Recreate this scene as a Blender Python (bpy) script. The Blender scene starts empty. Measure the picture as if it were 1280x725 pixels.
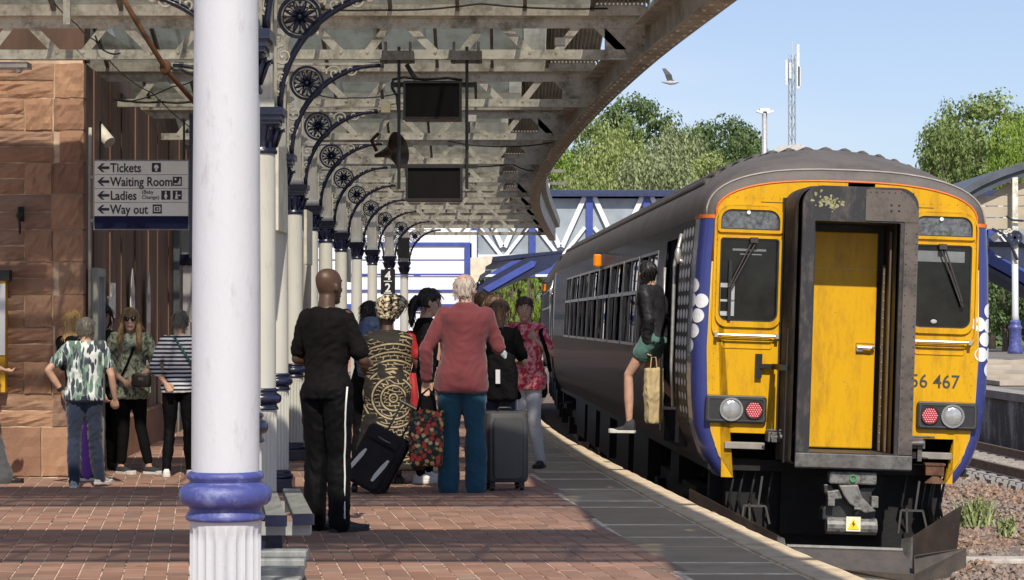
import bpy, bmesh, math, random
from mathutils import Vector, Matrix, noise
random.seed(7)
S = bpy.context.scene
COL = S.collection
R = math.radians
F = 2770.0; HZ = 400.0; EYE = 1.48

# ---------------- camera, sky, sun, exposure ----------------
cd = bpy.data.cameras.new("camera"); cam = bpy.data.objects.new("camera", cd); COL.objects.link(cam)
cd.sensor_width = 36; cd.lens = F / 1280 * 36; cd.clip_end = 6000; cd.clip_start = .1
cam.location = (0, 0, EYE); cam.rotation_euler = (R(90) + math.atan((HZ - 362.5) / F), 0, 0)
S.camera = cam
SUN_EL, SUN_AZ = 47.0, 7.0          # sun behind the camera, a little to its right
w = bpy.data.worlds.new("World"); S.world = w; w.use_nodes = True
nt = w.node_tree; nt.nodes.clear()
bg = nt.nodes.new("ShaderNodeBackground"); out = nt.nodes.new("ShaderNodeOutputWorld")
sky = nt.nodes.new("ShaderNodeTexSky"); sky.sky_type = 'NISHITA'; sky.sun_disc = False
sky.sun_elevation = R(SUN_EL); sky.sun_rotation = R(180 - SUN_AZ)
sky.air_density = 1.0; sky.dust_density = .6; sky.ozone_density = 3.5
tc = nt.nodes.new("ShaderNodeTexCoord"); mp = nt.nodes.new("ShaderNodeMapping"); mp.inputs['Scale'].default_value = (1.2, 1.2, 5.5)
nz = nt.nodes.new("ShaderNodeTexNoise"); nz.inputs['Scale'].default_value = 2.6; nz.inputs['Detail'].default_value = 6
cr = nt.nodes.new("ShaderNodeValToRGB"); cr.color_ramp.elements[0].position = .5; cr.color_ramp.elements[0].color = (.22, .22, .22, 1)
cr.color_ramp.elements[1].position = .85; cr.color_ramp.elements[1].color = (.5, .5, .5, 1)
mx = nt.nodes.new("ShaderNodeMix"); mx.data_type = 'RGBA'; mx.inputs[7].default_value = (7.5, 7.8, 8.4, 1)
nt.links.new(tc.outputs['Generated'], mp.inputs[0]); nt.links.new(mp.outputs[0], nz.inputs[0]); nt.links.new(nz.outputs[0], cr.inputs[0])
tn = nt.nodes.new('ShaderNodeMix'); tn.data_type = 'RGBA'; tn.blend_type = 'MULTIPLY'; tn.inputs[0].default_value = 1; tn.inputs[7].default_value = (.93, .93, 1.06, 1); nt.links.new(sky.outputs[0], tn.inputs[6])
nt.links.new(cr.outputs[0], mx.inputs[0]); nt.links.new(tn.outputs[2], mx.inputs[6]); nt.links.new(mx.outputs[2], bg.inputs[0])
bg.inputs[1].default_value = .088; nt.links.new(bg.outputs[0], out.inputs[0])
sl = bpy.data.lights.new("sun", 'SUN'); sl.energy = 4.2; sl.angle = R(.7); sl.color = (1, .93, .82)
so = bpy.data.objects.new("sun", sl); COL.objects.link(so)
sd = Vector((-math.sin(R(SUN_AZ)) * math.cos(R(SUN_EL)), math.cos(R(SUN_AZ)) * math.cos(R(SUN_EL)), -math.sin(R(SUN_EL))))
so.rotation_euler = sd.to_track_quat('-Z', 'Y').to_euler(); so.location = (5, -5, 30)
S.view_settings.view_transform = 'Standard'; S.view_settings.look = 'None'; S.view_settings.gamma = 1
S.view_settings.exposure = .45

# ---------------- helpers ----------------
def P(x, y, Z): return Vector(((x - 640) / F * Z, Z, EYE + (HZ - y) / F * Z))   # where a point seen in the photo stands at depth Z
def catmull(tab):
    def f(z):
        n = len(tab)
        if z <= tab[0][0]: s = (tab[1][1] - tab[0][1]) / (tab[1][0] - tab[0][0]); return tab[0][1] + s * (z - tab[0][0])
        if z >= tab[-1][0]: s = (tab[-1][1] - tab[-2][1]) / (tab[-1][0] - tab[-2][0]); return tab[-1][1] + s * (z - tab[-1][0])
        i = max(k for k in range(n - 1) if tab[k][0] <= z)
        x0, y0 = tab[i]; x1, y1 = tab[i + 1]
        m0 = (y1 - tab[i - 1][1]) / (x1 - tab[i - 1][0]) if i > 0 else (y1 - y0) / (x1 - x0)
        m1 = (tab[i + 2][1] - y0) / (tab[i + 2][0] - x0) if i + 2 < n else (y1 - y0) / (x1 - x0)
        h = x1 - x0; t = (z - x0) / h
        return (2*t**3 - 3*t*t + 1)*y0 + (t**3 - 2*t*t + t)*h*m0 + (-2*t**3 + 3*t*t)*y1 + (t**3 - t*t)*h*m1
    return f
canX = catmull([(4, 2.75), (10, 2.08), (15.4, 1.55), (19.4, 1.20), (25.1, .86), (30, .66), (35, .53), (40, .50), (46, .62), (56.4, 1.0), (68.3, 1.5), (85, 2.6)])
edgeX = catmull([(-5, 4.6), (4, 3.2), (8, 2.56), (12.6, 1.97), (15, 1.7), (18.6, 1.37), (22.4, 1.05), (25.4, .82), (28.5, .6), (35, .32), (40, .22), (48, .25), (56, .42), (66, .75), (80, 1.5), (100, 3.2)])
colX = catmull([(6.75, -.872), (11, -1.35), (15, -1.70), (19.2, -2.04), (23.5, -2.32), (27.8, -2.53), (32.1, -2.70), (36.4, -2.81), (40.8, -2.86), (45.2, -2.85), (49.7, -2.75), (54.5, -2.65), (60, -2.4)])
wallX = catmull([(15, -3.6), (21, -4.06), (29, -4.47), (40, -4.9), (70, -4.6)])
opX = catmull([(10, 16), (20, 12.9), (30, 11.2), (40, 10.4), (48, 10.15), (60, 10.3), (80, 11.4), (110, 14.5)])

WM = {}
def _pw(p): return WM.get(p.name, Matrix()) if p else Matrix()
def tag(o, label=None, cat=None, group=None, kind=None):
    if label: o['label'] = label
    if cat: o['category'] = cat
    if group: o['group'] = group
    if kind: o['kind'] = kind
    return o
def thing(name, label, cat, loc=(0, 0, 0), rz=0, group=None, rot=None):
    o = bpy.data.objects.new(name, None); COL.objects.link(o); o.empty_display_size = .2
    o.location = loc; o.rotation_euler = rot if rot else (0, 0, rz)
    WM[o.name] = Matrix.Translation(loc) @ o.rotation_euler.to_matrix().to_4x4()
    return tag(o, label, cat, group)
def link(name, me, parent=None, world=False, loc=None, rot=None):
    o = bpy.data.objects.new(name, me); COL.objects.link(o)
    m = Matrix()
    if loc is not None: o.location = loc; m = Matrix.Translation(loc)
    if rot is not None: o.rotation_euler = rot; m = m @ o.rotation_euler.to_matrix().to_4x4()
    if parent:
        o.parent = parent
        if world:
            o.matrix_parent_inverse = _pw(parent).inverted(); WM[o.name] = m
        else: WM[o.name] = _pw(parent) @ m
    else: WM[o.name] = m
    return o
def copy_tree(o, parent=None):
    c = o.copy(); COL.objects.link(c)
    if parent: c.parent = parent
    for ch in list(o.children): copy_tree(ch, c)
    return c

class MB:
    def __init__(s): s.v = []; s.f = []; s.mi = []
    def add(s, vs, fs, mi=0):
        b = len(s.v); s.v += [tuple(p) for p in vs]; s.f += [tuple(b + i for i in f) for f in fs]; s.mi += [mi] * len(fs); return s
    def box(s, x0, x1, y0, y1, z0, z1, mi=0):
        return s.add([(x0,y0,z0),(x1,y0,z0),(x1,y1,z0),(x0,y1,z0),(x0,y0,z1),(x1,y0,z1),(x1,y1,z1),(x0,y1,z1)],
                     [(0,3,2,1),(4,5,6,7),(0,1,5,4),(1,2,6,5),(2,3,7,6),(3,0,4,7)], mi)
    def cbox(s, c, d, rot=None, mi=0):
        c = Vector(c); hx, hy, hz = d[0]/2, d[1]/2, d[2]/2
        vs = [Vector(p) for p in [(-hx,-hy,-hz),(hx,-hy,-hz),(hx,hy,-hz),(-hx,hy,-hz),(-hx,-hy,hz),(hx,-hy,hz),(hx,hy,hz),(-hx,hy,hz)]]
        if rot is not None: vs = [rot @ v for v in vs]
        return s.add([v + c for v in vs], [(0,3,2,1),(4,5,6,7),(0,1,5,4),(1,2,6,5),(2,3,7,6),(3,0,4,7)], mi)
    def bar(s, a, b, w, h, up=(0, 0, 1), mi=0):
        a = Vector(a); b = Vector(b); d = (b - a).normalized(); u = Vector(up)
        x = d.cross(u)
        if x.length < 1e-4: x = d.cross(Vector((1, 0, 0)))
        x.normalize(); y = x.cross(d)
        q = [(-w/2,-h/2),(w/2,-h/2),(w/2,h/2),(-w/2,h/2)]
        return s.add([a + x*i + y*j for i, j in q] + [b + x*i + y*j for i, j in q], [(0,1,2,3),(7,6,5,4),(0,4,5,1),(1,5,6,2),(2,6,7,3),(3,7,4,0)], mi)
    def loft(s, rings, cap=True, closed=True, mi=0):
        n = len(rings[0]); b = len(s.v)
        for r in rings: s.v += [tuple(p) for p in r]
        m = n if closed else n - 1
        for k in range(len(rings) - 1):
            for i in range(m):
                j = (i + 1) % n; s.f.append((b + k*n + i, b + k*n + j, b + (k+1)*n + j, b + (k+1)*n + i)); s.mi.append(mi)
        if cap and closed:
            s.f.append(tuple(b + i for i in range(n))[::-1]); s.f.append(tuple(b + (len(rings)-1)*n + i for i in range(n))); s.mi += [mi, mi]
        return s
    def tube(s, pts, r, n=8, mi=0, sq=None):
        pts = [Vector(p) for p in pts]; rings = []; m = len(pts)
        rr = r if isinstance(r, list) else [r] * m
        prev = None
        for i, p in enumerate(pts):
            d = (pts[min(i+1, m-1)] - pts[max(i-1, 0)]).normalized()
            if prev is None:
                x = d.cross(Vector((0, 1, 0)))
                if x.length < .2: x = d.cross(Vector((1, 0, 0)))
            else: x = prev - d * prev.dot(d)
            x.normalize(); y = d.cross(x); prev = x
            ra = rr[i] if isinstance(rr[i], (tuple, list)) else (rr[i], rr[i])
            rings.append([p + x*math.cos(2*math.pi*k/n)*ra[0] + y*math.sin(2*math.pi*k/n)*ra[1] for k in range(n)])
        return s.loft(rings, mi=mi)
    def ering(s, rings, n=16, mi=0):      # rings of (cx, cy, cz, rx, ry)
        return s.loft([[(c[0] + c[3]*math.cos(2*math.pi*k/n), c[1] + c[4]*math.sin(2*math.pi*k/n), c[2]) for k in range(n)] for c in rings], mi=mi)
    def lathe(s, prof, c=(0, 0, 0), n=24, mi=0, flute=None):
        rings = []
        for r, z in prof:
            rings.append([(c[0] + r*math.cos(2*math.pi*k/n), c[1] + r*math.sin(2*math.pi*k/n), c[2] + z) for k in range(n)])
        return s.loft(rings, mi=mi)
    def ell(s, c, rx, ry, rz, n=10, m=6, mi=0, rot=None):
        rings = []
        for i in range(m + 1):
            t = -math.pi/2 + math.pi*(i + .02 if i == 0 else (i - .02 if i == m else i))/m
            ring = [Vector((rx*math.cos(t)*math.cos(2*math.pi*k/n), ry*math.cos(t)*math.sin(2*math.pi*k/n), rz*math.sin(t))) for k in range(n)]
            if rot is not None: ring = [rot @ p for p in ring]
            rings.append([p + Vector(c) for p in ring])
        return s.loft(rings, mi=mi)
    def prism(s, pts, fn, d0, d1, mi=0):  # polygon in 2D, fn(a, b, depth) -> point
        return s.loft([[fn(a, b, d0) for a, b in pts], [fn(a, b, d1) for a, b in pts]], mi=mi)
    def ring2(s, outer, inner, fn, d0, d1, mi=0):   # frame between two outlines of equal count
        n = len(outer)
        L = [[fn(a, b, d1) for a, b in inner], [fn(a, b, d0) for a, b in inner], [fn(a, b, d0) for a, b in outer], [fn(a, b, d1) for a, b in outer], [fn(a, b, d1) for a, b in inner]]
        return s.loft(L, cap=False, mi=mi)
    def mesh(s, name='m', smooth=False, fix=True):
        me = bpy.data.meshes.new(name); me.from_pydata(s.v, [], s.f); 
        me.polygons.foreach_set('material_index', s.mi)
        if fix:
            bm = bmesh.new(); bm.from_mesh(me); bmesh.ops.recalc_face_normals(bm, faces=bm.faces); bm.to_mesh(me); bm.free()
        if smooth: me.polygons.foreach_set('use_smooth', [True]*len(me.polygons))
        me.update(); return me
    def build(s, name, mat, parent=None, world=False, smooth=False, loc=None, rot=None, bevel=0, fix=True, auto=None):
        me = s.mesh(name, smooth, fix)
        for m in (mat if isinstance(mat, (list, tuple)) else [mat]): me.materials.append(m)
        if auto: 
            me.polygons.foreach_set('use_smooth', [True]*len(me.polygons)); me.set_sharp_from_angle(angle=R(auto))
        o = link(name, me, parent, world, loc, rot)
        if bevel:
            b = o.modifiers.new('b', 'BEVEL'); b.width = bevel; b.segments = 2; b.limit_method = 'ANGLE'
        return o
def rrect(cx, cy, w, h, r, n=5, rb=None):
    pts = []
    rb = r if rb is None else rb
    for (sx, sy, a0, q) in ((1, 1, 0, r), (-1, 1, 90, r), (-1, -1, 180, rb), (1, -1, 270, rb)):
        for k in range(n + 1):
            a = R(a0 + 90*k/n); pts.append((cx + sx*(w/2 - q) + q*math.cos(a), cy + sy*(h/2 - q) + q*math.sin(a)))
    return pts
def circ(cx, cy, r, n=16): return [(cx + r*math.cos(2*math.pi*k/n), cy + r*math.sin(2*math.pi*k/n)) for k in range(n)]

# ---------------- materials ----------------
def _mat(name):
    m = bpy.data.materials.new(name); m.use_nodes = True; nt = m.node_tree
    return m, nt, nt.nodes['Principled BSDF']
def N(nt, typ, **k):
    n = nt.nodes.new(typ)
    for a, b in k.items():
        if a.startswith('i_'):
            key = a[2:]; key = int(key) if key.isdigit() else key.replace('_', ' ')
            n.inputs[key].default_value = b
        else: setattr(n, a, b)
    return n
def ramp(nt, src, stops, interp='LINEAR'):
    r = nt.nodes.new('ShaderNodeValToRGB'); e = r.color_ramp; e.interpolation = interp
    while len(e.elements) < len(stops): e.elements.new(.5)
    for el, (p, c) in zip(e.elements, stops): el.position = p; el.color = (*c, 1) if len(c) == 3 else c
    nt.links.new(src, r.inputs[0]); return r.outputs[0]
def coords(nt, scale=(1, 1, 1), which='Object'):
    t = nt.nodes.new('ShaderNodeTexCoord'); m = nt.nodes.new('ShaderNodeMapping'); m.inputs['Scale'].default_value = scale
    nt.links.new(t.outputs[which], m.inputs[0]); return m.outputs[0]
def mixc(nt, fac, a, b):
    m = nt.nodes.new('ShaderNodeMix'); m.data_type = 'RGBA'
    for i, v in ((0, fac), (6, a), (7, b)):
        if hasattr(v, 'default_value') or hasattr(v, 'is_linked'): nt.links.new(v, m.inputs[i])
        else: m.inputs[i].default_value = v if i == 0 else (*v, 1)
    return m.outputs[2]
def bump(nt, b, src, s=.3, d=.01):
    n = nt.nodes.new('ShaderNodeBump'); n.inputs['Strength'].default_value = s; n.inputs['Distance'].default_value = d
    nt.links.new(src, n.inputs['Height']); nt.links.new(n.outputs[0], b.inputs['Normal']); return n
def noi(nt, co, sc, det=4, rough=.6):
    n = N(nt, 'ShaderNodeTexNoise'); n.inputs['Scale'].default_value = sc; n.inputs['Detail'].default_value = det; n.inputs['Roughness'].default_value = rough
    nt.links.new(co, n.inputs[0]); return n.outputs[0]
MC = {}
def M(name, col, rough=.6, metal=0, var=.18, scale=6, bmp=.15, bsc=60, col2=None, lo=.35, hi=.7, st=(1, 1, 1), coat=0, spec=None, rvar=0):
    if name in MC: return MC[name]
    m, nt, b = _mat(name); co = coords(nt, st); n = noi(nt, co, scale)
    c1 = tuple(max(0, c*(1 - var)) for c in col); c2 = col2 if col2 else tuple(c*(1 + var) for c in col)
    nt.links.new(ramp(nt, n, [(lo, c1), (hi, c2)]), b.inputs['Base Color'])
    b.inputs['Roughness'].default_value = rough; b.inputs['Metallic'].default_value = metal
    if coat: b.inputs['Coat Weight'].default_value = coat; b.inputs['Coat Roughness'].default_value = .08
    if spec is not None: b.inputs['Specular IOR Level'].default_value = spec
    if bmp: bump(nt, b, noi(nt, co, bsc, 5), bmp)
    MC[name] = m; return m
def MG(name, col, dirt, rough=.4, amt=(.5, .72), sc=3, st=(1, 1, 1), coat=0, bmp=.08, fine=28):
    """painted surface with patchy dirt and chips"""
    if name in MC: return MC[name]
    m, nt, b = _mat(name); co = coords(nt, st)
    a = noi(nt, co, sc, 8, .7); f = noi(nt, co, fine, 4, .7)
    mul = N(nt, 'ShaderNodeMath', operation='MULTIPLY_ADD'); nt.links.new(f, mul.inputs[0]); mul.inputs[1].default_value = .35; nt.links.new(a, mul.inputs[2])
    fac = ramp(nt, mul.outputs[0], [(amt[0] + .17, (0, 0, 0)), (amt[1] + .17, (1, 1, 1))])
    nt.links.new(mixc(nt, fac, col, dirt), b.inputs['Base Color'])
    b.inputs['Roughness'].default_value = rough
    if coat: b.inputs['Coat Weight'].default_value = coat
    if bmp: bump(nt, b, a, bmp)
    MC[name] = m; return m
cream = MG('cream_paint', (.67, .65, .55), (.20, .18, .13), .5, (.45, .72), 4.5, bmp=.2)
creamc = MG('column_cream_paint', (.56, .56, .52), (.33, .31, .26), .42, (.55, .85), 2.5, st=(3, 3, .6))
white_col = MG('white_gloss_paint', (.50, .51, .535), (.35, .34, .33), .42, (.58, .86), 7, st=(2, 2, .7), bmp=.35, fine=40)
navy = M('navy_paint', (.012, .016, .045), .3, var=.3, scale=12, bmp=.3, bsc=40, coat=.25)
blue = MG('blue_paint', (.05, .06, .22), (.15, .17, .34), .45, (.5, .72), 16, coat=.05, bmp=.5)
bluemid = M('bridge_blue', (.045, .075, .30), .45, var=.15, scale=4)
whitep = MG('white_paint', (.72, .73, .76), (.42, .42, .42), .5, (.6, .9), 2)
black = M('black_paint', (.012, .012, .013), .45, var=.3, scale=9)
blackm = M('shade_black_grime', (.004, .004, .004), .8, var=.5, scale=6, bmp=.5, bsc=30)  # grime taken almost to black, with the shade under the nose in its colour
steel = MG('grubby_steel', (.13, .125, .12), (.05, .045, .04), .55, (.35, .65), 9, bmp=.3)
galv = M('galvanised', (.42, .43, .44), .5, .4, var=.2, scale=14)
rust = M('rust', (.10, .045, .022), .85, var=.4, scale=12, bmp=.4)
# ---------------- ground, platform ----------------
def ground_mat():
    m, nt, b = _mat('ballast_ground'); co = coords(nt)
    v = N(nt, 'ShaderNodeTexVoronoi'); v.inputs['Scale'].default_value = 22; nt.links.new(co, v.inputs[0])
    a = noi(nt, co, 1.2, 5)
    c = mixc(nt, ramp(nt, v.outputs['Color'], [(.2, (0, 0, 0)), (.8, (1, 1, 1))]), (.10, .06, .045), (.27, .19, .15))
    c = mixc(nt, ramp(nt, a, [(.4, (0, 0, 0)), (.65, (1, 1, 1))]), c, (.15, .13, .12))
    nt.links.new(c, b.inputs['Base Color']); b.inputs['Roughness'].default_value = .9
    bump(nt, b, v.outputs['Distance'], .9, .03); return m
g = MB(); g.add([(-900, -60, -1.18), (900, -60, -1.18), (900, 1500, -1.18), (-900, 1500, -1.18)], [(0, 1, 2, 3)])
tag(g.build('ground', M('rough_grass_ground', (.07, .09, .035), .95, var=.4, scale=.4)), kind='structure')
g = MB()
zs = [-5 + 3*k for k in range(36)]
g.loft([[(edgeX(z) - .1, z, -1.165), (opX(max(z, 10)) + .1, z, -1.165)] for z in zs], cap=False, closed=False)
tag(g.build('trackbed', ground_mat()), kind='structure')
# platform body (bed of the paving + face wall)
bedm, nt, b = _mat('paving_bed'); co = coords(nt)
n1 = noi(nt, co, 3.2, 4, .7); n2 = noi(nt, co, 14, 3)
mu = N(nt, 'ShaderNodeMath', operation='MULTIPLY_ADD'); nt.links.new(n2, mu.inputs[0]); mu.inputs[1].default_value = .8; nt.links.new(n1, mu.inputs[2])
c = ramp(nt, mu.outputs[0], [(.80, (.10, .055, .045)), (.92, (.72, .56, .48))])
nt.links.new(c, b.inputs['Base Color']); b.inputs['Roughness'].default_value = .9
plat = tag(bpy.data.objects.new('platform', None), kind='structure'); COL.objects.link(plat); WM['platform'] = Matrix()
# bed height 0 - tops of the bricks at z=0, bed 9 mm below
g = MB(); zs = [-4 + 1.5*k for k in range(74)]
g.loft([[(edgeX(z) - .02, z, -1.2), (edgeX(z) - .02, z, -.005), (-14, z, -.005)] for z in zs], cap=False, closed=False)
tag(g.build('platform_bed', bedm, plat), kind='structure')
# far pavement surface, where the bricks can no longer be told apart, and the near part behind the camera
farm, nt, b = _mat('brick_paving_far'); co = coords(nt)
mp_ = N(nt, 'ShaderNodeMapping'); mp_.inputs['Rotation'].default_value = (0, 0, R(90 - 8)); nt.links.new(co, mp_.inputs[0])
bt = N(nt, 'ShaderNodeTexBrick'); bt.inputs['Scale'].default_value = 1; bt.inputs['Brick Width'].default_value = .21; bt.inputs['Row Height'].default_value = .125
bt.inputs['Mortar Size'].default_value = .006; bt.inputs['Color1'].default_value = (.30, .175, .135, 1); bt.inputs['Color2'].default_value = (.25, .15, .12, 1); bt.inputs['Mortar'].default_value = (.4, .28, .22, 1)
nt.links.new(mp_.outputs[0], bt.inputs[0]); nt.links.new(bt.outputs[0], b.inputs['Base Color']); b.inputs['Roughness'].default_value = .8
g = MB()
g.loft([[(edgeX(z) - .93, z, -.001), (-14, z, -.001)] for z in [30 + 2*k for k in range(36)]], cap=False, closed=False)
g.loft([[(edgeX(z) - .93, z, -.001), (-14, z, -.001)] for z in [-4 + 2*k for k in range(8)]], cap=False, closed=False)
tag(g.build('paving_surface', farm, plat), kind='structure')
brm, nt, b = _mat('red_paver'); co = coords(nt)
ge = N(nt, 'ShaderNodeNewGeometry'); oi = N(nt, 'ShaderNodeObjectInfo')
ad = N(nt, 'ShaderNodeMath', operation='ADD'); nt.links.new(ge.outputs['Random Per Island'], ad.inputs[0]); nt.links.new(oi.outputs['Random'], ad.inputs[1])
fr = N(nt, 'ShaderNodeMath', operation='FRACT'); nt.links.new(ad.outputs[0], fr.inputs[0])
c = ramp(nt, fr.outputs[0], [(0, (.265, .145, .105)), (.5, (.335, .185, .135)), (.8, (.38, .225, .17)), (.92, (.21, .13, .10)), (1, (.32, .22, .175))])
gc = N(nt, 'ShaderNodeNewGeometry')
dn = noi(nt, gc.outputs['Position'], 1.1, 6, .65); c = mixc(nt, ramp(nt, dn, [(.45, (0, 0, 0)), (.75, (.55, .55, .55))]), c, (.24, .17, .14))
sp = noi(nt, gc.outputs['Position'], 7, 2); c = mixc(nt, ramp(nt, sp, [(.70, (0, 0, 0)), (.73, (.7, .7, .7))]), c, (.07, .05, .045)); s2 = noi(nt, gc.outputs['Position'], .45, 6, .7); c = mixc(nt, ramp(nt, s2, [(.50, (0, 0, 0)), (.66, (.6, .6, .6))]), c, (.13, .095, .08)); s3 = noi(nt, gc.outputs['Position'], 23, 2); c = mixc(nt, ramp(nt, s3, [(.74, (0, 0, 0)), (.77, (.8, .8, .8))]), c, (.5, .42, .36))
nt.links.new(c, b.inputs['Base Color']); b.inputs['Roughness'].default_value = .72
bump(nt, b, noi(nt, gc.outputs['Position'], 90, 4), .35, .004)
SB = .13; TH = R(8.0)
ds = Vector((-math.sin(TH), math.cos(TH))); dt = Vector((math.cos(TH), math.sin(TH)))
BW, BL = .127, .212
def brick_vs(x, y, w, l, h=.012):
    q = .004; vs = []
    for (ww, ll, z) in ((w, l, -h), (w, l, -q), (w - 2*q, l - 2*q, 0)):
        for a, b_ in ((-1, -1), (1, -1), (1, 1), (-1, 1)):
            p = dt*(a*ww/2) + ds*(b_*ll/2); vs.append((x + p.x, y + p.y, z))
    return vs
BF = [(0,1,5,4),(1,2,6,5),(2,3,7,6),(3,0,4,7),(4,5,9,8),(5,6,10,9),(6,7,11,10),(7,4,8,11),(8,9,10,11)]
bricks = []
for i in range(-75, 60):
    for j in range(45, 160):
        t = i*BW; s = j*BL + (BL/2 if i % 2 else 0)
        p = dt*t + ds*s
        if not (11.7 < p.y < 30.2): continue
        if p.x > edgeX(p.y) - .93 or p.x < wallX(max(p.y, 15)) - (.02 if p.y > 20.9 else 2.5): continue
        if abs(p.x/p.y*F) > 760: continue
        bricks.append((p.x, p.y))
bricks.sort(key=lambda q: (not (abs(q[0]/q[1]*F + 0) < 650 and q[1] > 12.35 and not (-403 < q[0]/q[1]*F < -318 and q[1] < 17)), q[1]))
me = bpy.data.meshes.new('brick'); me.from_pydata(brick_vs(0, 0, BW - .007, BL - .003), [], BF); me.materials.append(brm)
for q in bricks[:300]:
    o = link('brick', me, plat, loc=(q[0], q[1], random.uniform(-.0015, .0015)))
g = MB()
for q in bricks[300:]:
    dz = random.uniform(-.0015, .0015)
    g.add([(a, b_, c_ + dz) for a, b_, c_ in brick_vs(q[0], q[1], BW - .007, BL - .003)], BF)
tag(g.build('paving_bricks', brm, plat, fix=False), kind='stuff')
# slabs and coping stones along the edge, each one a piece
slm, nt, b = _mat('york_slab'); ge = N(nt, 'ShaderNodeNewGeometry'); oi = N(nt, 'ShaderNodeObjectInfo')
c = ramp(nt, oi.outputs['Random'], [(0, (.28, .22, .15)), (.5, (.35, .28, .19)), (1, (.42, .34, .24))])
d = noi(nt, ge.outputs['Position'], 2.3, 8, .7); c = mixc(nt, ramp(nt, d, [(.42, (0, 0, 0)), (.68, (.8, .8, .8))]), c, (.25, .195, .135))
d2 = noi(nt, ge.outputs['Position'], 30, 3); c = mixc(nt, ramp(nt, d2, [(.6, (0, 0, 0)), (.8, (.5, .5, .5))]), c, (.22, .19, .14))
nt.links.new(c, b.inputs['Base Color']); b.inputs['Roughness'].default_value = .7; bump(nt, b, d2, .4, .006)
cpm, nt, b = _mat('coping_stone'); ge = N(nt, 'ShaderNodeNewGeometry')
d = noi(nt, ge.outputs['Position'], 5, 8, .7)
nt.links.new(ramp(nt, d, [(.3, (.34, .25, .16)), (.5, (.54, .43, .29)), (.7, (.64, .54, .39))]), b.inputs['Base Color']); b.inputs['Roughness'].default_value = .85
bump(nt, b, noi(nt, ge.outputs['Position'], 28, 5), .6, .012)
def kerb_piece(name, a0, a1, z0, z1, top, th, mat, jit=0):
    m = MB(); n = 3; gp = .006 if name != 'slab' else random.choice([.02, .05, .065])
    rings = []
    for k in range(n + 1):
        z = z0 + gp + (z1 - z0 - 2*gp)*k/n; e = edgeX(z); j = random.uniform(-jit, jit)
        rings.append([(e + a0, z, top - th), (e + a1 + j, z, top - th), (e + a1 + j, z, top - .008), (e + a1 - .012 + j, z, top), (e + a0 + .004, z, top), (e + a0, z, top - .004)])
    m.loft(rings); return m.build(name, mat, plat)
z = 2.0
while z < 46:
    L = random.choice([.62, .93, 1.25, .8, 1.5]) * (1 if z < 30 else 1.6)
    kerb_piece('slab', -.925, -.255, z, z + L, random.uniform(-.002, .003), .03, slm); z += L
z = 2.2
while z < 60:
    L = random.uniform(.75, 1.0) * (1 if z < 35 else 1.8)
    kerb_piece('coping_stone', -.245, .03, z, z + L, .012 + random.uniform(-.002, .004), .16, cpm, .008); z += L
g = MB(); g.loft([[(edgeX(z) - .925, z, -.004), (edgeX(z) - .315, z, -.004), (edgeX(z) - .3, z, -.004), (edgeX(z), z, -.004)] for z in [45 + 2*k for k in range(28)]], cap=False, closed=False)
tag(g.build('edge_paving', slm, plat), kind='structure')
g = MB(); g.loft([[(edgeX(z) - .965, z, -.002), (edgeX(z) - .03, z, -.002)] for z in [2 + 1.5*k for k in range(30)]], cap=False, closed=False); tag(g.build('mortar_bed', M('pale_mortar', (.68, .60, .47), .9, var=.35, scale=5), plat), kind='structure')
# ballast stones
stm, nt, b = _mat('ballast_stone'); ge = N(nt, 'ShaderNodeNewGeometry')
c = ramp(nt, ge.outputs['Random Per Island'], [(0, (.09, .055, .04)), (.35, (.22, .135, .09)), (.7, (.31, .205, .14)), (.9, (.14, .11, .095)), (1, (.42, .34, .27))])
d = noi(nt, ge.outputs['Position'], .5, 4); c = mixc(nt, ramp(nt, d, [(.48, (0, 0, 0)), (.62, (.7, .7, .7))]), c, (.2, .18, .17))
nt.links.new(c, b.inputs['Base Color']); b.inputs['Roughness'].default_value = .9
g = MB()
oc = [(1,0,0),(-1,0,0),(0,1,0),(0,-1,0),(0,0,1),(0,0,-1)]
of = [(0,2,4),(2,1,4),(1,3,4),(3,0,4),(2,0,5),(1,2,5),(3,1,5),(0,3,5)]
def stone(x, y, z, s):
    a = random.uniform(0, 6.28); ca, sa = math.cos(a), math.sin(a); k = [random.uniform(.6, 1.2) for _ in range(3)]; tl = random.uniform(-.5, .5)
    vs = []
    for p in oc:
        px_, py_, pz_ = p[0]*k[0]*s, p[1]*k[1]*s, p[2]*k[2]*s
        py_, pz_ = py_*math.cos(tl) - pz_*math.sin(tl), py_*math.sin(tl) + pz_*math.cos(tl)
        vs.append((x + px_*ca - py_*sa, y + px_*sa + py_*ca, z + pz_))
    g.add(vs, of)
random.seed(11)
for _ in range(21000):
    y = 19.3 + 24*random.random()**1.25; x0 = 3.6; x1 = min(opX(y) - .3, 10.9)
    x = random.uniform(x0, x1)
    stone(x, y, -1.14 + .02*math.sin(x*3), random.uniform(.022, .05))
for _ in range(2500):
    y = random.uniform(12, 30); x = random.uniform(edgeX(y) + .1, 3.8)
    stone(x, y, -1.14, random.uniform(.02, .045))
tag(g.build('track_ballast', stm, fix=False), label='brown and pinkish ballast stones heaped round the tracks beside the train', cat='ballast', kind='stuff')
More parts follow.
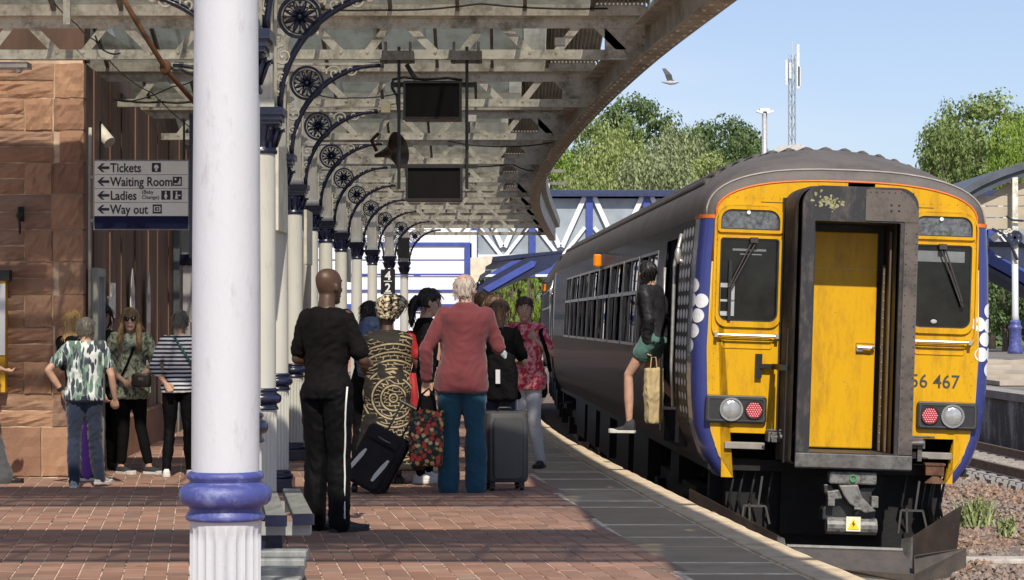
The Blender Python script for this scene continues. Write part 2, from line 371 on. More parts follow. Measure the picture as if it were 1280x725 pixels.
# rails and sleepers
def track(off, name, lab, z0, z1, fn, sleepers=True):
    t = thing(name, lab, 'rail track', (fn(z0) + off, z0, -1.1))
    for sgn in (-.7175, .7175):
        m = MB(); secs = []
        z = z0
        while z <= z1:
            x = fn(z) + off + sgn
            secs.append([(x-.06, z, -1.08), (x+.06, z, -1.08), (x+.012, z, -1.05), (x+.012, z, -.965), (x+.035, z, -.955), (x+.035, z, -.92), (x-.035, z, -.92), (x-.035, z, -.955), (x-.012, z, -.965), (x-.012, z, -1.05)])
            z += 1.5
        m.loft(secs); m.build('rail', M('rail_steel', (.14, .09, .065), .55, .3, var=.4, scale=10), t, world=True)
    if sleepers:
        me = None; z = z0 + .3; k = 0
        while z < min(z1, 60):
            m = MB(); sl_ = (fn(z + .3) - fn(z - .3))/.6
            rot = Matrix.Rotation(math.atan(-sl_), 3, 'Z')
            m.cbox((0, 0, 0), (2.5, .25, .14)); 
            if me is None:
                me = m.mesh('sleeper'); me.materials.append(M('sleeper_concrete', (.27, .25, .23), .85, var=.3, scale=5, bmp=.4))
            o = link('sleeper', me, t, world=True, loc=(fn(z) + off, z, -1.155), rot=(0, 0, math.atan(-sl_)))
            z += .65
    return t
trX = catmull([(5, 4.55), (14, 3.6), (20.4, 3.03), (31.5, 2.62), (43, 2.2), (55, 2.15), (66, 2.2), (85, 3.2)])
track(0, 'railway_track', 'track running under the train beside the platform coping', 14, 84, trX)
track(-1.75, 'railway_track', 'empty curved track beside the far platform wall', 14, 95, opX)
# sun-bleached cable loop along the far track
m = MB(); pts = []
for k in range(160):
    y = 33.5 + k*.05; x = opX(y) - 2.9; pts.append((x + .03*math.sin(k*.9), y, -1.08 + .05*abs(math.sin(k*.45))))
m.tube(pts, .012, 5); tag(m.build('chain', galv, smooth=True), 'pale wavy cable lying along the outside of the far track', 'cable')
# crossing plank of pale concrete by the plough
m = MB(); m.box(4.6, 9.9, 23.9, 24.25, -1.15, -1.10); tag(m.build('concrete_plank', M('pale_concrete', (.42, .38, .34), .85, var=.3, scale=4, bmp=.4), bevel=.01), 'flat pale concrete plank in the ballast right of the snowplough', 'concrete plank')
# weeds
random.seed(5)
def weed(x, y, n, h, lab):
    m = MB()
    for _ in range(n):
        a = random.uniform(0, 6.28); r = random.uniform(0, .2)*h/.3; bx, by = x + r*math.cos(a), y + r*math.sin(a)
        hh = h*random.uniform(.5, 1.15); dx, dy = random.uniform(-.5, .5)*hh, random.uniform(-.5, .5)*hh; wv = .012
        m.add([(bx - wv, by, -1.14), (bx + wv, by, -1.14), (bx + dx*.5 + wv, by + dy*.5, -1.14 + hh*.6), (bx + dx, by + dy, -1.14 + hh), (bx + dx*.5 - wv, by + dy*.5, -1.14 + hh*.6)], [(0, 1, 2, 4), (4, 2, 3)])
        for q in range(3):
            t_ = random.uniform(.3, 1); lx, ly, lz = bx + dx*t_, by + dy*t_, -1.14 + hh*t_
            e = Vector((random.uniform(-1, 1), random.uniform(-1, 1), random.uniform(0, 1))).normalized()*.045; f_ = Vector((-e.y, e.x, 0))*.35
            m.add([(lx, ly, lz), (lx + e.x*.5 + f_.x, ly + e.y*.5 + f_.y, lz + e.z*.5), (lx + e.x, ly + e.y, lz + e.z), (lx + e.x*.5 - f_.x, ly + e.y*.5 - f_.y, lz + e.z*.5)], [(0, 1, 2, 3)])
    tag(m.build('weed', M('weed_green', (.22, .26, .10), .7, var=.5, scale=9, bmp=0), fix=False), lab, 'weed', 'weeds in the ballast')
weed(5.9, 28.2, 120, .36, 'tall bushy weed right behind the right snowplough wing')
weed(6.15, 27.6, 50, .18, 'lower leafy weed in the ballast just right of the bushy one')
weed(6.9, 26.6, 25, .12, 'thin small weed standing alone in the ballast near the right frame edge')
weed(6.0, 26.9, 30, .14, 'sparse weed in the ballast behind the others, beside the train')
# ---------------- columns ----------------
ZC = [6.75, 11, 15, 19.2, 23.5, 27.8, 32.1, 36.4, 40.8, 45.2, 49.7, 54.5]
def column_parts(t, shm, bandm, near=False):
    n = 40
    g = MB(); g.lathe([(.103, .99), (.102, 1.6), (.098, 2.3), (.096, 2.64)], n=n); g.build('shaft', shm, t, auto=40)
    # fluted pedestal
    g = MB(); nf = 22; m = nf*8; rings = []
    for z, k in ((.16, 1), (.2, 1), (.24, 1), (.81, 1), (.84, .55), (.862, 0), (.875, 0)):
        r0 = .108
        rings.append([((r0 - .011*k*max(0, math.sin(math.pi*((i % 8)/8)))**.7)*math.cos(2*math.pi*i/m), (r0 - .011*k*max(0, math.sin(math.pi*((i % 8)/8)))**.7)*math.sin(2*math.pi*i/m), z) for i in range(m)])
    g.loft(rings); g.build('fluted_pedestal', shm, t, auto=50)
    g = MB(); prof = [(.100, .872), (.118, .874), (.122, .884), (.114, .895), (.108, .906), (.112, .915), (.128, .92), (.138, .932), (.141, .95), (.138, .968), (.124, .98), (.112, .985), (.108, .993), (.116, 1.0), (.117, 1.012), (.108, 1.02), (.100, 1.022)]
    g.lathe(prof, n=n); g.build('band_moulding', bandm, t, smooth=True)
    g = MB(); g.box(-.15, .15, -.15, .15, 0, .115); g.lathe([(.135, .115), (.148, .12), (.15, .135), (.14, .15), (.125, .158), (.13, .17), (.118, .18), (.1, .19)], n=n); g.build('base', bandm, t, bevel=.006, auto=40)
    g = MB(); g.lathe([(.094, 2.60), (.108, 2.605), (.112, 2.62), (.104, 2.635), (.098, 2.65), (.102, 2.70), (.118, 2.76), (.128, 2.80), (.118, 2.81)], n=24)
    g.box(-.13, .13, -.13, .13, 2.80, 2.825); g.box(-.145, .145, -.145, .145, 2.825, 2.86); g.box(-.162, .162, -.162, .162, 2.86, 2.91)
    g.build('capital', navy, t, auto=40)
    g = MB()
    for k in range(12):   # leaves round the bell
        a = 2*math.pi*k/12; c, s_ = math.cos(a), math.sin(a)
        g.tube([(c*.1, s_*.1, 2.65), (c*.118, s_*.118, 2.71), (c*.138, s_*.138, 2.765), (c*.155, s_*.155, 2.772), (c*.158, s_*.158, 2.752)], [.012, .016, .014, .01, .006], 5)
    g.build('capital_leaves', navy, t, smooth=True)
    g = MB(); g.box(-.075, .075, -.075, .075, 2.91, 4.0); g.box(-.088, -.068, -.088, -.068, 2.91, 3.9)
    for a in (-1, 1):
        for b_ in (-1, 1): g.cbox((a*.076, b_*.076, 3.42), (.022, .022, 1.0))
    g.cbox((0, 0, 2.94), (.2, .2, .06)); g.cbox((0, 0, 3.68), (.19, .19, .05)); g.build('post', shm, t, bevel=.004)
    for sg in (-1, 1):
        g = MB(); pts = []
        for k in range(19):
            a = R(180 - 90*k/18); pts.append((sg*(.90 + .77*math.cos(a)), 0, 2.91 + .78*math.sin(a)))
        g.tube(pts, (.019, .026), 8)
        g.tube([(p[0] + sg*-.012, p[1], p[2] + .02) for p in pts], (.01, .012), 6)
        g.build('arched_bracket', navy, t, smooth=True)
        cx, cz = sg*.262, 3.535
        g = MB(); fn = lambda a, b_, d: (cx + a, d, cz + b_)
        g.ring2(circ(0, 0, .150, 32), circ(0, 0, .128, 32), fn, -.022, .022); g.ring2(circ(0, 0, .119, 32), circ(0, 0, .110, 32), fn, -.012, .012)
        o = g.build('medallion', navy, t, auto=40)
        g = MB(); g.ell((cx, 0, cz), .022, .03, .022, 10, 6)
        for k in range(8):
            a = 2*math.pi*k/8 + .39; c, s_ = math.cos(a), math.sin(a)
            g.tube([(cx + c*.018, 0, cz + s_*.018), (cx + c*.05, -.012, cz + s_*.05), (cx + c*.085, -.016, cz + s_*.085), (cx + c*.118, 0, cz + s_*.118)], [.006, .017, .014, .004], 6)
            a += math.pi/8; c, s_ = math.cos(a), math.sin(a)
            g.tube([(cx + c*.02, 0, cz + s_*.02), (cx + c*.112, 0, cz + s_*.112)], .005, 5); g.ell((cx + c*.102, 0, cz + s_*.102), .013, .014, .013, 6, 4)
        g.build('rosette', navy, o, smooth=True)
        g = MB()
        def spiral(x, z, r, a0, turns, dirn, w=.011):
            pts = []
            for k in range(26):
                q = k/25; a = a0 + dirn*turns*2*math.pi*q; rr = r*(1 - .8*q); pts.append((x + rr*math.cos(a), 0, z + rr*math.sin(a)))
            g.tube(pts, [(w*(1 - .3*k/25), w*1.2) for k in range(26)], 6); g.ell(pts[-1], w*1.6, w*1.8, w*1.6, 6, 4)
        for (x, z, r, a0, tr, d) in ((.15, 3.27, .072, 1.6, 1.4, 1), (.135, 3.12, .05, -1.5, 1.3, 1), (.12, 3.02, .03, 1.4, 1.2, -1), (.50, 3.62, .072, 3.2, 1.4, -1), (.645, 3.645, .05, .3, 1.3, -1), (.74, 3.665, .03, 2.8, 1.2, 1), (.115, 3.385, .028, 0, 1.2, 1), (.40, 3.66, .028, 0, 1.2, -1)):
            spiral(sg*x, z, r, a0 if sg > 0 else math.pi - a0, tr, d*sg)
        g.cbox((sg*.098, 0, 3.3), (.02, .03, .72)); g.cbox((sg*.5, 0, 3.70), (.82, .03, .02))
        g.build('scrollwork', cream, t, smooth=False)
ords = ['white column with blue ring moulding and fluted lower half, nearest the camera', 'cream column mostly hidden just right of the big white one', 'cream fluted column, third in the row, behind the grey bench',
        'cream column with its square navy base in view, fourth in the row', 'cream column left of the man in black, fifth in the row', 'cream column rising just behind the head of the man in black', 'seventh column of the row, right of the head of the man in black',
        'eighth column of the row, above the navy rucksack', 'ninth column of the row, beside the patterned headwrap', 'tenth column of the row, just left of the black platform number sign', 'far column carrying the black 4 and 2 number sign', 'farthest column, with a small black box on its post']
t0 = thing('iron_column', ords[1], 'column', (colX(11), 11, 0), group='cast iron columns of the platform canopy'); column_parts(t0, creamc, navy)
for i, z in enumerate(ZC):
    if i == 0:
        t = thing('iron_column', ords[0], 'column', (colX(z), z, 0), group='cast iron columns of the platform canopy'); column_parts(t, white_col, blue, True)
    elif i > 1:
        c = copy_tree(t0); c.location = (colX(z), z, 0); c['label'] = ords[i]

# ---------------- canopy roof ----------------
can = thing('station_canopy', 'long cream iron canopy with lattice trusses and glazed ridges curving above the platform', 'canopy', (-2, 15, 0))
ZT = [6.9] + ZC[1:] + [59]
TB, TT = 3.74, 4.01
me_br = None
def truss(z, k):
    xl = -7.2 if z < 20.9 else wallX(z) - .3
    xr = canX(z) - .06
    m = MB()
    m.box(xl, xr, z - .035, z + .035, TB, TB + .012); m.box(xl, xr, z - .012, z, TB + .012, TB + .085)     # bottom angle
    m.box(xl, xr, z - .012, z, TT, TT + .085); m.box(xl, xr, z - .04, z + .035, TT + .085, TT + .097)
    m.box(xr - .35, xr, z + .001, z + .012, TB + .08, TT + .01); m.box(xl, xl + .12, z + .001, z + .012, TB + .08, TT + .01)
    m.cbox((colX(z), z + .006, (TB + TT)/2 + .04), (.2, .015, .3))
    o = m.build('truss', cream, can, world=True)
    # upper beam / gutter
    m = MB(); m.loft([[(x, z - .11, 4.108), (x, z + .15, 4.108), (x, z + .17, 4.20), (x, z + .155, 4.20), (x, z - .115, 4.20), (x, z - .13, 4.20)] for x in (xl, xr)])
    m.build('gutter_beam', cream, can, world=True)
    riv = MB(); x = xl + .1; ph = (.82*int((xr - xl)/.82)); x = xr - .42 - ph
    bars = []
    while x < xr - .4:
        if x > xl - .1:
            bars.append(((x, TT + .03), (x + .24, TB + .06))); bars.append(((x + .47, TB + .06), (x + .66, TT + .03)))
        x += .82
    for (a, b_) in bars:
        if a[0] < xl or b_[0] > xr: continue
        m = MB(); m.bar((a[0], z + .004, a[1]), (b_[0], z + .004, b_[1]), .008, .068, up=(1, 0, 0)) if False else m.bar((a[0], z + .006, a[1]), (b_[0], z + .006, b_[1]), .010, .068, up=(0, 1, 0).__class__((1, 0, .001)))
        if k < 8: m.build('brace', cream, o, world=True)
        else:
            riv.add(m.v, m.f)
        for q in (a, b_): riv.ell((q[0], z - .016, q[1]), .016, .012, .016, 7, 4)
    for q in range(4): riv.ell((xr - .08 - q*.085, z - .014, TT + .045), .013, .01, .013, 6, 4); riv.ell((xr - .08 - q*.085, z - .014, TB + .045), .013, .01, .013, 6, 4)
    for q in range(3): riv.ell((xr - .03, z - .014, TB + .12 + q*.07), .013, .01, .013, 6, 4)
    rr = riv.build('rivets', steel if k > 90 else cream, o, world=True); rr['kind'] = 'stuff'
for k, z in enumerate(ZT): truss(z, k)
# dirty roof glass
def roofglass(name, k, dark):
    m = bpy.data.materials.new(name); m.use_nodes = True; nt = m.node_tree; nt.nodes.clear()
    o_ = nt.nodes.new('ShaderNodeOutputMaterial'); ge = N(nt, 'ShaderNodeNewGeometry'); mp_ = N(nt, 'ShaderNodeMapping'); mp_.inputs['Scale'].default_value = (5, .9, .9); nt.links.new(ge.outputs['Position'], mp_.inputs[0])
    n1 = noi(nt, mp_.outputs[0], 1.6, 6, .7); n2 = noi(nt, ge.outputs['Position'], 1.1, 5, .7)
    tr = N(nt, 'ShaderNodeBsdfTransparent'); df = N(nt, 'ShaderNodeBsdfDiffuse'); tl = N(nt, 'ShaderNodeBsdfTranslucent'); a = dark
    nt.links.new(ramp(nt, n1, [(.3, (.14*a, .125*a, .095*a)), (.55, (.33*a, .33*a, .28*a)), (.8, (.10*a, .085*a, .05*a))]), df.inputs[0]); nt.links.new(ramp(nt, n2, [(.35, (.07*a, .07*a, .05*a)), (.5, (.24*a, .26*a, .22*a)), (.7, (.10*a, .10*a, .06*a))]), tl.inputs[0])
    tr.inputs[0].default_value = (.95, .92, .85, 1); m1 = N(nt, 'ShaderNodeMixShader'); m1.inputs[0].default_value = .5; nt.links.new(df.outputs[0], m1.inputs[1]); nt.links.new(tl.outputs[0], m1.inputs[2])
    m2 = N(nt, 'ShaderNodeMixShader'); nt.links.new(ramp(nt, n1, [(.35, (k + .1,)*3), (.7, (k - .1,)*3)]), m2.inputs[0]); nt.links.new(tr.outputs[0], m2.inputs[1]); nt.links.new(m1.outputs[0], m2.inputs[2]); nt.links.new(m2.outputs[0], o_.inputs[0]); return m
gup = roofglass('roof_glass_clearer', .17, 1.2)  # clearer than the panes in view, to pass more sunlight
gm2 = roofglass('roof_glass_grimy', .72, .9)
gm = bpy.data.materials.new('dirty_roof_glass'); gm.use_nodes = True; nt = gm.node_tree; nt.nodes.clear()
o_ = nt.nodes.new('ShaderNodeOutputMaterial'); ge = N(nt, 'ShaderNodeNewGeometry')
mp_ = N(nt, 'ShaderNodeMapping'); mp_.inputs['Scale'].default_value = (5, .9, .9); nt.links.new(ge.outputs['Position'], mp_.inputs[0])
n1 = noi(nt, mp_.outputs[0], 1.6, 6, .7)
tr = N(nt, 'ShaderNodeBsdfTransparent'); df = N(nt, 'ShaderNodeBsdfDiffuse'); tl = N(nt, 'ShaderNodeBsdfTranslucent')
nt.links.new(ramp(nt, n1, [(.3, (.10, .10, .085)), (.6, (.25, .26, .23)), (.8, (.16, .14, .09))]), df.inputs[0]); nt.links.new(ramp(nt, n1, [(.3, (.18, .18, .16)), (.6, (.40, .43, .38)), (.8, (.2, .17, .10))]), tl.inputs[0])
tr.inputs[0].default_value = (.92, .90, .84, 1)
m1 = N(nt, 'ShaderNodeMixShader'); m1.inputs[0].default_value = .5; nt.links.new(df.outputs[0], m1.inputs[1]); nt.links.new(tl.outputs[0], m1.inputs[2])
m2 = N(nt, 'ShaderNodeMixShader'); nt.links.new(ramp(nt, n1, [(.35, (.50, .50, .50)), (.7, (.26, .26, .26))]), m2.inputs[0])
nt.links.new(tr.outputs[0], m2.inputs[1]); nt.links.new(m1.outputs[0], m2.inputs[2]); nt.links.new(m2.outputs[0], o_.inputs[0])
boards = MG('stained_roof_boards', (.20, .18, .14), (.06, .05, .04), .8, (.45, .7), 3, st=(3, 1, 1), bmp=.3)
corr = MG('corrugated_sheet', (.42, .42, .38), (.2, .18, .14), .5, (.5, .75), 3)
gm = gm2
RZ0, RZ1 = 4.2, 5.0
for k in range(len(ZT) - 1):
    z0, z1 = ZT[k] + .12, ZT[k + 1] - .12; zm = z0 + (z1 - z0)*.52
    xl = -7.2 if z0 < 20.9 else wallX(z1) - .3
    fr = MB(); n = 14
    # opaque near slope: boards, lower part; upper rows are glass
    for q in range(4):
        fa, fb = q/4, (q + 1)/4
        if q >= 1: continue
        fr.add([(xl, z0 + (zm - z0)*fa, RZ0 + .8*fa + .012*q % .02), (canX(z0) - .04, z0 + (zm - z0)*fa, RZ0 + .8*fa), (canX(zm) - .04, z0 + (zm - z0)*fb, RZ0 + .8*fb), (xl, z0 + (zm - z0)*fb, RZ0 + .8*fb)], [(0, 1, 2, 3)])
    o = fr.build('roof_slope', boards, can, world=True)
    xr = canX((z0 + z1)/2) - .7
    m = MB(); ym = z0 + (zm - z0)*.25; m.add([(xl, ym, RZ0 + .2), (xr, ym, RZ0 + .2), (xr, zm, RZ1), (xl, zm, RZ1)], [(0, 1, 2, 3)]); m.build('glazing', gup, can, world=True)  # out-of-view glazing added so sun bands reach the platform
    m = MB(); m.add([(xr, ym, RZ0 + .2), (canX(z0) - .04, ym, RZ0 + .2), (canX(zm) - .04, zm, RZ1), (xr, zm, RZ1)], [(0, 1, 2, 3)]); m.build('corrugated_sheet', corr, can, world=True)
    if k >= 2 and k <= 6:
        x = xr; pw = .58
        while x > xl:
            x2 = max(xl, x - pw)
            for (fa, fb) in ((0, .5), (.5, 1)):
                m = MB(); ya, yb = zm + (z1 - zm)*fa, zm + (z1 - zm)*fb; za, zb = RZ1 - .8*fa, RZ1 - .8*fb
                m.add([(x2 + .02, ya, za), (x - .02, ya, za), (x - .02, yb, zb), (x2 + .02, yb, zb)], [(0, 1, 2, 3)])
                m.build('glass_pane', gm, can, world=True)
            x -= pw
    else:
        m = MB(); m.add([(xl, zm, RZ1), (xr, zm, RZ1), (xr, z1, RZ0), (xl, z1, RZ0)], [(0, 1, 2, 3)]); m.build('glazing', gm, can, world=True)
    m = MB(); x = xr
    while x > xl: m.bar((x, zm, RZ1 - .03), (x, z1, RZ0 - .03), .035, .06); x -= .58
    m.box(xl, xr + 1.1, zm - .04, zm + .04, RZ1 - .05, RZ1 + .03); m.bar((xl, (zm + z1)/2, (RZ0 + RZ1)/2 - .05), (xr, (zm + z1)/2, (RZ0 + RZ1)/2 - .05), .05, .06)
    m.build('glazing_bars', boards, can, world=True)
    # corrugated sheet next the edge girder
    m = MB(); nx = 56
    def cz(i): return .018*math.sin(i*math.pi/2)
    L0 = [(xr + (canX(zm) - .04 - xr)*i/nx, zm, RZ1 + cz(i)) for i in range(nx + 1)]; L1 = [(xr + (canX(z1) - .04 - xr)*i/nx, z1, RZ0 + cz(i)) for i in range(nx + 1)]
    m.loft([L0, L1], cap=False, closed=False); m.build('corrugated_sheet', corr, can, world=True)
# edge girder swept along the curve
zs = [6.8 + .8*k for k in range(70)]
m = MB(); m.loft([[(canX(z) - .17, z, 3.70), (canX(z) + .01, z, 3.70), (canX(z) + .01, z, 4.24), (canX(z) - .012, z, 4.24), (canX(z) - .012, z, 3.716), (canX(z) - .17, z, 3.716)] for z in zs]); m.build('edge_girder', MG('girder_paint', (.42, .39, .32), (.17, .14, .10), .5, (.42, .7), 4, bmp=.2), can, world=True, auto=30)
m = MB(); m.loft([[(canX(z) + .012, z, 4.06), (canX(z) + .12, z, 4.08), (canX(z) + .14, z, 4.27), (canX(z) + .12, z, 4.27), (canX(z) + .10, z, 4.10), (canX(z) + .012, z, 4.24)] for z in zs]); m.build('edge_gutter', MC['girder_paint'], can, world=True, auto=30)
m = MB(); m.loft([[(canX(z) - .16, z, 4.04), (canX(z) - .013, z, 4.04), (canX(z) - .013, z, 4.056), (canX(z) - .16, z, 4.056)] for z in zs]); m.build('girder_ledge', cream, can, world=True)
m = MB()
z = 13
while z < 40:
    for o in (-.14, -.04): m.ell((canX(z) + o, z, 3.695), .016, .016, .012, 6, 4)
    m.ell((canX(z) - .02, z, 3.78), .012, .016, .016, 6, 4); z += .28 if z < 25 else .5
m.build('girder_rivets', cream, can, world=True)['kind'] = 'stuff'

# ---------------- ticket office: stone corner and receding side ----------------
def stone_mat(name, cols, rough=.85):
    m, nt, b = _mat(name); ge = N(nt, 'ShaderNodeNewGeometry'); oi = N(nt, 'ShaderNodeObjectInfo')
    c = ramp(nt, oi.outputs['Random'], cols)
    d = noi(nt, ge.outputs['Position'], 2.2, 8, .72); c = mixc(nt, ramp(nt, d, [(.46, (0, 0, 0)), (.72, (.7, .7, .7))]), c, (.15, .075, .045))
    n2 = noi(nt, ge.outputs['Position'], 14, 6, .7)
    nt.links.new(c, b.inputs['Base Color']); b.inputs['Roughness'].default_value = rough; bump(nt, b, n2, .55, .02); return m
sand = stone_mat('red_sandstone', [(0, (.27, .15, .098)), (.4, (.34, .19, .122)), (.75, (.42, .25, .155)), (1, (.27, .17, .125))])
office = thing('ticket_office', 'red sandstone station building with squared quoin blocks and brown panelled side wall', 'building', (-4.8, 21.4, 0))
m = MB(); m.box(-9.5, -4.075, 21.006, 21.1, 0, 3.95); m.box(-9.5, -4.75, 21.1, 34, 0, 3.95); m.build('wall_core', M('mortar', (.55, .42, .31), .9, var=.3), office, world=True)
m = MB(); m.box(-9.5, -4.06, 21.0, 21.3, 3.95, 4.9); m.box(-9.5, -4.8, 21.3, 34, 3.95, 4.9); m.build('timber_gable', M('brown_boards', (.085, .045, .028), .7, var=.3, scale=4, st=(1, 1, .2)), office, world=True)
random.seed(3)
def block(x0, x1, z0, z1, pr=0):
    j = .013; d = random.uniform(0, .012) + pr + .004; e = .008; mm = MB()
    y0 = 21.0 - d; yb = 21.10
    x0 += j/2; x1 -= j/2; z0 += j/2; z1 -= j/2
    nx, nz = 7, 5; vs = []; 
    grid = [[None]*(nz + 1) for _ in range(nx + 1)]
    for i in range(nx + 1):
        for k in range(nz + 1):
            edge = i in (0, nx) or k in (0, nz)
            x = x0 + (x1 - x0)*i/nx + (0 if edge else random.uniform(-.01, .01)); zz = z0 + (z1 - z0)*k/nz
            if i in (0, nx) and 0 < k < nz: x += random.uniform(-.005, .005)
            if k in (0, nz) and 0 < i < nx: zz += random.uniform(-.006, .006)
            grid[i][k] = len(vs); vs.append((x, y0 + (e + random.uniform(-.003, .003) if edge else random.uniform(-.016, .004)), zz))
    fs = [(grid[i][k], grid[i+1][k], grid[i+1][k+1], grid[i][k+1]) for i in range(nx) for k in range(nz)]
    b0 = len(vs); vs += [(x0, yb, z0), (x1, yb, z0), (x1, yb, z1), (x0, yb, z1)]
    fs += [tuple([grid[i][0] for i in range(nx + 1)][::-1] + [b0, b0 + 1])[::1], tuple([grid[i][nz] for i in range(nx + 1)] + [b0 + 2, b0 + 3]), tuple([grid[0][k] for k in range(nz + 1)] + [b0 + 3, b0]), tuple([grid[nx][k] for k in range(nz + 1)][::-1] + [b0 + 1, b0 + 2])]
    mm.add(vs, fs); mm.build('stone_block', sand, office, world=True)
X = [-4.056, -4.344, -4.62, -4.86, -5.3, -5.9]
block(-4.45, -4.04, 0, .47, .02); block(-4.98, -4.45, 0, .47, .02); block(-5.7, -4.98, 0, .47, .02)
zz = .47; k = 0
while zz < 3.9:
    h = [.31, .305, .335, .30][k % 4]; h = min(h, 3.95 - zz)
    if k % 2 == 0:
        block(X[1] + random.uniform(-.03, .05), X[0], zz, zz + h, .006); q = X[1] + .0
        block(-4.86 - .1, X[1], zz, zz + h*.5); block(-4.7 + random.uniform(-.15, .1), X[1], zz + h*.5, zz + h) if False else block(-4.96, X[1], zz + h*.5, zz + h)
        block(-5.5, -4.96, zz, zz + h*.5); block(-5.5, -4.96, zz + h*.5, zz + h)
    else:
        block(X[1] - .01, X[0], zz, zz + h, .01)
        block(X[2], X[1] - .01, zz, zz + h, .02); block(-5.05, X[2], zz, zz + h*.5); block(-5.05, X[2], zz + h*.5, zz + h); block(-5.5, -5.05, zz, zz + h)
    zz += h; k += 1
# receding side wall in tall brown boards
brn = M('brown_gloss_board', (.17, .10, .07), .62, var=.3, scale=3, st=(1, 1, .15), bmp=.15, bsc=20, spec=.25)
yy = 21.12; k = 0
while yy < 36:
    L = [.55, .5, .75, .6, .42, .7][k % 6]; off = [0, .012, .004, .018, 0, .010][k % 6]
    m = MB(); x0, x1 = wallX(yy), wallX(yy + L)
    m.loft([[(x0 + off - .12, yy + .008, z), (x0 + off, yy + .008, z), (x1 + off, yy + L - .008, z), (x1 + off - .12, yy + L - .008, z)] for z in (.0, 3.93)])
    m.build('wall_board', brn, office, world=True); yy += L; k += 1
m = MB(); m.loft([[(wallX(y) - .05, y, 0), (wallX(y) + .075, y, 0), (wallX(y) + .075, y, .42), (wallX(y) + .06, y, .44), (wallX(y) - .05, y, .44)] for y in (21.1, 24, 28, 33, 36)])
m.build('stone_plinth', sand, office, world=True)
# tall pointed panes and the door with its pale frame
palegl = M('painted_reflection_glass', (.50, .52, .54), .12, var=.35, scale=3, lo=.3, hi=.6, bmp=.05, bsc=9, spec=.8)  # pale tone in the colour stands in for reflections on the panes
for yc in (24.55, 26.1):
    m = MB(); pts = [(-.17, 0), (.17, 0), (.17, 1.1), (.09, 1.32), (0, 1.43), (-.09, 1.32), (-.17, 1.1)]
    fn = lambda a, b_, d: (wallX(yc + a) + .05 + d, yc + a, .62 + b_)
    m.prism(pts, fn, 0, .012); w_ = m.build('window_pane', palegl, office, world=True)
m = MB(); fn = lambda a, b_, d: (wallX(21.5 + a) + .05 + d, 21.5 + a, b_)
m.ring2([(-.3, 0), (.3, 0), (.3, 1.98), (-.3, 1.98)], [(-.22, .05), (.22, .05), (.22, 1.9), (-.22, 1.9)], fn, 0, .06); dr = m.build('door_frame', M('grey_frame', (.40, .41, .38), .5, var=.1), office, world=True)
m = MB(); m.prism([(-.22, .05), (.22, .05), (.22, 1.9), (-.22, 1.9)], fn, .01, .03); m.build('door_pane', palegl, dr, world=True)
for (yc, z0, z1) in ((22.75, 1.5, 1.86), (22.5, 1.30, 1.72)):
    m = MB(); fn = lambda a, b_, d: (wallX(yc + a) + .055 + d, yc + a, b_); m.prism([(-.16, z0), (.16, z0), (.16, z1), (-.16, z1)], fn, 0, .02)
    m.build('notice_panel', M('poster_reflection_paint', (.62, .63, .66), .2, .6, var=.5, scale=9, bmp=.5, bsc=14), office, world=True)  # silvery colour painted in for reflections on the framed posters
# rainwater pipe at the corner
m = MB(); m.tube([(-3.99, 20.94, 3.3), (-3.99, 20.94, 1.3)], .016, 8); m.tube([(-3.99, 20.94, 2.83), (-3.90, 20.94, 2.83)], .02, 8); m.tube([(-3.99, 20.94, 2.42), (-3.90, 20.94, 2.42)], .02, 8)
tag(m.build('conduit_pipe', M('grey_pipe', (.36, .34, .30), .6), smooth=True), 'thin grey conduit pipe running down the corner of the sandstone wall', 'pipe')
# iron hook
c = P(25, 270, 20.9); m = MB(); m.tube([c + Vector((0, 0, .06)), c + Vector((0, -.05, .04)), c + Vector((-.01, -.07, 0)), c + Vector((0, -.04, -.05)), c + Vector((.01, -.06, -.10)), c + Vector((0, -.02, -.17))], [.01, .012, .018, .012, .014, .008], 6)
m.cbox(c + Vector((0, .03, .02)), (.05, .06, .14)); tag(m.build('iron_hook', black, smooth=True), 'small black iron hook fixed to the sandstone wall', 'hook')
# yellow notice at the left frame edge
t = thing('information_panel', 'yellow and white notice panel with black top at the left edge of the stone wall', 'notice panel', (-4.98, 20.86, .6))
m = MB(); m.box(-.3, .26, 0, .1, .0, 1.05); m.build('panel', M('yellow_board', (.62, .34, .02), .5, var=.1), t, loc=(-.05, 0, .2))
m = MB(); m.box(-.3, .30, -.02, .1, 0, .1); m.build('top_box', black, t, loc=(-.05, 0, 1.25))
m = MB(); m.box(.20, .262, -.015, -.001, .35, 1.02); m.build('white_strip', whitep, t, loc=(-.05, 0, .2))
# notice board beyond the side wall
t = thing('poster_board', 'tall poster frame between brown side wall and the white column', 'poster board', (-4.15, 29.3, 0))
m = MB(); m.box(-.32, -.24, -.05, .05, 0, 2.9); m.build('post', M('grey_blue_post', (.17, .20, .22), .5), t)
m = MB(); m.box(-.22, .5, 0, .05, 2.35, 2.9); m.build('header', M('pale_board', (.42, .44, .42), .6), t)
m = MB(); m.box(-.24, .5, -.03, .0, 2.2, 2.35); m.build('header_strip', navy, t)
m = MB(); m.box(-.20, .5, -.01, .04, .35, 2.18); bd = m.build('frame', whitep, t)
m = MB(); m.box(-.1, .42, -.02, -.011, 1.5, 2.1); ps = m.build('poster', M('poster_grey', (.5, .5, .5), .5), t)
m = MB(); m.box(-.1, .42, -.02, -.011, .8, 1.45); m.build('poster', M('poster_red', (.25, .05, .04), .5, col2=(.5, .35, .25), scale=9), t)

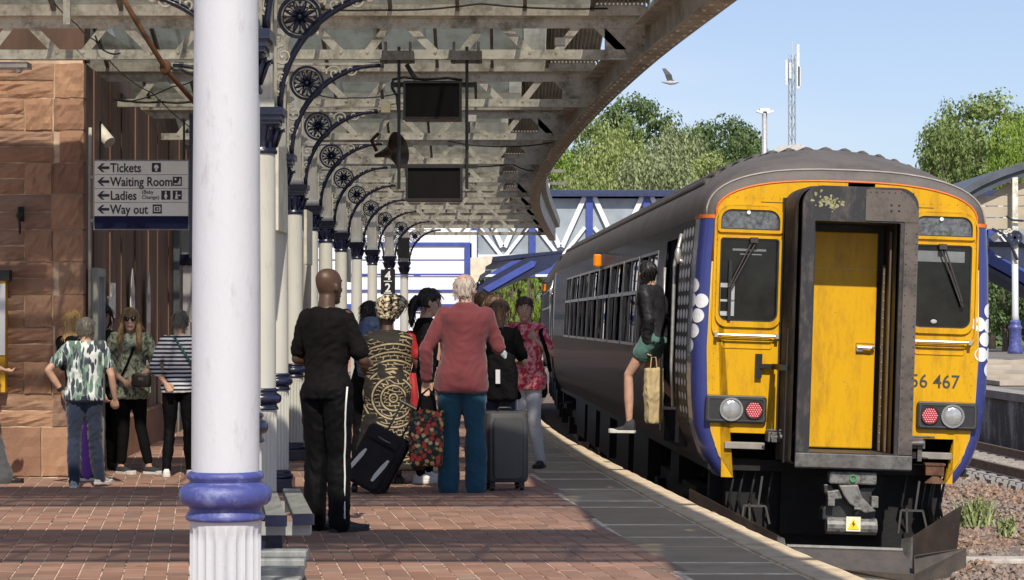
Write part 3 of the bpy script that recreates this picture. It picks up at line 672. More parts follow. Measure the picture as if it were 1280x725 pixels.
# ---------------- lettering helper ----------------
def text(s_, size, mat, parent, loc, rot=(R(90), 0, 0), ext=.001, off=0.0, align='LEFT', name='lettering', sx=1):
    cu = bpy.data.curves.new('t', 'FONT'); cu.body = s_; cu.size = size; cu.extrude = ext; cu.offset = off; cu.align_x = align; cu.resolution_u = 3
    tmp = bpy.data.objects.new('t', cu); COL.objects.link(tmp); bpy.context.view_layer.update()
    me = bpy.data.meshes.new_from_object(tmp.evaluated_get(bpy.context.evaluated_depsgraph_get())); bpy.data.objects.remove(tmp)
    if sx != 1:
        for v in me.vertices: v.co.x *= sx
    me.materials.clear(); me.materials.append(mat); return link(name, me, parent, loc=loc, rot=rot)
ink = M('navy_ink', (.012, .014, .03), .5, var=0, bmp=0)
signw = M('sign_white', (.78, .78, .72), .45, var=.06, scale=3, bmp=0)
# direction sign
t = thing('direction_sign', 'hanging sign listing Tickets, Waiting Room, Ladies and Way out with arrows', 'sign', P(118, 286, 20.7)); t.scale = (20.7/23.2,)*3
SW, SH = 117/F*23.2, 85/F*23.2
m = MB(); m.box(-.012, SW + .012, 0, .06, -.012, SH + .012); m.build('sign_case', M('sign_frame_grey', (.25, .27, .3), .4), t)
m = MB(); m.box(0, SW, -.012, 0, 0, SH*.185); m.build('navy_band', M('sign_navy', (.008, .012, .05), .6, var=.05, bmp=0, spec=.15), t)
rh = SH*.815/4
for k in range(4):
    m = MB(); zb = SH*.185 + k*rh; m.box(0, SW, -.012, 0, zb + .003, zb + rh - .003); m.build('sign_row', signw, t)
def arrow(x, z):
    m = MB(); fn = lambda a, b_, d: (x + a, d, z + b_)
    m.prism([(0, 0), (.05, .045), (.075, .045), (.042, .014), (.125, .014), (.125, -.014), (.042, -.014), (.075, -.045), (.05, -.045)], fn, -.016, -.0125); m.build('arrow', ink, t)
for k, s_ in enumerate(['Way out', 'Ladies', 'Waiting Room', 'Tickets']):
    zb = SH*.185 + k*rh; arrow(.03, zb + rh*.5)
    text(s_, .135, ink, t, (.165, -.014, zb + rh*.5 - .046), off=.0022, sx=.82)
text('(Baby\nChange)', .055, ink, t, (.495, -.014, SH*.185 + rh*1.5 + .018), off=.0004)
def picto(x, k, kind):
    zb = SH*.185 + k*rh + .028; q = rh - .05; m = MB(); m.box(x, x + q, -.015, -.0125, zb, zb + q); o = m.build('pictogram', ink, t)
    m = MB(); fn = lambda a, b_, d: (x + a*q, d, zb + b_*q)
    if kind == 't': m.prism(circ(.5, .55, .26, 10), fn, -.018, -.0155); m.prism([(.35, .12), (.6, .1), (.65, .4), (.4, .4)], fn, -.018, -.0155)
    if kind == 'w': m.prism([(.12, .15), (.88, .15), (.88, .28), (.12, .28)], fn, -.018, -.0155); m.prism([(.6, .32), (.88, .32), (.88, .8), (.72, .8), (.72, .48), (.6, .48)], fn, -.018, -.0155); m.prism(circ(.3, .75, .12, 10), fn, -.018, -.0155)
    if kind == 'l': m.prism(circ(.5, .82, .1, 10), fn, -.018, -.0155); m.prism([(.28, .3), (.72, .3), (.56, .7), (.44, .7)], fn, -.018, -.0155); m.prism([(.4, .08), (.6, .08), (.6, .3), (.4, .3)], fn, -.018, -.0155)
    if kind == 'b': m.prism(circ(.42, .8, .1, 10), fn, -.018, -.0155); m.prism([(.25, .1), (.6, .1), (.5, .68), (.35, .68)], fn, -.018, -.0155); m.prism([(.62, .4), (.85, .4), (.85, .55), (.62, .55)], fn, -.018, -.0155)
    if kind == 'o':
        m.ring2([(.15, .2), (.85, .2), (.85, .8), (.15, .8)], [(.25, .3), (.75, .3), (.75, .7), (.25, .7)], fn, -.018, -.0155); m.prism([(0.38, .5), (.55, .62), (.55, .53), (.95, .53), (.95, .47), (.55, .47), (.55, .38)], fn, -.019, -.0156)
    m.build('symbol', signw, o)
picto(.60, 3, 't'); picto(SW - .16, 2, 'w'); picto(.70, 1, 'l'); picto(.82, 1, 'b'); picto(.61, 0, 'o')
for x in (.05, SW - .05): m = MB(); m.tube([(x, .03, SH), (x, .03, SH + .42)], .012, 6); m.build('hanger_rod', black, t)
m = MB(); m.box(SW + .01, SW + .06, .0, .05, -.3, SH + .5); m.build('side_post', navy, t)
# two dark display boxes on rods
def display(y0, y1, x0, x1, lab):
    a = P(x0, y1, 19.05); b_ = P(x1, y0, 19.05); w_, h_ = b_.x - a.x, b_.z - a.z
    t = thing('display_box', lab, 'display', (a.x, 19.05, a.z), group='dark departure displays under the canopy')
    m = MB(); fn = lambda p, q, d: (p, d, q)
    m.ring2([(0, 0), (w_, 0), (w_, h_), (0, h_)], [(.02, .02), (w_ - .02, .02), (w_ - .02, h_ - .02), (.02, h_ - .02)], fn, -.03, .05); m.box(.004, w_ - .004, .012, .3, .004, h_ - .004); m.build('case', black, t)
    m = MB(); m.box(.02, w_ - .02, -.004, .0115, .02, h_ - .02); m.build('screen', M('dead_screen', (.004, .0035, .0035), .5, var=.1, bmp=0, spec=.15), t)
    m = MB(); m.box(-.13, w_ + .13, .02, .06, h_ - .02, h_ + .012) if y0 > 150 else m.box(-.11, w_ + .11, .0, .05, h_ - .05, h_ - .01); m.build('crossbar', black, t)
display(101, 149, 504, 577, 'upper dark display box hanging from the canopy truss'); display(207, 251, 507, 578, 'lower dark display box hanging beneath the other one')
m = MB()
t = thing('hanging_rods', 'pair of black rods clamped to the truss holding the two displays', 'display bracket', P(540, 70, 19.05))
for x in (498.5, 583.5):
    m = MB(); m.tube([P(x, 58, 19.02), P(x, 236, 19.02)], .014, 8); m.build('rod', black, t, world=True)
    a = P(x, 72, 19.1); m = MB(); m.box(a.x - .14, a.x + .13, 18.98, 19.26, a.z - .03, a.z + .05)
    for dx in (-.11, .1): m.tube([(a.x + dx, 19.02, a.z - .06), (a.x + dx, 19.02, a.z + .13)], .012, 6)
    m.build('clamp', steel, t, world=True)
m = MB(); m.tube([P(578, 100, 19.1), P(560, 97, 19.1), P(530, 99, 19.1), P(505, 96, 19.1), P(491, 99, 19.1), P(490, 110, 19.1), P(496, 120, 19.1), P(499, 150, 19.1)], .012, 6); m.build('cable', black, t, world=True, smooth=True)
m = MB(); m.tube([P(508, 80, 19.1), P(515, 92, 19.1), P(520, 99, 19.1)], .02, 6); m.build('stub_cable', black, t, world=True)
# bell lamp / tannoy behind the rods
t = thing('horn_speaker', 'brown flared horn loudspeaker hanging behind the left display rod', 'loudspeaker', P(495, 188, 24.5))
m = MB(); m.lathe([(.02, -.28), (.035, -.2), (.07, -.1), (.14, -.02), (.2, .03), (.205, .035), (.19, .02), (.13, -.03), (.03, -.15)], n=24)
m.build('horn', M('bronze_horn', (.10, .075, .055), .35, .3, var=.3), t, smooth=True, rot=(R(80), R(0), R(60)))
m = MB(); m.tube([(-.22, .1, 0), (-.28, .1, .12), (-.2, .1, .2)], .02, 6); m.build('bracket', rust, t)
m = MB(); c = P(482, 135, 23.4); m.cbox(c, (.1, .06, .1)); tag(m.build('junction_box', M('beige_box', (.5, .45, .3), .6), bevel=.004), 'small beige junction box on the truss left of the upper display', 'junction box')
# black curved light and white camera on the wall corner
t = thing('security_camera', 'white cylindrical camera on wall arm beside the stone corner', 'security camera', P(128, 172, 22.3))
m = MB(); m.tube([(-.06, -.02, .1), (.09, -.12, -.06)], [.07, .065], 16); m.build('camera_body', M('camera_white', (.55, .53, .46), .4), t, auto=40)
m = MB(); m.tube([(-.10, .02, .14), (-.055, -.022, .095)], .074, 16); m.build('rear_cap', M('camera_grey', (.3, .3, .3), .5), t, auto=40)
m = MB(); m.tube([(-.08, 0, .05), (-.15, .05, -.03)], .02, 6); m.build('arm', black, t)
m = MB(); a = P(116, 152, 22.2); pts = [(0, .19), (.05, .17), (.075, .08), (.075, -.1), (.04, -.18), (-.05, -.2), (-.075, -.16), (-.075, .17)]
m.prism(pts, lambda p, q, d: (a.x + p, a.y + d, a.z + q), 0, .18); tag(m.build('wall_speaker', black, bevel=.01), 'black rounded wall speaker on the office corner above the sign', 'speaker')
# slanting rusty pole and loose cables, upper left
m = MB(); m.tube([P(150, -8, 16.5), P(172, 30, 16.6), P(208, 88, 16.8), P(262, 150, 17.2)], .02, 8); m.ell(P(206, 84, 16.8), .045, .03, .06)
tag(m.build('slanting_pole', rust, smooth=True), 'dark rusty pole slanting across the trusses left of the white column', 'pole')
def cable(pts, r, lab):
    m = MB(); q = []
    for i in range(len(pts) - 1):
        a, b_ = Vector(pts[i]), Vector(pts[i+1])
        for k in range(5): u = k/5; p = a.lerp(b_, u); p.z -= .02*math.sin(math.pi*u); q.append(p)
    q.append(Vector(pts[-1])); m.tube(q, r, 5); tag(m.build('cable', black, smooth=True), lab, 'cable')
cable([P(60, -5, 19.0), P(95, 30, 19.0), P(118, 50, 19.0), P(150, 90, 21), P(190, 116, 23.3), P(245, 165, 23.4)], .006, 'thin black cable drooping down across the left trusses toward the white column')
cable([P(112, 120, 23.3), P(150, 124, 23.3), P(200, 127, 23.3), P(250, 125, 23.3)], .012, 'thick cable lying along the second truss left of the white column')
cable([P(118, 44, 19.1), P(128, 62, 19.1), P(150, 66, 19.1)], .008, 'short tangled cable loop hanging from the nearest truss')
cable([P(210, 82, 17), P(225, 86, 18), P(250, 92, 19)], .014, 'short black cable joining the rusty pole to the white column')
cable([P(130, 118, 23.3), P(160, 127, 23.2), P(215, 108, 23.2), P(250, 96, 23.2)], .007, 'black cable crossing above the direction sign')
m = MB(); a = P(82, -5, 18.9); b_ = P(82, 30, 18.9); m.box(a.x - .03, a.x + .03, 18.9, 18.95, b_.z, a.z); m.build
tag(m.build('hanger_strap', cream, bevel=.003), 'cream flat iron strap hanging down in front of the first truss', 'strap')
m = MB(); a = P(0, 81, 19.3); m.box(a.x - .3, a.x + .25, 19.2, 19.4, a.z - .03, a.z + .02); m.ell((a.x + .17, 19.25, a.z - .05), .03, .03, .03)
tag(m.build('strip_light', M('light_case', (.42, .42, .4), .5)), 'grey strip light case under the truss at the left frame edge', 'light')
cable([P(360, 6, 19.0), P(470, 12, 19.0), P(600, 4, 19.0), P(760, 10, 19.0)], .009, 'long thin cable lying along the nearest truss above the displays')
cable([P(395, 118, 23.4), P(440, 122, 23.4), P(500, 116, 23.4), P(560, 121, 23.4)], .007, 'cable sagging under the second truss behind the upper display')
cable([P(560, 176, 27.6), P(620, 183, 27.6), P(690, 178, 27.6)], .009, 'short cable along the third truss right of the displays')
cable([P(575, 208, 33), P(640, 205, 33), P(668, 214, 33)], .010, 'dark cable on the far trusses near the curved canopy edge')
for (x, y, Z, lab) in ((590, 148, 22.6, 'small grey junction box on the second truss right of the upper display'), (700, 52, 18.9, 'small grey junction box on the nearest truss toward the canopy edge')):
    m = MB(); c = P(x, y, Z); m.cbox(c, (.09, .06, .07)); tag(m.build('junction_box', M('box_grey', (.3, .3, .29), .6), bevel=.004), lab, 'junction box')
# edge-on white signs on the columns
for (x0, x1, y0, y1, Z, lab) in ((341, 348, 184, 288, 18.4, 'tall thin white sign seen edge-on against the fourth column'), (379.5, 383.5, 262, 330, 26.5, 'short white sign seen edge-on beside the sixth column'), (432, 435, 310, 352, 38.5, 'tiny white sign seen edge-on far down the column row')):
    a, b_ = P(x0, y1, Z), P(x1, y0, Z); m = MB(); m.box(a.x, b_.x, Z, Z + .75, a.z, b_.z); tag(m.build('edge_sign', M('sign_cream', (.58, .56, .48), .5), bevel=.004), lab, 'sign', 'signs seen edge-on on the columns')
# platform number sign
t = thing('platform_number_sign', 'black sign with white numbers 4 and 2 on a far column', 'sign', (colX(49.7) - .02, 49.5, 2.05))
m = MB(); m.box(-.16, .16, -.05, 0, 0, .56); m.build('panel', M('sign_black', (.008, .008, .01), .4, bmp=0), t)
for s_, z in (('4', .33), ('2', .06)): text(s_, .27, whitep, t, (0, -.053, z), off=.006, align='CENTER')
for z in (.285, .02): m = MB(); m.box(-.09, .09, -.055, -.051, z, z + .02); m.build('small_print', whitep, t)
m = MB(); a = colX(54.5); m.box(a - .14, a + .14, 54.1, 54.3, 3.0, 3.5); tag(m.build('black_box', black, bevel=.02), 'small black box mounted high on the farthest column', 'box')
# benches
def slat(parent, x, y0, y1, z, w_, curved=0):
    m = MB(); n = 8; rings = []; x_ = x
    for k in range(n + 1):
        y = y0 + (y1 - y0)*k/n; dz = -curved*(1 - k/n)**3; x = x_ - .135*(y - y0)
        rings.append([(x - w_/2, y, z - .045 + dz), (x + w_/2, y, z - .045 + dz), (x + w_/2, y, z + dz), (x - w_/2, y, z + dz)])
    m.loft(rings); return m.build('slat', M('weathered_slat', (.22, .23, .22), .7, var=.25, scale=8, st=(3, .5, 1)), parent, world=True, bevel=.006)
def end_cap(parent, x, y, z, w_): m = MB(); m.box(x - w_/2 - .004, x + w_/2 + .004, y - .012, y + .012, z - .055, z + .004); m.build('end_cap', navy, parent, world=True)
t = thing('platform_bench', 'grey slatted bench with navy ends between two columns, beside the man in black', 'bench', (-1.28, 12.6, 0))
for x in (-1.36, -1.235, -1.10): slat(t, x, 11.55 + (x + 1.36)*.6, 13.5, .455, .105, 0); end_cap(t, x, 11.54 + (x + 1.36)*.6, .455, .105)
m = MB(); m.box(-1.44, -1.07, 11.75, 11.85, .34, .405); m.build('crossbar', M('pale_bar', (.34, .35, .35), .6), t, world=True); m = MB(); m.box(-1.62, -1.25, 13.15, 13.25, .34, .405); m.build('crossbar', MC['pale_bar'], t, world=True)
m = MB(); m.box(-1.37, -1.22, 11.78, 11.84, .0, .34); m.build('leg', navy, t, world=True); m = MB(); m.box(-1.57, -1.42, 13.18, 13.24, .0, .34); m.build('leg', navy, t, world=True)
t = thing('platform_bench', 'lower grey slatted bench at the bottom edge right of the white column', 'bench', (-1.2, 9.6, 0))
for k, (y, z) in enumerate(((10.15, .43), (9.93, .415), (9.70, .40), (9.45, .385))):
    m = MB(); m.box(-1.36, -.935 + .012*k, y - .06, y + .06, z - .05, z); m.build('slat', M('weathered_slat', (.2,)*3), t, world=True, bevel=.006)
m = MB(); m.box(-1.33, -1.27, 9.3, 10.2, .3, .38); m.box(-1.33, -1.25, 9.7, 9.78, 0, .3); m.build('leg', navy, t, world=True)
# ---------------- train ----------------
yel = MG('train_yellow', (.60, .325, .004), (.30, .15, .015), .42, (.48, .90), 4.2, st=(1.6, 1, .38), coat=.25, bmp=.04, fine=60)
yel.node_tree.nodes['Principled BSDF'].inputs['Coat Weight'].default_value = .03; yel.node_tree.nodes['Principled BSDF'].inputs['Specular IOR Level'].default_value = .25
_nt = yel.node_tree; _b = _nt.nodes['Principled BSDF']; _old = _b.inputs['Base Color'].links[0].from_socket
_s = noi(_nt, coords(_nt), 38, 2); _nt.links.new(mixc(_nt, ramp(_nt, _s, [(.70, (0, 0, 0)), (.76, (.55, .55, .55))]), _old, (.14, .06, .02)), _b.inputs['Base Color'])
tblue = MG('train_blue', (.035, .045, .19), (.10, .12, .28), .32, (.6, .9), 8, coat=.35, bmp=.05, fine=50)
orange = M('orange_line', (.60, .14, .02), .5, var=.15, scale=8)
def glossmix(name, col, fac, rough, bsc, bst, bsp):
    m, nt, b = _mat(name); b.inputs['Specular IOR Level'].default_value = .1; b.inputs['Roughness'].default_value = .6; b.inputs['Base Color'].default_value = (*col, 1)
    g = N(nt, 'ShaderNodeBsdfGlossy'); g.inputs['Roughness'].default_value = rough; g.inputs['Color'].default_value = (.85, .85, .85, 1)
    bn = bump(nt, b, noi(nt, coords(nt, bsc), bsp, 3), bst, .03); nt.links.new(bn.outputs[0], g.inputs['Normal'])
    mx = N(nt, 'ShaderNodeMixShader'); mx.inputs[0].default_value = fac; nt.links.new(b.outputs[0], mx.inputs[1]); nt.links.new(g.outputs[0], mx.inputs[2]); nt.links.new(mx.outputs[0], nt.nodes['Material Output'].inputs[0]); return m
side_m = glossmix('train_side_dark', (.008, .007, .020), .095, .05, (1, 1.5, .12), .5, 5.0)
roofg = MG('roof_grime', (.105, .092, .084), (.065, .055, .05), .7, (.42, .7), 2.2, bmp=.2)
_x, nt, b = _mat('train_side_indigo'); co = coords(nt, (1, 1, 1))
nt.links.new(ramp(nt, noi(nt, co, 3, 4), [(.35, (.018, .015, .035)), (.7, (.035, .028, .055))]), b.inputs['Base Color']); b.inputs['Roughness'].default_value = .16
b.inputs['Specular IOR Level'].default_value = .22
bump(nt, b, noi(nt, coords(nt, (1, 1.0, .10)), 4.5, 3), .9, .03)
rub = MG('gangway_rubber', (.028, .024, .022), (.085, .065, .05), .6, (.42, .72), 5, st=(1, 1, .6), bmp=.35)
gwf = MG('gangway_frame', (.105, .085, .072), (.045, .038, .035), .6, (.46, .68), 4, bmp=.25)
gwd = MG('gangway_scuffed', (.022, .021, .023), (.10, .085, .075), .45, (.50, .72), 4.5, st=(1, 1, .45), bmp=.3)
glass = M('dark_glass', (.006, .007, .007), .06, var=.6, scale=2.2, bmp=.03, bsc=3, spec=.3, col2=(.018, .020, .019))
glassu = M('upper_glass', (.05, .055, .06), .12, var=.4, scale=30, bmp=.02, spec=.8, col2=(.16, .17, .18))
gside = glossmix('side_glass', (.004, .004, .005), .55, .0, (1, 1.4, .5), .012, 1.6)
_gn = gside.node_tree; _mxn = [n for n in _gn.nodes if n.type == 'MIX_SHADER'][0]; _tr = N(_gn, 'ShaderNodeBsdfTransparent'); _tr.inputs[0].default_value = (.30, .32, .32, 1); _gn.links.new(_tr.outputs[0], _mxn.inputs[1])
alu = M('worn_aluminium', (.55, .54, .50), .35, .7, var=.2, scale=12)
UT = [(.90, 1.09), (.95, 1.14), (1.12, 1.25), (1.35, 1.335), (1.7, 1.375), (2.1, 1.385), (2.8, 1.37), (3.31, 1.335)]
def U(w_):
    for (a, u0), (b_, u1) in zip(UT, UT[1:]):
        if w_ <= b_: 
            t = (w_ - a)/(b_ - a); return u0 + (u1 - u0)*t
    return UT[-1][1]
def arc(ue, h, n, N_=28, w0=3.31):
    pts = []
    for k in range(N_ + 1):
        a = math.pi*k/N_; c, s_ = math.cos(a), math.sin(a)
        pts.append((-ue*math.copysign(abs(c)**(2/n), c), w0 + h*abs(s_)**(2/n)))
    return pts
CW = .13
def corner(s_, w_, sg):   # wrap surface from front (0) to side (1)
    a = s_*math.pi/2; return Vector((sg*(U(w_) - CW + CW*math.sin(a)), .17*(1 - math.cos(a)), w_))
def build_car(t, detail=True):
    front_y = lambda a, b_, d: (a, d, b_)
    WS = [.92, 1.0, 1.12, 1.25, 1.4, 1.6, 1.8, 2.1, 2.5, 2.9, 3.31]
    # roof
    A1 = arc(1.295, .47, 2.6); A0 = arc(1.215, .36, 2.6); A2 = arc(1.335, .745, 2.1)
    m = MB(); secs = [[(a, .0, b_) for a, b_ in A0], [(a, .015, b_) for a, b_ in arc(1.25, .42, 2.6)], [(a, .06, b_) for a, b_ in A1]]
    for q, v in ((.25, .3), (.5, .55), (.8, .85), (1, 1.15)):
        e = q**.8; secs.append([(a1 + (a2 - a1)*e, v, b1 + (b2 - b1)*e) for (a1, b1), (a2, b2) in zip(A1, A2)])
    secs.append([(a, 22.9, b_) for a, b_ in A2]); m.loft(secs, cap=False, closed=False); m.build('roof', roofg, t, auto=50)
    m = MB(); m.tube([(a, .055, b_ + .002) for a, b_ in A1], .009, 5); m.build('roof_seam', M('pale_seam', (.32, .29, .26), .6), t, smooth=True)
    for k in range(17):      # raised ribs running along the roof
        a = math.pi*(.17 + .66*k/16); c, s_ = math.cos(a), math.sin(a)
        u_, w_ = -1.335*math.copysign(abs(c)**(2/2.1), c), 3.31 + .745*abs(s_)**(2/2.1)
        m = MB(); nx = Vector((c*-1, 0, s_)).normalized(); tx = Vector((s_, 0, c))
        prof = [(-.05, -.01), (-.028, .026), (0, .034), (.028, .026), (.05, -.01)]
        m.loft([[Vector((u_, v, w_)) + tx*p + nx*(q*(.4 if v == 1.12 else 1)) for p, q in prof] for v in (1.12, 1.22, 22.8)]); m.build('roof_rib', roofg, t, smooth=False)
    # sides
    def strip(sg, v0, v1, w0, w1, mat_, name, off=0, th=.05):
        ws = [w_ for w_ in WS if w0 < w_ < w1]; ws = [w0] + ws + [w1]
        m = MB(); P_ = [(sg*(U(w_) + off), w_) for w_ in ws] + [(sg*(U(w_) + off - th), w_) for w_ in ws[::-1]]
        m.loft([[(a, v0, b_) for a, b_ in P_], [(a, v1, b_) for a, b_ in P_]]); return m.build(name, mat_, t, auto=30)
    D0, D1 = 1.5, 2.85
    bays = [3.55, 5.75, 7.8, 9.85, 11.9, 13.95, 16.0, 18.05, 19.6]
    for sg in ((-1, 1) if detail else (-1,)):
        for s0, s1 in ((0, 1),):
            m = MB(); m.loft([[corner(k/6, w_, sg) for k in range(7)] for w_ in WS], cap=False, closed=False); m.build('corner_panel', tblue, t, auto=60)
        strip(sg, .17, .48, .92, 3.31, tblue, 'corner_side')
        strip(sg, .48, D0, .95, 3.31, side_m, 'side_panel')
        if sg == 1: strip(1, D0, D1, .95, 3.31, side_m, 'side_panel')
        else: strip(-1, D0, D1, 3.17, 3.31, side_m, 'door_header'); strip(-1, D0, D1, .95, 1.10, side_m, 'door_step')
        strip(sg, D1, 22.9, .95, 2.06, side_m, 'lower_side'); strip(sg, D1, 22.9, 3.1, 3.31, side_m, 'upper_side')
        ends = [D1, bays[0] + .09] + [b_ for bb in bays[1:-1] for b_ in (bb - .09, bb + .09)] + [bays[-1] - .09, 22.9]
        for k in range(0, len(ends), 2): strip(sg, ends[k], ends[k+1], 2.06, 3.1, side_m, 'window_pillar')
        for k in range(len(bays) - 1):
            v0, v1 = bays[k] + .09, bays[k+1] - .09
            for (a0, a1, nm) in ((2.08, 2.66, 'window'), (2.70, 3.08, 'top_light')):
                for (va, vb2) in ((v0, (v0 + v1)/2), ((v0 + v1)/2, v1)):
                    o0 = random.uniform(-.004, .010); o1 = o0 - random.choice([.004, .014, .022, .030]); o2 = random.uniform(-.004, .004)
                    m = MB(); m.loft([[(sg*(U(w_) - .034 + oo + o2*(w_ - a0)), v, w_) for w_ in (a0, (a0 + a1)/2, a1)] for v, oo in ((va, o0), (vb2, o1))], cap=False, closed=False); m.build(nm, gside, t, smooth=True)
            m = MB(); fr = lambda w0, w1, a, c: m.loft([[(sg*(U(w0) + .006), v, w0), (sg*(U(w1) + .006), v, w1), (sg*(U(w1) - .02), v, w1), (sg*(U(w0) - .02), v, w0)] for v in (a, c)])
            fr(2.05, 2.085, v0, v1); fr(2.655, 2.70, v0, v1); fr(3.075, 3.105, v0, v1)
            for v in (v0, (v0 + v1)/2, v1):
                m.loft([[(sg*(U(w_) + .006), v - .018, w_), (sg*(U(w_) + .006), v + .018, w_), (sg*(U(w_) - .02), v + .018, w_), (sg*(U(w_) - .02), v - .018, w_)] for w_ in (2.06, 2.6, 3.1)])
            m.build('window_frame', M('window_rubber', (.26, .26, .26), .4, var=.2, bmp=0), t)
        if sg == 1: continue
        # doorway: dark vestibule with the sliding leaf pocket
        m = MB(); m.add([(-1.32, D0, 1.1), (-.7, D0, 1.1), (-.7, D1, 1.1), (-1.32, D1, 1.1), (-1.32, D0, 3.17), (-.7, D0, 3.17), (-.7, D1, 3.17), (-1.32, D1, 3.17)], [(0, 1, 2, 3), (4, 5, 6, 7), (1, 5, 6, 2), (0, 1, 5, 4), (3, 2, 6, 7)])
        m.build('vestibule', M('vestibule_grey', (.03, .03, .035), .6), t)
        m = MB(); m.box(-1.30, -1.27, D0 + .02, D0 + .5, 1.12, 3.15); m.build('door_leaf', side_m, t, bevel=.01)
        m = MB(); m.tube([(-1.39, D0 - .06, 1.5), (-1.42, D0 - .06, 1.9), (-1.42, D0 - .06, 2.9), (-1.36, D0 - .06, 3.2)], .018, 8); m.build('door_handrail', alu, t, smooth=True); m = MB(); m.tube([(-1.36, D1 - .06, 1.2), (-1.37, D1 - .06, 2.9)], .016, 8); m.build('door_handrail', alu, t, smooth=True)
        m = MB(); m.ell((-1.41, D0 - .25, 2.98), .035, .035, .085, 10, 8); m.tube([(-1.34, D0 - .25, 2.9), (-1.42, D0 - .25, 2.95)], .02, 6); m.build('door_lamp', alu, t, smooth=True)
        m = MB(); m.lathe([(.05, -.09), (.06, -.07), (.06, .07), (.05, .09)], (-1.43, 11.4, 3.2), 12); lp = m.build('indicator_lamp', M('amber_lens', (.9, .26, .01), .25, var=.1, bmp=0), t, smooth=False)
        m = MB(); m.box(-1.46, -1.35, 11.36, 11.44, 3.30, 3.33); m.box(-1.40, -1.33, 11.33, 11.47, 3.08, 3.12); m.build('lamp_bracket', black, lp)
    # cant rail stripe
    m = MB()
    for sg in (-1, 1): m.loft([[(sg*(U(3.3) + .004), v, 3.295), (sg*(U(3.3) + .004), v, 3.33), (sg*(U(3.3) - .03), v, 3.33), (sg*(U(3.3) - .03), v, 3.295)] for v in (.16, .55)]); m.loft([[corner(k/6, 3.31, sg) + Vector((sg*.004, -.004, -.017)), corner(k/6, 3.31, sg) + Vector((sg*.004, -.004, .017)), corner(k/6, 3.31, sg) + Vector((-sg*.02, .02, .017)), corner(k/6, 3.31, sg) + Vector((-sg*.02, .02, -.017))] for k in range(7)])
    m.build('orange_stripe', orange, t)
    # floor + ends so the shell is closed
    m = MB(); m.box(-1.2, 1.2, .1, 22.9, .98, 1.08); m.box(-1.3, 1.3, 22.88, 22.92, 1.0, 3.6); m.build('floor_pan', blackm, t)
    for v in (5.2, 7.0, 8.8, 10.6, 12.4, 14.2, 16.0, 17.8):
        for sg in (-1, 1): m = MB(); m.box(sg*.62 - .42, sg*.62 + .42, v + .2, v + .32, 1.5, 2.3); m.box(sg*.62 - .42, sg*.62 + .42, v - .25, v + .2, 1.45, 1.55); m.build('passenger_seat', M('seat_moquette', (.03, .04, .12), .9, var=.3, scale=30), t, bevel=.03)
    m = MB(); m.box(-1.3, 1.3, 3.0, 22.8, 3.32, 3.36); m.build('ceiling', M('interior_white', (.4, .4, .38), .7), t)
    # underframe boxes, bogies
    m = MB()
    for v in (6.5, 9.0, 12, 14.6, 17): m.box(-1.2, -.2, v - .9, v + .9, .4, .98); m.box(.2, 1.2, v - .9, v + .9, .4, .98)
    m.box(-.12, .12, .5, 22.5, .75, .99); m.build('underframe_boxes', blackm, t)
    for vb in (3.6, 19.3):
        m = MB()
        for sg in (-1, 1):
            m.box(sg*1.0 - .08, sg*1.0 + .08, vb - 1.7, vb + 1.7, .45, .68); m.cbox((sg*1.03, vb, .78), (.16, .8, .3)); m.box(-1.0, 1.0, vb - .15, vb + .15, .50, .66)
            for dv in (-1.3, 1.3): m.cbox((sg*1.06, vb + dv, .42), (.22, .32, .3))
        bo = m.build('bogie', blackm, t)
        for dv in (-1.3, 1.3):
            m = MB()
            for sg in (-1, 1): m.loft([[(sg*x_, vb + dv + r*math.cos(2*math.pi*k/24), .42 + r*math.sin(2*math.pi*k/24)) for k in range(24)] for x_, r in ((.66, .40), (.68, .45), (.72, .42), (.80, .42), (.80, .3), (.78, .1))])
            m.tube([(-.8, vb + dv, .42), (.8, vb + dv, .42)], .08, 10); m.build('wheelset', M('wheel_steel', (.06, .045, .038), .5, .4, var=.3), bo, auto=40)
car = thing('passenger_train', 'yellow-fronted diesel train with dark indigo sides and open end door, number 156 467', 'train', (2.975, 20.4, -.915), rot=(0, R(1.9), R(2.15)))
build_car(car)
t2 = thing('passenger_train', 'second carriage barely seen behind the first, with its own amber side lamp', 'train carriage', (2.20, 43.75, -.915), rz=R(-.1)); 
build_car(t2, False)
# face
t = car
def yf(a, b_, d): return (a, d, b_)
face = arc(1.215, .36, 2.6, 24)
L = [(-(U(w_) - CW), w_) for w_ in (.92, 1.12, 1.33, 1.6, 2.1, 2.8, 3.31)]
m = MB()
# two halves either side of the gangway with the notch over the black underframe
def half(sg):
    top = [p for p in face if (p[0] <= 0 if sg < 0 else p[0] >= 0)]
    if sg < 0: pts = L[:] + top[1:] + [(0, 1.33)] + [(-1.09, 1.33), (-1.09, .92)]
    else: pts = [(0, 1.33)] + top[:-1] + [(-a, b_) for a, b_ in L[::-1]] + [(1.05, .92), (1.05, 1.33)]
    m = MB(); m.prism(pts, yf, -.012, .03); m.build('front_panel', yel, t)
half(-1); half(1)
m = MB(); o1 = [(-(U(w_) - CW) , w_) for w_ in (2.9, 3.31)] + face[1:-1] + [((U(w_) - CW), w_) for w_ in (3.31, 2.9)]
m.tube([(a, -.008, b_) for a, b_ in o1], .011, 5); m.build('orange_border', orange, t, smooth=True)
m = MB(); m.tube([(-(U(w_) - CW), -.008, w_) for w_ in (.92, 1.2, 1.6, 2.1, 2.9)], .007, 5); m.build('panel_edge', M('yellow_edge', (.5, .35, .12), .5), t, smooth=True); m = MB(); m.tube([((U(w_) - CW), -.008, w_) for w_ in (.92, 1.2, 1.6, 2.1, 2.9)], .007, 5); m.build('panel_edge', M('yellow_edge', (.5, .35, .12), .5), t, smooth=True)
rubk = M('window_seal', (.02, .02, .02), .5, bmp=0)
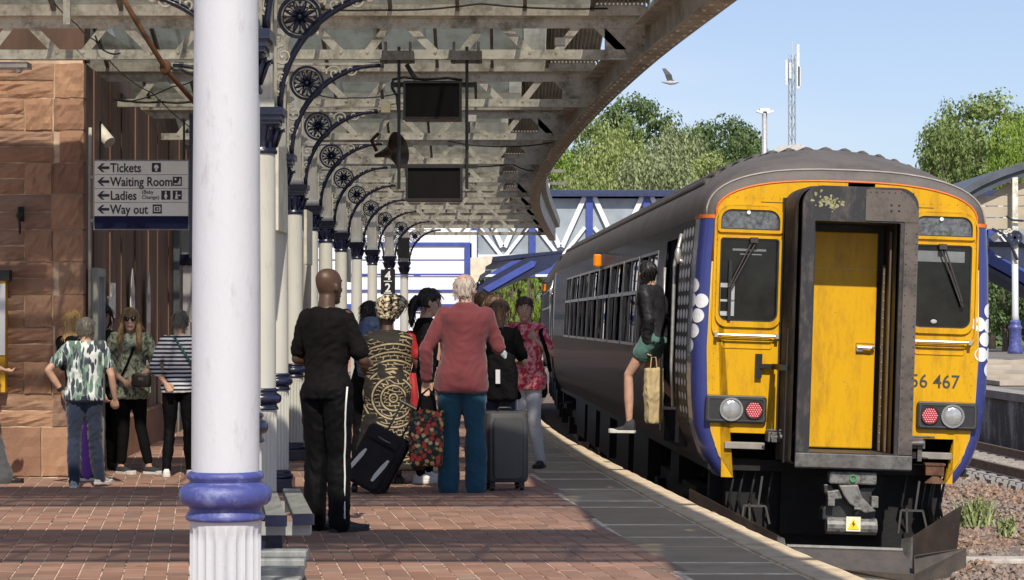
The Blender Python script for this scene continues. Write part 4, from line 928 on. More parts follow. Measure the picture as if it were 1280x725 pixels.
for sg in (-1, 1):
    cx = sg*.893
    # raised surround
    m = MB(); m.ring2(rrect(cx, 2.80, .66, 1.26, .17, 6, .13), rrect(cx, 2.80, .63, 1.23, .16, 6, .12), yf, -.034, -.010); m.ring2(rrect(cx, 2.72, .60, .84, .06, 5, .10), rrect(cx, 2.735, .545, .765, .03, 5, .08), yf, -.034, -.010)
    m.ring2(rrect(cx, 3.29, .60, .245, .12, 6, .03), rrect(cx, 3.288, .545, .185, .10, 6, .01), yf, -.034, -.010); m.build('window_surround', yel, t, auto=40)
    m = MB(); m.prism(rrect(cx, 2.735, .55, .77, .03, 5, .08), yf, -.0165, -.0125); w_ = m.build('cab_window', glass, t)
    m = MB(); m.ring2(rrect(cx, 2.735, .55, .77, .03, 5, .08), rrect(cx, 2.735, .52, .74, .02, 5, .07), yf, -.026, -.017); m.build('seal', rubk, w_)
    m = MB(); m.prism(rrect(cx, 3.288, .55, .19, .10, 6, .01), yf, -.0165, -.0125); w2 = m.build('upper_window', glassu, t)
    m = MB(); m.ring2(rrect(cx, 3.288, .55, .19, .10, 6, .01), rrect(cx, 3.288, .525, .165, .09, 6, .005), yf, -.026, -.017); m.build('seal', rubk, w2)
    m = MB(); m.prism(circ(cx - .02, 3.355, .018, 12), yf, -.034, -.027); m.build('white_spot', whitep, w2)
    # what shows dimly inside the cab
    m = MB()
    if sg < 0:
        m.ring2([(-1.155, 2.40), (-1.02, 2.40), (-1.02, 2.70), (-1.155, 2.70)], [(-1.15, 2.44), (-1.05, 2.44), (-1.05, 2.66), (-1.15, 2.66)], yf, -.0185, -.0168); m.box(-1.15, -1.02, -.0185, -.0168, 2.53, 2.55)
        m.build('inner_frame', M('dim_white', (.36, .37, .38), .4), w_)
        m = MB(); m.box(-1.05, -.74, -.0185, -.0168, 3.0, 3.02); m.box(-.98, -.78, -.0185, -.0168, 2.965, 2.975); m.build('inner_blind', M('dim_grey', (.16, .17, .17), .4), w_)
    else:
        m.box(.66, 1.1, -.0185, -.0168, 2.96, 3.06); m.build('inner_blind', M('dim_grey', (.16, .17, .17), .4), w_)
        m = MB(); m.ell((.83, -.02, 2.41), .03, .006, .02); m.build('cup', M('dim_white', (.4,)*3), w_)
    # wiper
    top = (-.86, 3.09) if sg < 0 else (.885, 3.09); bot = (-1.07, 2.66) if sg < 0 else (1.07, 2.60)
    m = MB()
    for o in (-.02, .02): m.bar((top[0] + o, -.06, top[1]), (bot[0] + o*.5, -.06, bot[1]), .012, .012)
    m.cbox((top[0], -.05, top[1] + .01), (.07, .06, .05)); wi = m.build('wiper_arm', M('wiper_dark', (.06, .05, .045), .5, .4), t)
    v_ = Vector((bot[0] - top[0], 0, bot[1] - top[1])).normalized()
    m = MB(); c = Vector((bot[0], -.05, bot[1]))
    m.bar(c + Vector((0, 0, .25)) if sg < 0 else c - v_*.30, c - Vector((0, 0, .30)) if sg < 0 else c + v_*.05, .018, .03); m.build('wiper_blade', black, wi)
    # handrail
    m = MB(); hx0, hx1 = (cx - .29, cx + .27); m.tube([(hx0, -.06, 2.225), (hx1, -.06, 2.225)], .013, 8)
    for q in (hx0, hx1): m.cbox((q, -.045, 2.225), (.03, .07, .045))
    m.build('handrail', alu, t, auto=40)
    m = MB(); m.ring2(rrect(cx, 2.16, .47, .11, .03, 4), rrect(cx, 2.16, .45, .09, .02, 4), yf, -.020, -.010); m.build('grab_recess', yel, t)
    # lamp cluster
    lx = sg*.977; lz = 1.545
    m = MB(); m.prism(rrect(lx, lz, .565, .255, .035, 5), yf, -.055, -.010); lc = m.build('lamp_cluster', M('lamp_housing', (.022, .022, .024), .5, var=.2, scale=20), t, bevel=.012)
    m = MB(); m.ring2(rrect(lx, lz, .525, .215, .025, 5), rrect(lx, lz, .50, .19, .02, 5), yf, -.062, -.056); m.build('cluster_rim', M('rim_dark', (.05, .05, .05), .5), lc)
    hx = lx - .045 if sg < 0 else lx + .045; rx = lx + .165 if sg < 0 else lx - .165
    m = MB(); m.ring2(circ(hx, lz, .108, 24), circ(hx, lz, .090, 24), yf, -.075, -.056); m.build('headlight_rim', M('chrome_rim', (.45, .45, .44), .25, .8), lc, auto=40)
    m = MB(); m.ell((hx, -.058, lz), .092, .026, .092, 20, 8); m.build('headlight', M('headlight_glass', (.50, .50, .49), .10, .55, var=.15, scale=20, bmp=.3, bsc=60), lc, smooth=True)
    m = MB(); m.ring2(circ(rx, lz, .085, 24), circ(rx, lz, .074, 24), yf, -.070, -.056); m.build('tail_light_rim', black, lc)
    m = MB()
    for a in range(-3, 4):
        for b_ in range(-3, 4):
            x, z = rx + (a + .5*(b_ % 2))*.022, lz + b_*.019
            if (x - rx)**2 + (z - lz)**2 < .066**2: m.ell((x, -.064, z), .0085, .007, .0085, 6, 4)
    m2 = MB(); m2.prism(circ(rx, lz, .075, 20), yf, -.061, -.056); tlt = m2.build('tail_light', M('red_lens', (.42, .012, .02), .3, var=.1, bmp=0), lc)
    m.build('lamp_beads', M('bead_pink', (.75, .30, .34), .25, var=0, bmp=0), lc)['kind'] = 'stuff'
# panel joint lines and screws
m = MB(); 
for sg in (-1, 1):
    m.bar((sg*.60, -.0125, 3.095), (sg*1.20, -.0125, 3.095), .004, .006); m.bar((sg*.60, -.0125, 3.455), (sg*.80, -.0125, 3.455), .004, .006)
m.build('panel_joint', rubk, t)
m = MB()
for sg in (-1, 1):
    for k in range(16): m.ell((sg*1.195, -.013, 1.5 + k*.11), .005, .003, .005, 5, 3); m.ell((sg*.60, -.013, 1.5 + k*.09), .004, .003, .004, 5, 3)
    for k in range(7): m.ell((sg*(.62 + k*.08), -.013, 3.49), .005, .003, .005, 5, 3)
m.build('screws', M('screw_dark', (.15, .08, .02), .6), t)['kind'] = 'stuff'
numm = M('number_ink', (.05, .05, .05), .5, bmp=0)
text('156 467', .175, numm, t, (.545, -.014, 1.80), off=.0015, sx=.95, name='unit_number')
# white livery circles round the corner
spots = {-1: [(869, 356), (866, 374), (878, 375.6), (861.5, 392), (874.5, 394), (870, 413), (864, 431)], 1: [(1237, 388), (1225, 405), (1237, 407), (1233, 424), (1229, 443), (1241, 443), (1239, 462)]}
for sg, L_ in spots.items():
    for (px_, py_) in L_:
        yy_ = py_ - (px_ - 1055)*.033; w_ = (725 - yy_)/135.8; ua = abs((px_ - 1055)/135.8)
        q = (ua - (U(w_) - CW))/CW
        ln = CW*1.5*(q if q > 0 else q*.7); ln = max(-.08, min(ln, .33))
        if px_ < 863: ln = .26
        m = MB(); pts = []
        def surf(l, w2):
            if l < 0: return Vector((sg*(U(w2) - CW + l), -.016, w2))
            s_ = l/.225
            if s_ <= 1: 
                p = corner(s_, w2, sg); a = s_*math.pi/2; return p + Vector((sg*math.sin(a), -math.cos(a), 0))*.004
            return Vector((sg*(U(w2) + .004), .17 + (l - .225), w2))
        r = .066; n = 20; ctr = surf(ln, w_); vs = [ctr]; fs = []
        for ri, rr in enumerate((r*.5, r)):
            for k in range(n): a = 2*math.pi*k/n; vs.append(surf(ln + rr*math.cos(a)*1.15, w_ + rr*math.sin(a)))
        for k in range(n): fs.append((0, 1 + k, 1 + (k + 1) % n)); fs.append((1 + k, 1 + n + k, 1 + n + (k + 1) % n, 1 + (k + 1) % n))
        m.add(vs, fs); m.build('white_circle', whitep, t, fix=False)
m = MB()
for r_ in range(14):
    w_ = 1.50 + r_*.13
    for c_ in range(4):
        v = .60 + c_*.235; rr = .048 if r_ > 2 else .036
        if r_ < 2 and c_ > 2: continue
        n = 12; vs = []
        for k in range(n): a = 2*math.pi*k/n; w2 = w_ + rr*math.sin(a); vs.append((-(U(w2) + .004), v + rr*2.05*math.cos(a), w2))
        m.add(vs, [tuple(range(n))])
m.build('dot_pattern', M('dot_grey', (.80, .79, .80), .5, var=.1, scale=3), t, fix=False)['kind'] = 'stuff'
# gangway
GC = -.03
m = MB(); secs = []
for k in range(12):
    v = -.60 + .60*k/11; e = .03 if k % 2 else 0
    secs.append([(a, v, b_) for a, b_ in rrect(GC - .02, 2.34, 1.04 + e + .05*(k/11), 2.46 + e, .16, 6, .03)])
m.loft(secs, cap=False); m.build('bellows', rub, t, auto=30)
outer = rrect(GC + .009, 2.325, 1.04, 2.52, .17, 8, .012)
inner = rrect(GC - .005 + .01, 2.215, .76, 2.02, .012, 8, .012)
m = MB(); m.ring2(outer, rrect(GC - .015, 2.24, .77, 2.06, .012, 8, .012), yf, -.665, -.60); m.build('gangway_frame', gwd, t, auto=30)
# brown faceplates bolted on the frame
m = MB(); m.prism([(.02, 3.285), (.365, 3.285), (.365, 3.28), (.500, 3.28), (.500, 3.36), (.465, 3.46), (.405, 3.53), (.325, 3.565), (.02, 3.565)], yf, -.674, -.666); m.build('face_plate', gwf, t)
m = MB(); m.prism([(.375, 1.21), (.500, 1.21), (.500, 3.276), (.375, 3.276)], yf, -.674, -.666); m.build('face_plate', gwf, t)
m = MB(); m.prism([(-.545, 1.075), (.503, 1.075), (.503, 1.20), (-.545, 1.20)], yf, -.68, -.664); m.build('sill_plate', steel, t, bevel=.006)
m = MB(); m.prism([(-.535, 1.21), (-.48, 1.21), (-.48, 3.4), (-.51, 3.38), (-.535, 3.3)], yf, -.672, -.666); m.build('edge_plate', gwd, t)
m = MB()
for k in range(22):
    z = 1.25 + k*.092; m.ell((.392, -.676, z), .006, .004, .006, 5, 3); m.ell((.482, -.676, z), .006, .004, .006, 5, 3)
for k in range(4): m.ell((.25 + .07*(k % 2), -.676, 3.38 + .05*(k//2)), .011, .004, .011, 6, 3)
for k in range(8): m.ell((.06 + k*.055, -.676, 3.54), .006, .004, .006, 5, 3)
m.build('bolts', black, t)['kind'] = 'stuff'
# lichen-like flaking patch upper left
m = MB(); random.seed(2)
for k in range(60):
    x, z = -.30 + random.gauss(0, .075), 3.44 + random.gauss(0, .03); r_ = random.uniform(.005, .02); m.add([(x + r_*random.uniform(.4, 1.3)*math.cos(a), -.6675 - .0005*random.random(), z + r_*random.uniform(.4, 1.3)*math.sin(a)) for a in (0, 1.1, 2.2, 3.3, 4.4, 5.4)], [(0, 1, 2, 3, 4, 5)])
m.build('paint_flakes', M('flaked_paint', (.26, .25, .13), .8, var=.4, scale=30), t, fix=False)['kind'] = 'stuff'
# recess and door
m = MB(); m.loft([[(-.415, v, 1.21), (.366, v, 1.21), (.366, v, 3.27), (-.415, v, 3.27)] for v in (-.61, -.05)], cap=False); m.build('recess_lining', rub, t)
m = MB(); m.box(-.40, -.36, -.58, -.1, 1.22, 3.26); m.build('recess_jamb', M('jamb_dark', (.02,) * 3, .4), t)
m = MB(); m.box(-.375, .295, -.14, -.09, 1.225, 3.20); dr = m.build('end_door', yel, t, bevel=.012)
m = MB(); m.box(-.373, .293, -.146, -.141, 2.86, 2.868); m.build('door_joint', M('yellow_edge', (.4, .2, .02)), dr)
m = MB(); m.ring2(rrect(.20, 2.14, .17, .10, .01, 3), rrect(.20, 2.14, .158, .088, .01, 3), yf, -.145, -.140); m.build('handle_recess', M('yellow_shadowline', (.25, .12, .02), .6), dr)
m = MB(); m.tube([(.13, -.175, 2.15), (.25, -.185, 2.15), (.28, -.17, 2.16)], .016, 8); m.cbox((.15, -.155, 2.14), (.06, .03, .05)); m.build('door_handle', alu, dr, smooth=False)
m = MB(); m.box(.315, .335, -.30, -.26, 1.22, 2.9); m.box(.34, .355, -.45, -.40, 1.22, 3.2); m.build('guide_rail', M('rail_brown', (.10, .07, .05), .5), t)
m = MB()
for k in range(20): m.ell((.325, -.305, 1.3 + k*.08), .007, .005, .007, 5, 3)
m.build('rail_studs', alu, t)['kind'] = 'stuff'
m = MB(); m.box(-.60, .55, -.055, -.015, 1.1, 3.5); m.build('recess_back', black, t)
# gangway catches left, and horizontal bar to the face
m = MB(); m.cbox((-.66, -.35, 1.95), (.05, .5, .05)); m.cbox((-.80, -.03, 1.95), (.06, .05, .22)); m.cbox((-.72, -.05, 1.95), (.14, .04, .04)); m.build('gangway_catch', black, t)
m = MB(); m.tube([(-.62, -.5, 1.1), (-.62, -.52, 2.3)], .012, 6); m.build('catch_rod', black, t)
# underside
m = MB(); m.box(-1.12, 1.08, .55, .7, .4, 1.36); m.box(-.5, .45, .2, .6, .4, 1.05); m.box(-1.0, 1.0, .3, .6, .25, 1.0); m.build('headstock', blackm, t)
for x0, x1, z in ((-1.07, -.70, 1.215), (.62, 1.03, 1.175)):
    m = MB(); m.box(x0, x1, -.05, .05, z - .03, z + .03); m.build('step_bar', M('bar_scuffed', (.24, .22, .19), .6), t, bevel=.005)
def ironwork(cx, cz):
    m = MB(); m.box(cx - .14, cx + .12, -.22, -.02, cz - .055, cz + .035); m.tube([(cx - .12, -.24, cz - .01), (cx + .1, -.26, cz + .0)], .025, 8)
    m.cbox((cx - .09, -.24, cz - .01), (.05, .05, .09)); m.cbox((cx + .04, -.25, cz + .03), (.10, .03, .03)); m.tube([(cx - .16, -.2, cz + .05), (cx + .2, -.25, cz + .055)], .012, 6)
    m.cbox((cx + .07, -.2, cz - .09), (.04, .06, .16)); return m.build('air_coupling', steel, t, bevel=.004)
ironwork(-.56, 1.32); ironwork(.62, 1.30)
m = MB()
for k in range(9):
    a = random.uniform(-1.0, -.6) if k % 2 else random.uniform(.5, 1.0); m = MB(); m.tube([(a, .3, 1.2), (a + .03, .2, .95), (a - .02, .16, .7), (a + .05, .25, .5)], .013, 6); m.build('air_hose', black, t, smooth=True)
# auto coupler
m = MB(); m.box(-.20, .225, -.62, -.50, .93, 1.04); cp = m.build('coupler_top_plate', MG('coupler_grey', (.17, .165, .155), (.06, .06, .055), .5, (.45, .65), 14, bmp=.3), t, bevel=.015)
m = MB(); m.ring2(circ(.01, .985, .035, 16), circ(.01, .985, .022, 16), yf, -.632, -.621); m.build('green_ring', M('green_mark', (.05, .22, .08), .5), cp)
stl = MC['coupler_grey']
m = MB(); m.prism([(-.24, .60), (.23, .60), (.24, .70), (.19, .74), (.2, .86), (.23, .9), (.1, .9), (.06, .84), (-.12, .84), (-.17, .92), (-.24, .92), (-.23, .84), (-.18, .80), (-.2, .74), (-.24, .7)], yf, -.55, -.35); cb = m.build('coupler_body', M('coupler_dark', (.035, .035, .035), .45, .3, var=.4, scale=10), t, bevel=.01)
m = MB(); m.prism([(-.12, .92), (.05, .93), (.09, .82), (.22, .70), (.12, .68), (-.02, .76), (-.08, .84)], yf, -.66, -.55); m.prism([(-.22, .86), (-.1, .88), (-.08, .80), (-.2, .78)], yf, -.62, -.55); m.build('coupler_hook', stl, cb, bevel=.01)
m = MB(); m.tube([(-.21, -.57, .555), (.24, -.57, .555)], .075, 14); m.cbox((-.18, -.6, .77), (.06, .08, .07)); m.cbox((.21, -.6, .78), (.06, .08, .1)); m.tube([(.05, -.6, .66), (.08, -.66, .72), (.02, -.66, .72)], .014, 6); m.build('coupler_lower', stl, cb, bevel=.008)
m = MB(); m.box(-.045, .085, -.652, -.648, .515, .645); wp = m.build('warning_plate', M('warning_cream', (.65, .63, .45), .5, var=.05), cb)
m = MB(); m.prism([(-.03, .535), (.07, .535), (.02, .63)], yf, -.656, -.6525); wt = m.build('warning_triangle', M('warning_yellow', (.75, .55, .02), .5, var=.02), wp)
m = MB(); m.prism([(.022, .612), (.006, .578), (.02, .58), (.012, .55), (.036, .585), (.022, .585)], yf, -.660, -.6565); m.build('lightning_bolt', black, wp)
# horns under right side
m = MB(); m.box(.78, .95, -.1, 0, 1.0, 1.09); m.box(.77, .96, -.11, .01, 1.09, 1.11); m.build('junction_box', rust, t)
m = MB(); m.tube([(.87, -.10, .99), (.87, -.10, .93)], [.03, .10], 12); m.build('horn', rust, t)
# snowplough
plm = MG('plough_paint', (.022, .017, .015), (.05, .035, .028), .4, (.4, .7), 5, coat=.1, bmp=.2)
def plate(pts3, name, mat_, th=.02):
    m = MB(); a, b_, c = (Vector(p) for p in pts3[:3]); n = (b_ - a).cross(c - a).normalized()*th
    m.loft([[Vector(p) for p in pts3], [Vector(p) + n for p in pts3]]); return m.build(name, mat_, t)
plate([(-1.36, .15, .79), (-.66, -.75, .46), (-.66, -.75, .06), (-1.36, .15, .25)], 'plough_wing', plm)
plate([(.53, -.78, .49), (1.15, .0, .72), (1.11, .0, .24), (1.04, -.08, .22), (.53, -.78, .17)], 'plough_wing', plm)
plate([(-.66, -.75, .46), (-.60, -.70, .44), (-.55, -.72, .18), (-.66, -.76, .10)], 'wing_edge', steel)
plate([(.53, -.78, .49), (.47, -.66, .46), (.44, -.68, .2), (.53, -.78, .22)], 'wing_edge', steel)
m = MB(); m.loft([[(-.58, -.70, .37), (.50, -.70, .37), (.50, -.685, .37), (-.58, -.685, .37)], [(-.58, -.72, .35), (.50, -.72, .35), (.50, -.66, .35), (-.58, -.66, .35)], [(-.60, -.88, .16), (.53, -.88, .16), (.53, -.76, .15), (-.60, -.76, .15)]]); m.build('plough_blade', plm, t)
m = MB(); m.tube([(-.58, -.70, .375), (.53, -.70, .37)], .014, 6); m.build('blade_edge', alu, t)
m = MB()
m.loft([[(-.95, -.98, .10), (-.6, -1.0, .13), (-.1, -1.02, .08), (.5, -1.02, .06), (.5, -.98, .20), (.52, -1.0, .22), (1.08, -.5, .25), (1.08, -.5, .08), (.93, -.62, .04), (.9, -.64, .0), (.5, -1.0, -.02), (-.3, -1.04, -.02)], [(-.95, -.93, .10), (-.6, -.95, .13), (-.1, -.97, .08), (.5, -.97, .06), (.5, -.93, .20), (.52, -.95, .22), (1.08, -.45, .25), (1.08, -.45, .08), (.93, -.57, .04), (.9, -.59, .0), (.5, -.95, -.02), (-.3, -.99, -.02)]])
sp_ = m.build('scraper_plate', M('scraper_steel', (.10, .085, .07), .55, .2, var=.25, scale=5, bmp=.3), t); sp_.location.z = .13
for cx in (-.82, .62):
    m = MB()
    for a, b_ in (((cx - .1, .47), (cx - .08, .68)), ((cx - .08, .68), (cx + .12, .68)), ((cx + .12, .68), (cx + .16, .52)), ((cx + .05, .68), (cx + .08, .95)), ((cx - .03, .7), (cx - .02, .48))): m.bar((a[0], -.2, a[1]), (b_[0], -.2, b_[1]), .022, .018)
    m.build('plough_bracket', M('bracket_dark', (.05, .047, .043), .6), t)

GW = ('bellows', 'gangway_frame', 'face_plate', 'sill_plate', 'edge_plate', 'bolts', 'paint_flakes', 'recess_lining', 'recess_jamb', 'end_door', 'guide_rail', 'rail_studs', 'gangway_catch', 'catch_rod')
for o in car.children:
    if o.name.split('.')[0] in GW: o.location.x -= (.025 if o.name.split('.')[0] in ('end_door', 'recess_lining', 'recess_jamb', 'guide_rail', 'rail_studs') else -.02)
# ---------------- background ----------------
# footbridge across the lines
bz = 74.0
fb = thing('footbridge', 'blue and white lattice footbridge with roof crossing behind the train', 'footbridge', (6, bz, 0))
def W(x, y, Z=bz): return P(x, y, Z)
zt, zb_, zw = W(0, 240).z, W(0, 346).z, W(0, 322).z
pane_g = M('bridge_glazing', (.30, .34, .37), .25, var=.2, scale=1.2, spec=.6)
m = MB(); m.box(-4.5, 24, bz - .2, bz + 2.2, W(0, 246).z, W(0, 240).z + .05); m.loft([[(x, bz - .35, W(0, 246).z), (x, bz - .35, W(0, 241).z), (x, bz + 1, W(0, 235).z), (x, bz + 2.4, W(0, 241).z), (x, bz + 2.4, W(0, 246).z)] for x in (-4.5, 24)]); m.build('roof', M('bridge_roof_navy', (.03, .04, .10), .4, var=.2), fb, world=True)
m = MB(); m.box(-4.5, 24, bz - .1, bz + 2.1, zb_, zw); m.build('deck', bluemid, fb, world=True)
m = MB(); m.box(-4.5, 24, bz - .14, bz - .09, zw, zw + .1); m.box(-4.5, 24, bz - .14, bz - .09, zb_, zb_ + .08); m.build('deck_rail', whitep, fb, world=True)
sp = 71.7/F*bz; x0 = W(736.8, 0).x
for k in range(-4, 11):
    x = x0 + k*sp
    m = MB(); m.box(x - .11, x + .11, bz - .16, bz - .02, zb_, W(0, 240).z); m.build('post', bluemid, fb, world=True)
    for sg in (-1, 1):
        m = MB(); m.bar((x + sg*.12, bz - .1, W(0, 243).z), (x + sg*sp*.48, bz - .1, zw + .35), .07, .16, up=(1, 0, 0)); m.build('brace', whitep, fb, world=True)
        m = MB(); m.bar((x + sg*.9, bz - .05, zw + .05), (x + sg*.15, bz - .05, (zw + W(0, 246).z)/2), .05, .12, up=(1, 0, 0)); m.build('brace', whitep, fb, world=True)
    m = MB(); m.box(x + .12, x + sp - .12, bz + .02, bz + .05, zw + .02, W(0, 248).z); m.build('pane', pane_g, fb, world=True)
# stair enclosure left: white boarded wall with blue rails
st = thing('stair_enclosure', 'white boarded wall with blue rails closing the footbridge stairs, seen beneath the canopy', 'stair wall', (-4.5, 70, 0))
zl = 70
a = P(386, 0, zl).x; b_ = P(587, 0, zl).x; ys = [262, 283, 306, 326, 345, 364, 382, 392]
for y0, y1 in zip(ys, ys[1:] + [420]):
    m = MB(); m.box(a, b_, zl, zl + .1, P(0, y1 - 1, zl).z + .02, P(0, y0, zl).z); m.build('board', MG('board_white', (.72, .73, .78), (.5, .52, .6), .6, (.6, .9), .8), st, world=True)
for y in (306, 343, 363, 383):
    m = MB(); m.box(a, b_, zl - .06, zl - .01, P(0, y + (3.5 if y == 383 else 1.2), zl).z, P(0, y - (3 if y in (383, 306) else 1), zl).z); m.build('rail', bluemid, st, world=True)
m = MB(); x = P(581, 0, zl).x; m.box(x, x + .22, zl - .2, zl - .02, 0, 3.9); m.build('corner_post', bluemid, st, world=True)
m = MB(); x = P(588, 0, zl).x; m.box(x, x + .2, zl - .2, zl + .1, 0, 4.3); m.build('corner_board', whitep, st, world=True)
m = MB(); m.box(a, b_, zl - .02, zl + .2, -.2, P(0, 421, zl).z); m.build('base_wall', sand, st, world=True)
# station lamp that throws the oval shadow
# stair flight with blue stringer, rising right
sf = thing('bridge_stairs', 'navy and blue covered stair flight slanting down below the footbridge', 'stairs', (-.5, 67, 0))
Zs = 67
def poly(pts, Z, d, name, mat_, par): m = MB(); m.prism(pts, lambda x, y, dd: P(x, y, Z) + Vector((0, dd, 0)), 0, d); return m.build(name, mat_, par, world=True)
poly([(594, 362), (598, 355), (665, 318), (703, 313), (703, 320), (690, 332), (608, 368)], Zs, 2.2, 'stringer', M('stair_navy', (.018, .024, .06), .4), sf)
poly([(603, 360), (664, 326), (671, 327), (668, 333), (611, 365)], Zs - .05, .04, 'blue_panel', bluemid, sf)
poly([(592, 323), (703, 313), (703, 316), (616, 327), (592, 327)], Zs - .02, 2.2, 'landing_beam', M('stair_navy', (.02,)*3), sf)
poly([(588, 322), (616, 320), (614, 329), (607, 333), (606, 340), (600, 344), (597, 352), (590, 357), (588, 357)], Zs - .3, .12, 'carved_valance', M('valance_cream', (.62, .55, .42), .6), sf)
poly([(596, 328), (616, 325), (640, 326), (607, 345), (600, 350)], Zs + .2, .04, 'side_pane', pane_g, sf)
# far platform opposite
op = tag(bpy.data.objects.new('far_platform', None), kind='structure'); COL.objects.link(op); WM['far_platform'] = Matrix()
m = MB(); zs = [12 + 3*k for k in range(36)]
m.loft([[(opX(z), z, -1.2), (opX(z), z, -.16)] for z in zs], cap=False, closed=False); fm = MG('stained_wall', (.075, .07, .068), (.30, .30, .30), .85, (.5, .62), 1.6, st=(1, 1, .45), bmp=.4); tag(m.build('platform_wall', fm, op), kind='structure')
m = MB(); m.loft([[(opX(z) + .05, z, -.02), (60, z, -.02)] for z in zs], cap=False, closed=False); tag(m.build('platform_top', M('asphalt_far', (.16, .14, .125), .85, var=.25, scale=.8), op), kind='structure')
z = 20
while z < 70:
    m = MB(); m.loft([[(opX(q) - .06, q, -.16), (opX(q) + .5, q, -.16), (opX(q) + .5, q, 0), (opX(q) - .06, q, 0)] for q in (z + .01, z + .75, z + 1.49)]); m.build('coping_stone', M('grey_coping', (.26, .24, .22), .8, var=.2, scale=3), op); z += 1.5
# raised timber deck behind
d = thing('timber_deck', 'pale raised boarded deck on the far platform beyond the train', 'deck', (14.5, 52, 0))
for k in range(5):
    m = MB(); y0 = 50 + k*1.6; m.box(11.0, 20, y0, y0 + 1.55, .0, .10 + k*.09); m.build('board', M('deck_board', (.36, .31, .25), .8, var=.2, scale=2), d, world=True)
# far canopy end on the right
cf = thing('far_canopy', 'cream boarded canopy with dark curved roof edge at the right frame edge', 'canopy', P(1300, 443, 61))
Z6 = 60
def pl(pts, Z, dd, name, mat_): return poly(pts, Z, dd, name, mat_, cf)
edge = [(1180, 256), (1205, 236), (1230, 222), (1255, 211), (1285, 201), (1330, 190), (1400, 180)]
pl(edge + [(x, y + 9) for x, y in edge[::-1]], Z6, 12, 'roof_edge', M('slate_edge', (.075, .085, .10), .5, var=.3, scale=2))
pl([(x, y + 9.5) for x, y in edge] + [(x, y + 19) for x, y in edge[::-1]], Z6 + .1, .2, 'roof_trim', M('slate_trim', (.05, .06, .075), .5))
tan = MG('tan_boards', (.40, .345, .25), (.25, .2, .15), .7, (.5, .8), 1)
for y0, y1 in ((215, 228), (229, 243.5), (244.5, 257), (258, 271.5), (272.5, 286)):
    xs = 1290 if y0 < 216 else (1240 if y0 < 230 else 1195)
    pl([(xs, y1), (1400, y1), (1400, y0), (xs + (20 if y0 < 245 else 0), y0)], Z6 + .4, .06, 'board', tan)
pl([(1266, 222), (1273, 221), (1273, 340), (1266, 340)], Z6, .15, 'post', cream)
m = MB(); c = P(1269, 297, Z6 - .1); fn = lambda a, b_, d: (c.x + a, c.y + d, c.z + b_)
m.ring2(circ(0, 0, .2, 24), circ(0, 0, .15, 24), fn, 0, .06)
for k in range(6): a = k*math.pi/3; m.bar((c.x, c.y + .03, c.z), (c.x + .15*math.cos(a), c.y + .03, c.z + .15*math.sin(a)), .03, .06)
m.build('medallion', navy, cf, world=True)
m = MB(); m.tube([P(1240, 286, Z6 - .1), P(1252, 291, Z6 - .1), P(1263, 304, Z6 - .1), P(1272, 325, Z6 - .1)], .04, 6); m.tube([P(1258, 270, Z6 - .1), P(1266, 275, Z6 - .1), P(1280, 276, Z6 - .1)], .03, 6); m.build('arched_bracket', navy, cf, world=True)
m = MB()
for (x, y, r) in ((1250, 291, 4), (1257, 290, 3), (1262, 288, 3)): m.tube([P(x + r*math.cos(a/3)*(1 - a/26), y + r*math.sin(a/3)*(1 - a/26), Z6 - .1) for a in range(20)], .03, 5)
m.build('scrollwork', cream, cf, world=True)
# far stairs (right)
s2 = thing('bridge_stairs', 'blue covered stair flight slanting down to the far platform on the right', 'stairs', P(1260, 443, 66))
poly([(1236, 318), (1245, 320), (1330, 368), (1330, 382), (1236, 330)], 66, 2, 'stringer', bluemid, s2)
poly([(1236, 302), (1330, 302), (1330, 310), (1236, 308)], 66, 2, 'landing_beam', M('stair_navy', (.02,)*3), s2)
poly([(1236, 333), (1330, 385), (1330, 390), (1236, 338)], 65.9, 2.1, 'dark_soffit', M('stair_navy', (.02,)*3), s2)
poly([(1236, 308), (1330, 310), (1330, 360), (1245, 318)], 66.3, .05, 'side_panel', M('panel_paleblue', (.28, .33, .48), .4, var=.3, scale=.8), s2)
for (xa, ya, xb, yb) in ((1240, 300, 1256, 284), (1262, 284, 1285, 304)):
    a, b_ = P(xa, ya, 66), P(xb, yb, 66); m = MB(); m.bar(a, b_, .06, .2, up=(1, 0, 0)); m.build('brace', whitep, s2, world=True)
t = thing('far_column', 'white column with tall blue base standing on the far platform', 'column', P(1269, 442, 57))
m = MB(); m.lathe([(.11, .8), (.085, 1.0), (.08, 2.3)], n=16); m.build('shaft', white_col, t, smooth=True)
m = MB(); m.lathe([(.2, 0), (.2, .08), (.16, .2), (.145, .5), (.16, .62), (.19, .66), (.17, .7), (.13, .76), (.15, .8), (.12, .86)], n=16); m.build('base', blue, t, smooth=True)
# lamp post, mast, small gable
t = thing('floodlight_pole', 'slim grey pole with a small floodlight head rising behind the train roof', 'lamp post', P(956, 400, 85))
m = MB(); h = P(0, 140, 85).z - P(0, 400, 85).z; m.tube([(0, 0, -1), (0, 0, h)], [.13, .10], 8); m.build('pole', galv, t, smooth=True)
m = MB(); m.cbox((0, 0, h + .08), (.36, .3, .12)); m.cbox((-.2, -.1, h), (.26, .2, .08), Matrix.Rotation(.3, 3, 'Y')); m.cbox((.2, -.1, h), (.26, .2, .08), Matrix.Rotation(-.3, 3, 'Y')); m.build('lamp_head', whitep, t)
t = thing('lattice_mast', 'tall grey lattice phone mast with antennas against the blue sky', 'mast', P(991, 400, 260))
gm_ = M('mast_grey', (.34, .36, .38), .5, .3); h = P(0, 62, 260).z - P(0, 400, 260).z; m = MB(); wd = .52
leg = [(-wd, 0), (wd*.75, 0), (0, wd)]
for (a, b_) in leg: m.tube([(a, b_, -10), (a*.8, b_*.8, h - 1)], .08, 5)
m.build('legs', gm_, t); m = MB(); z = 0
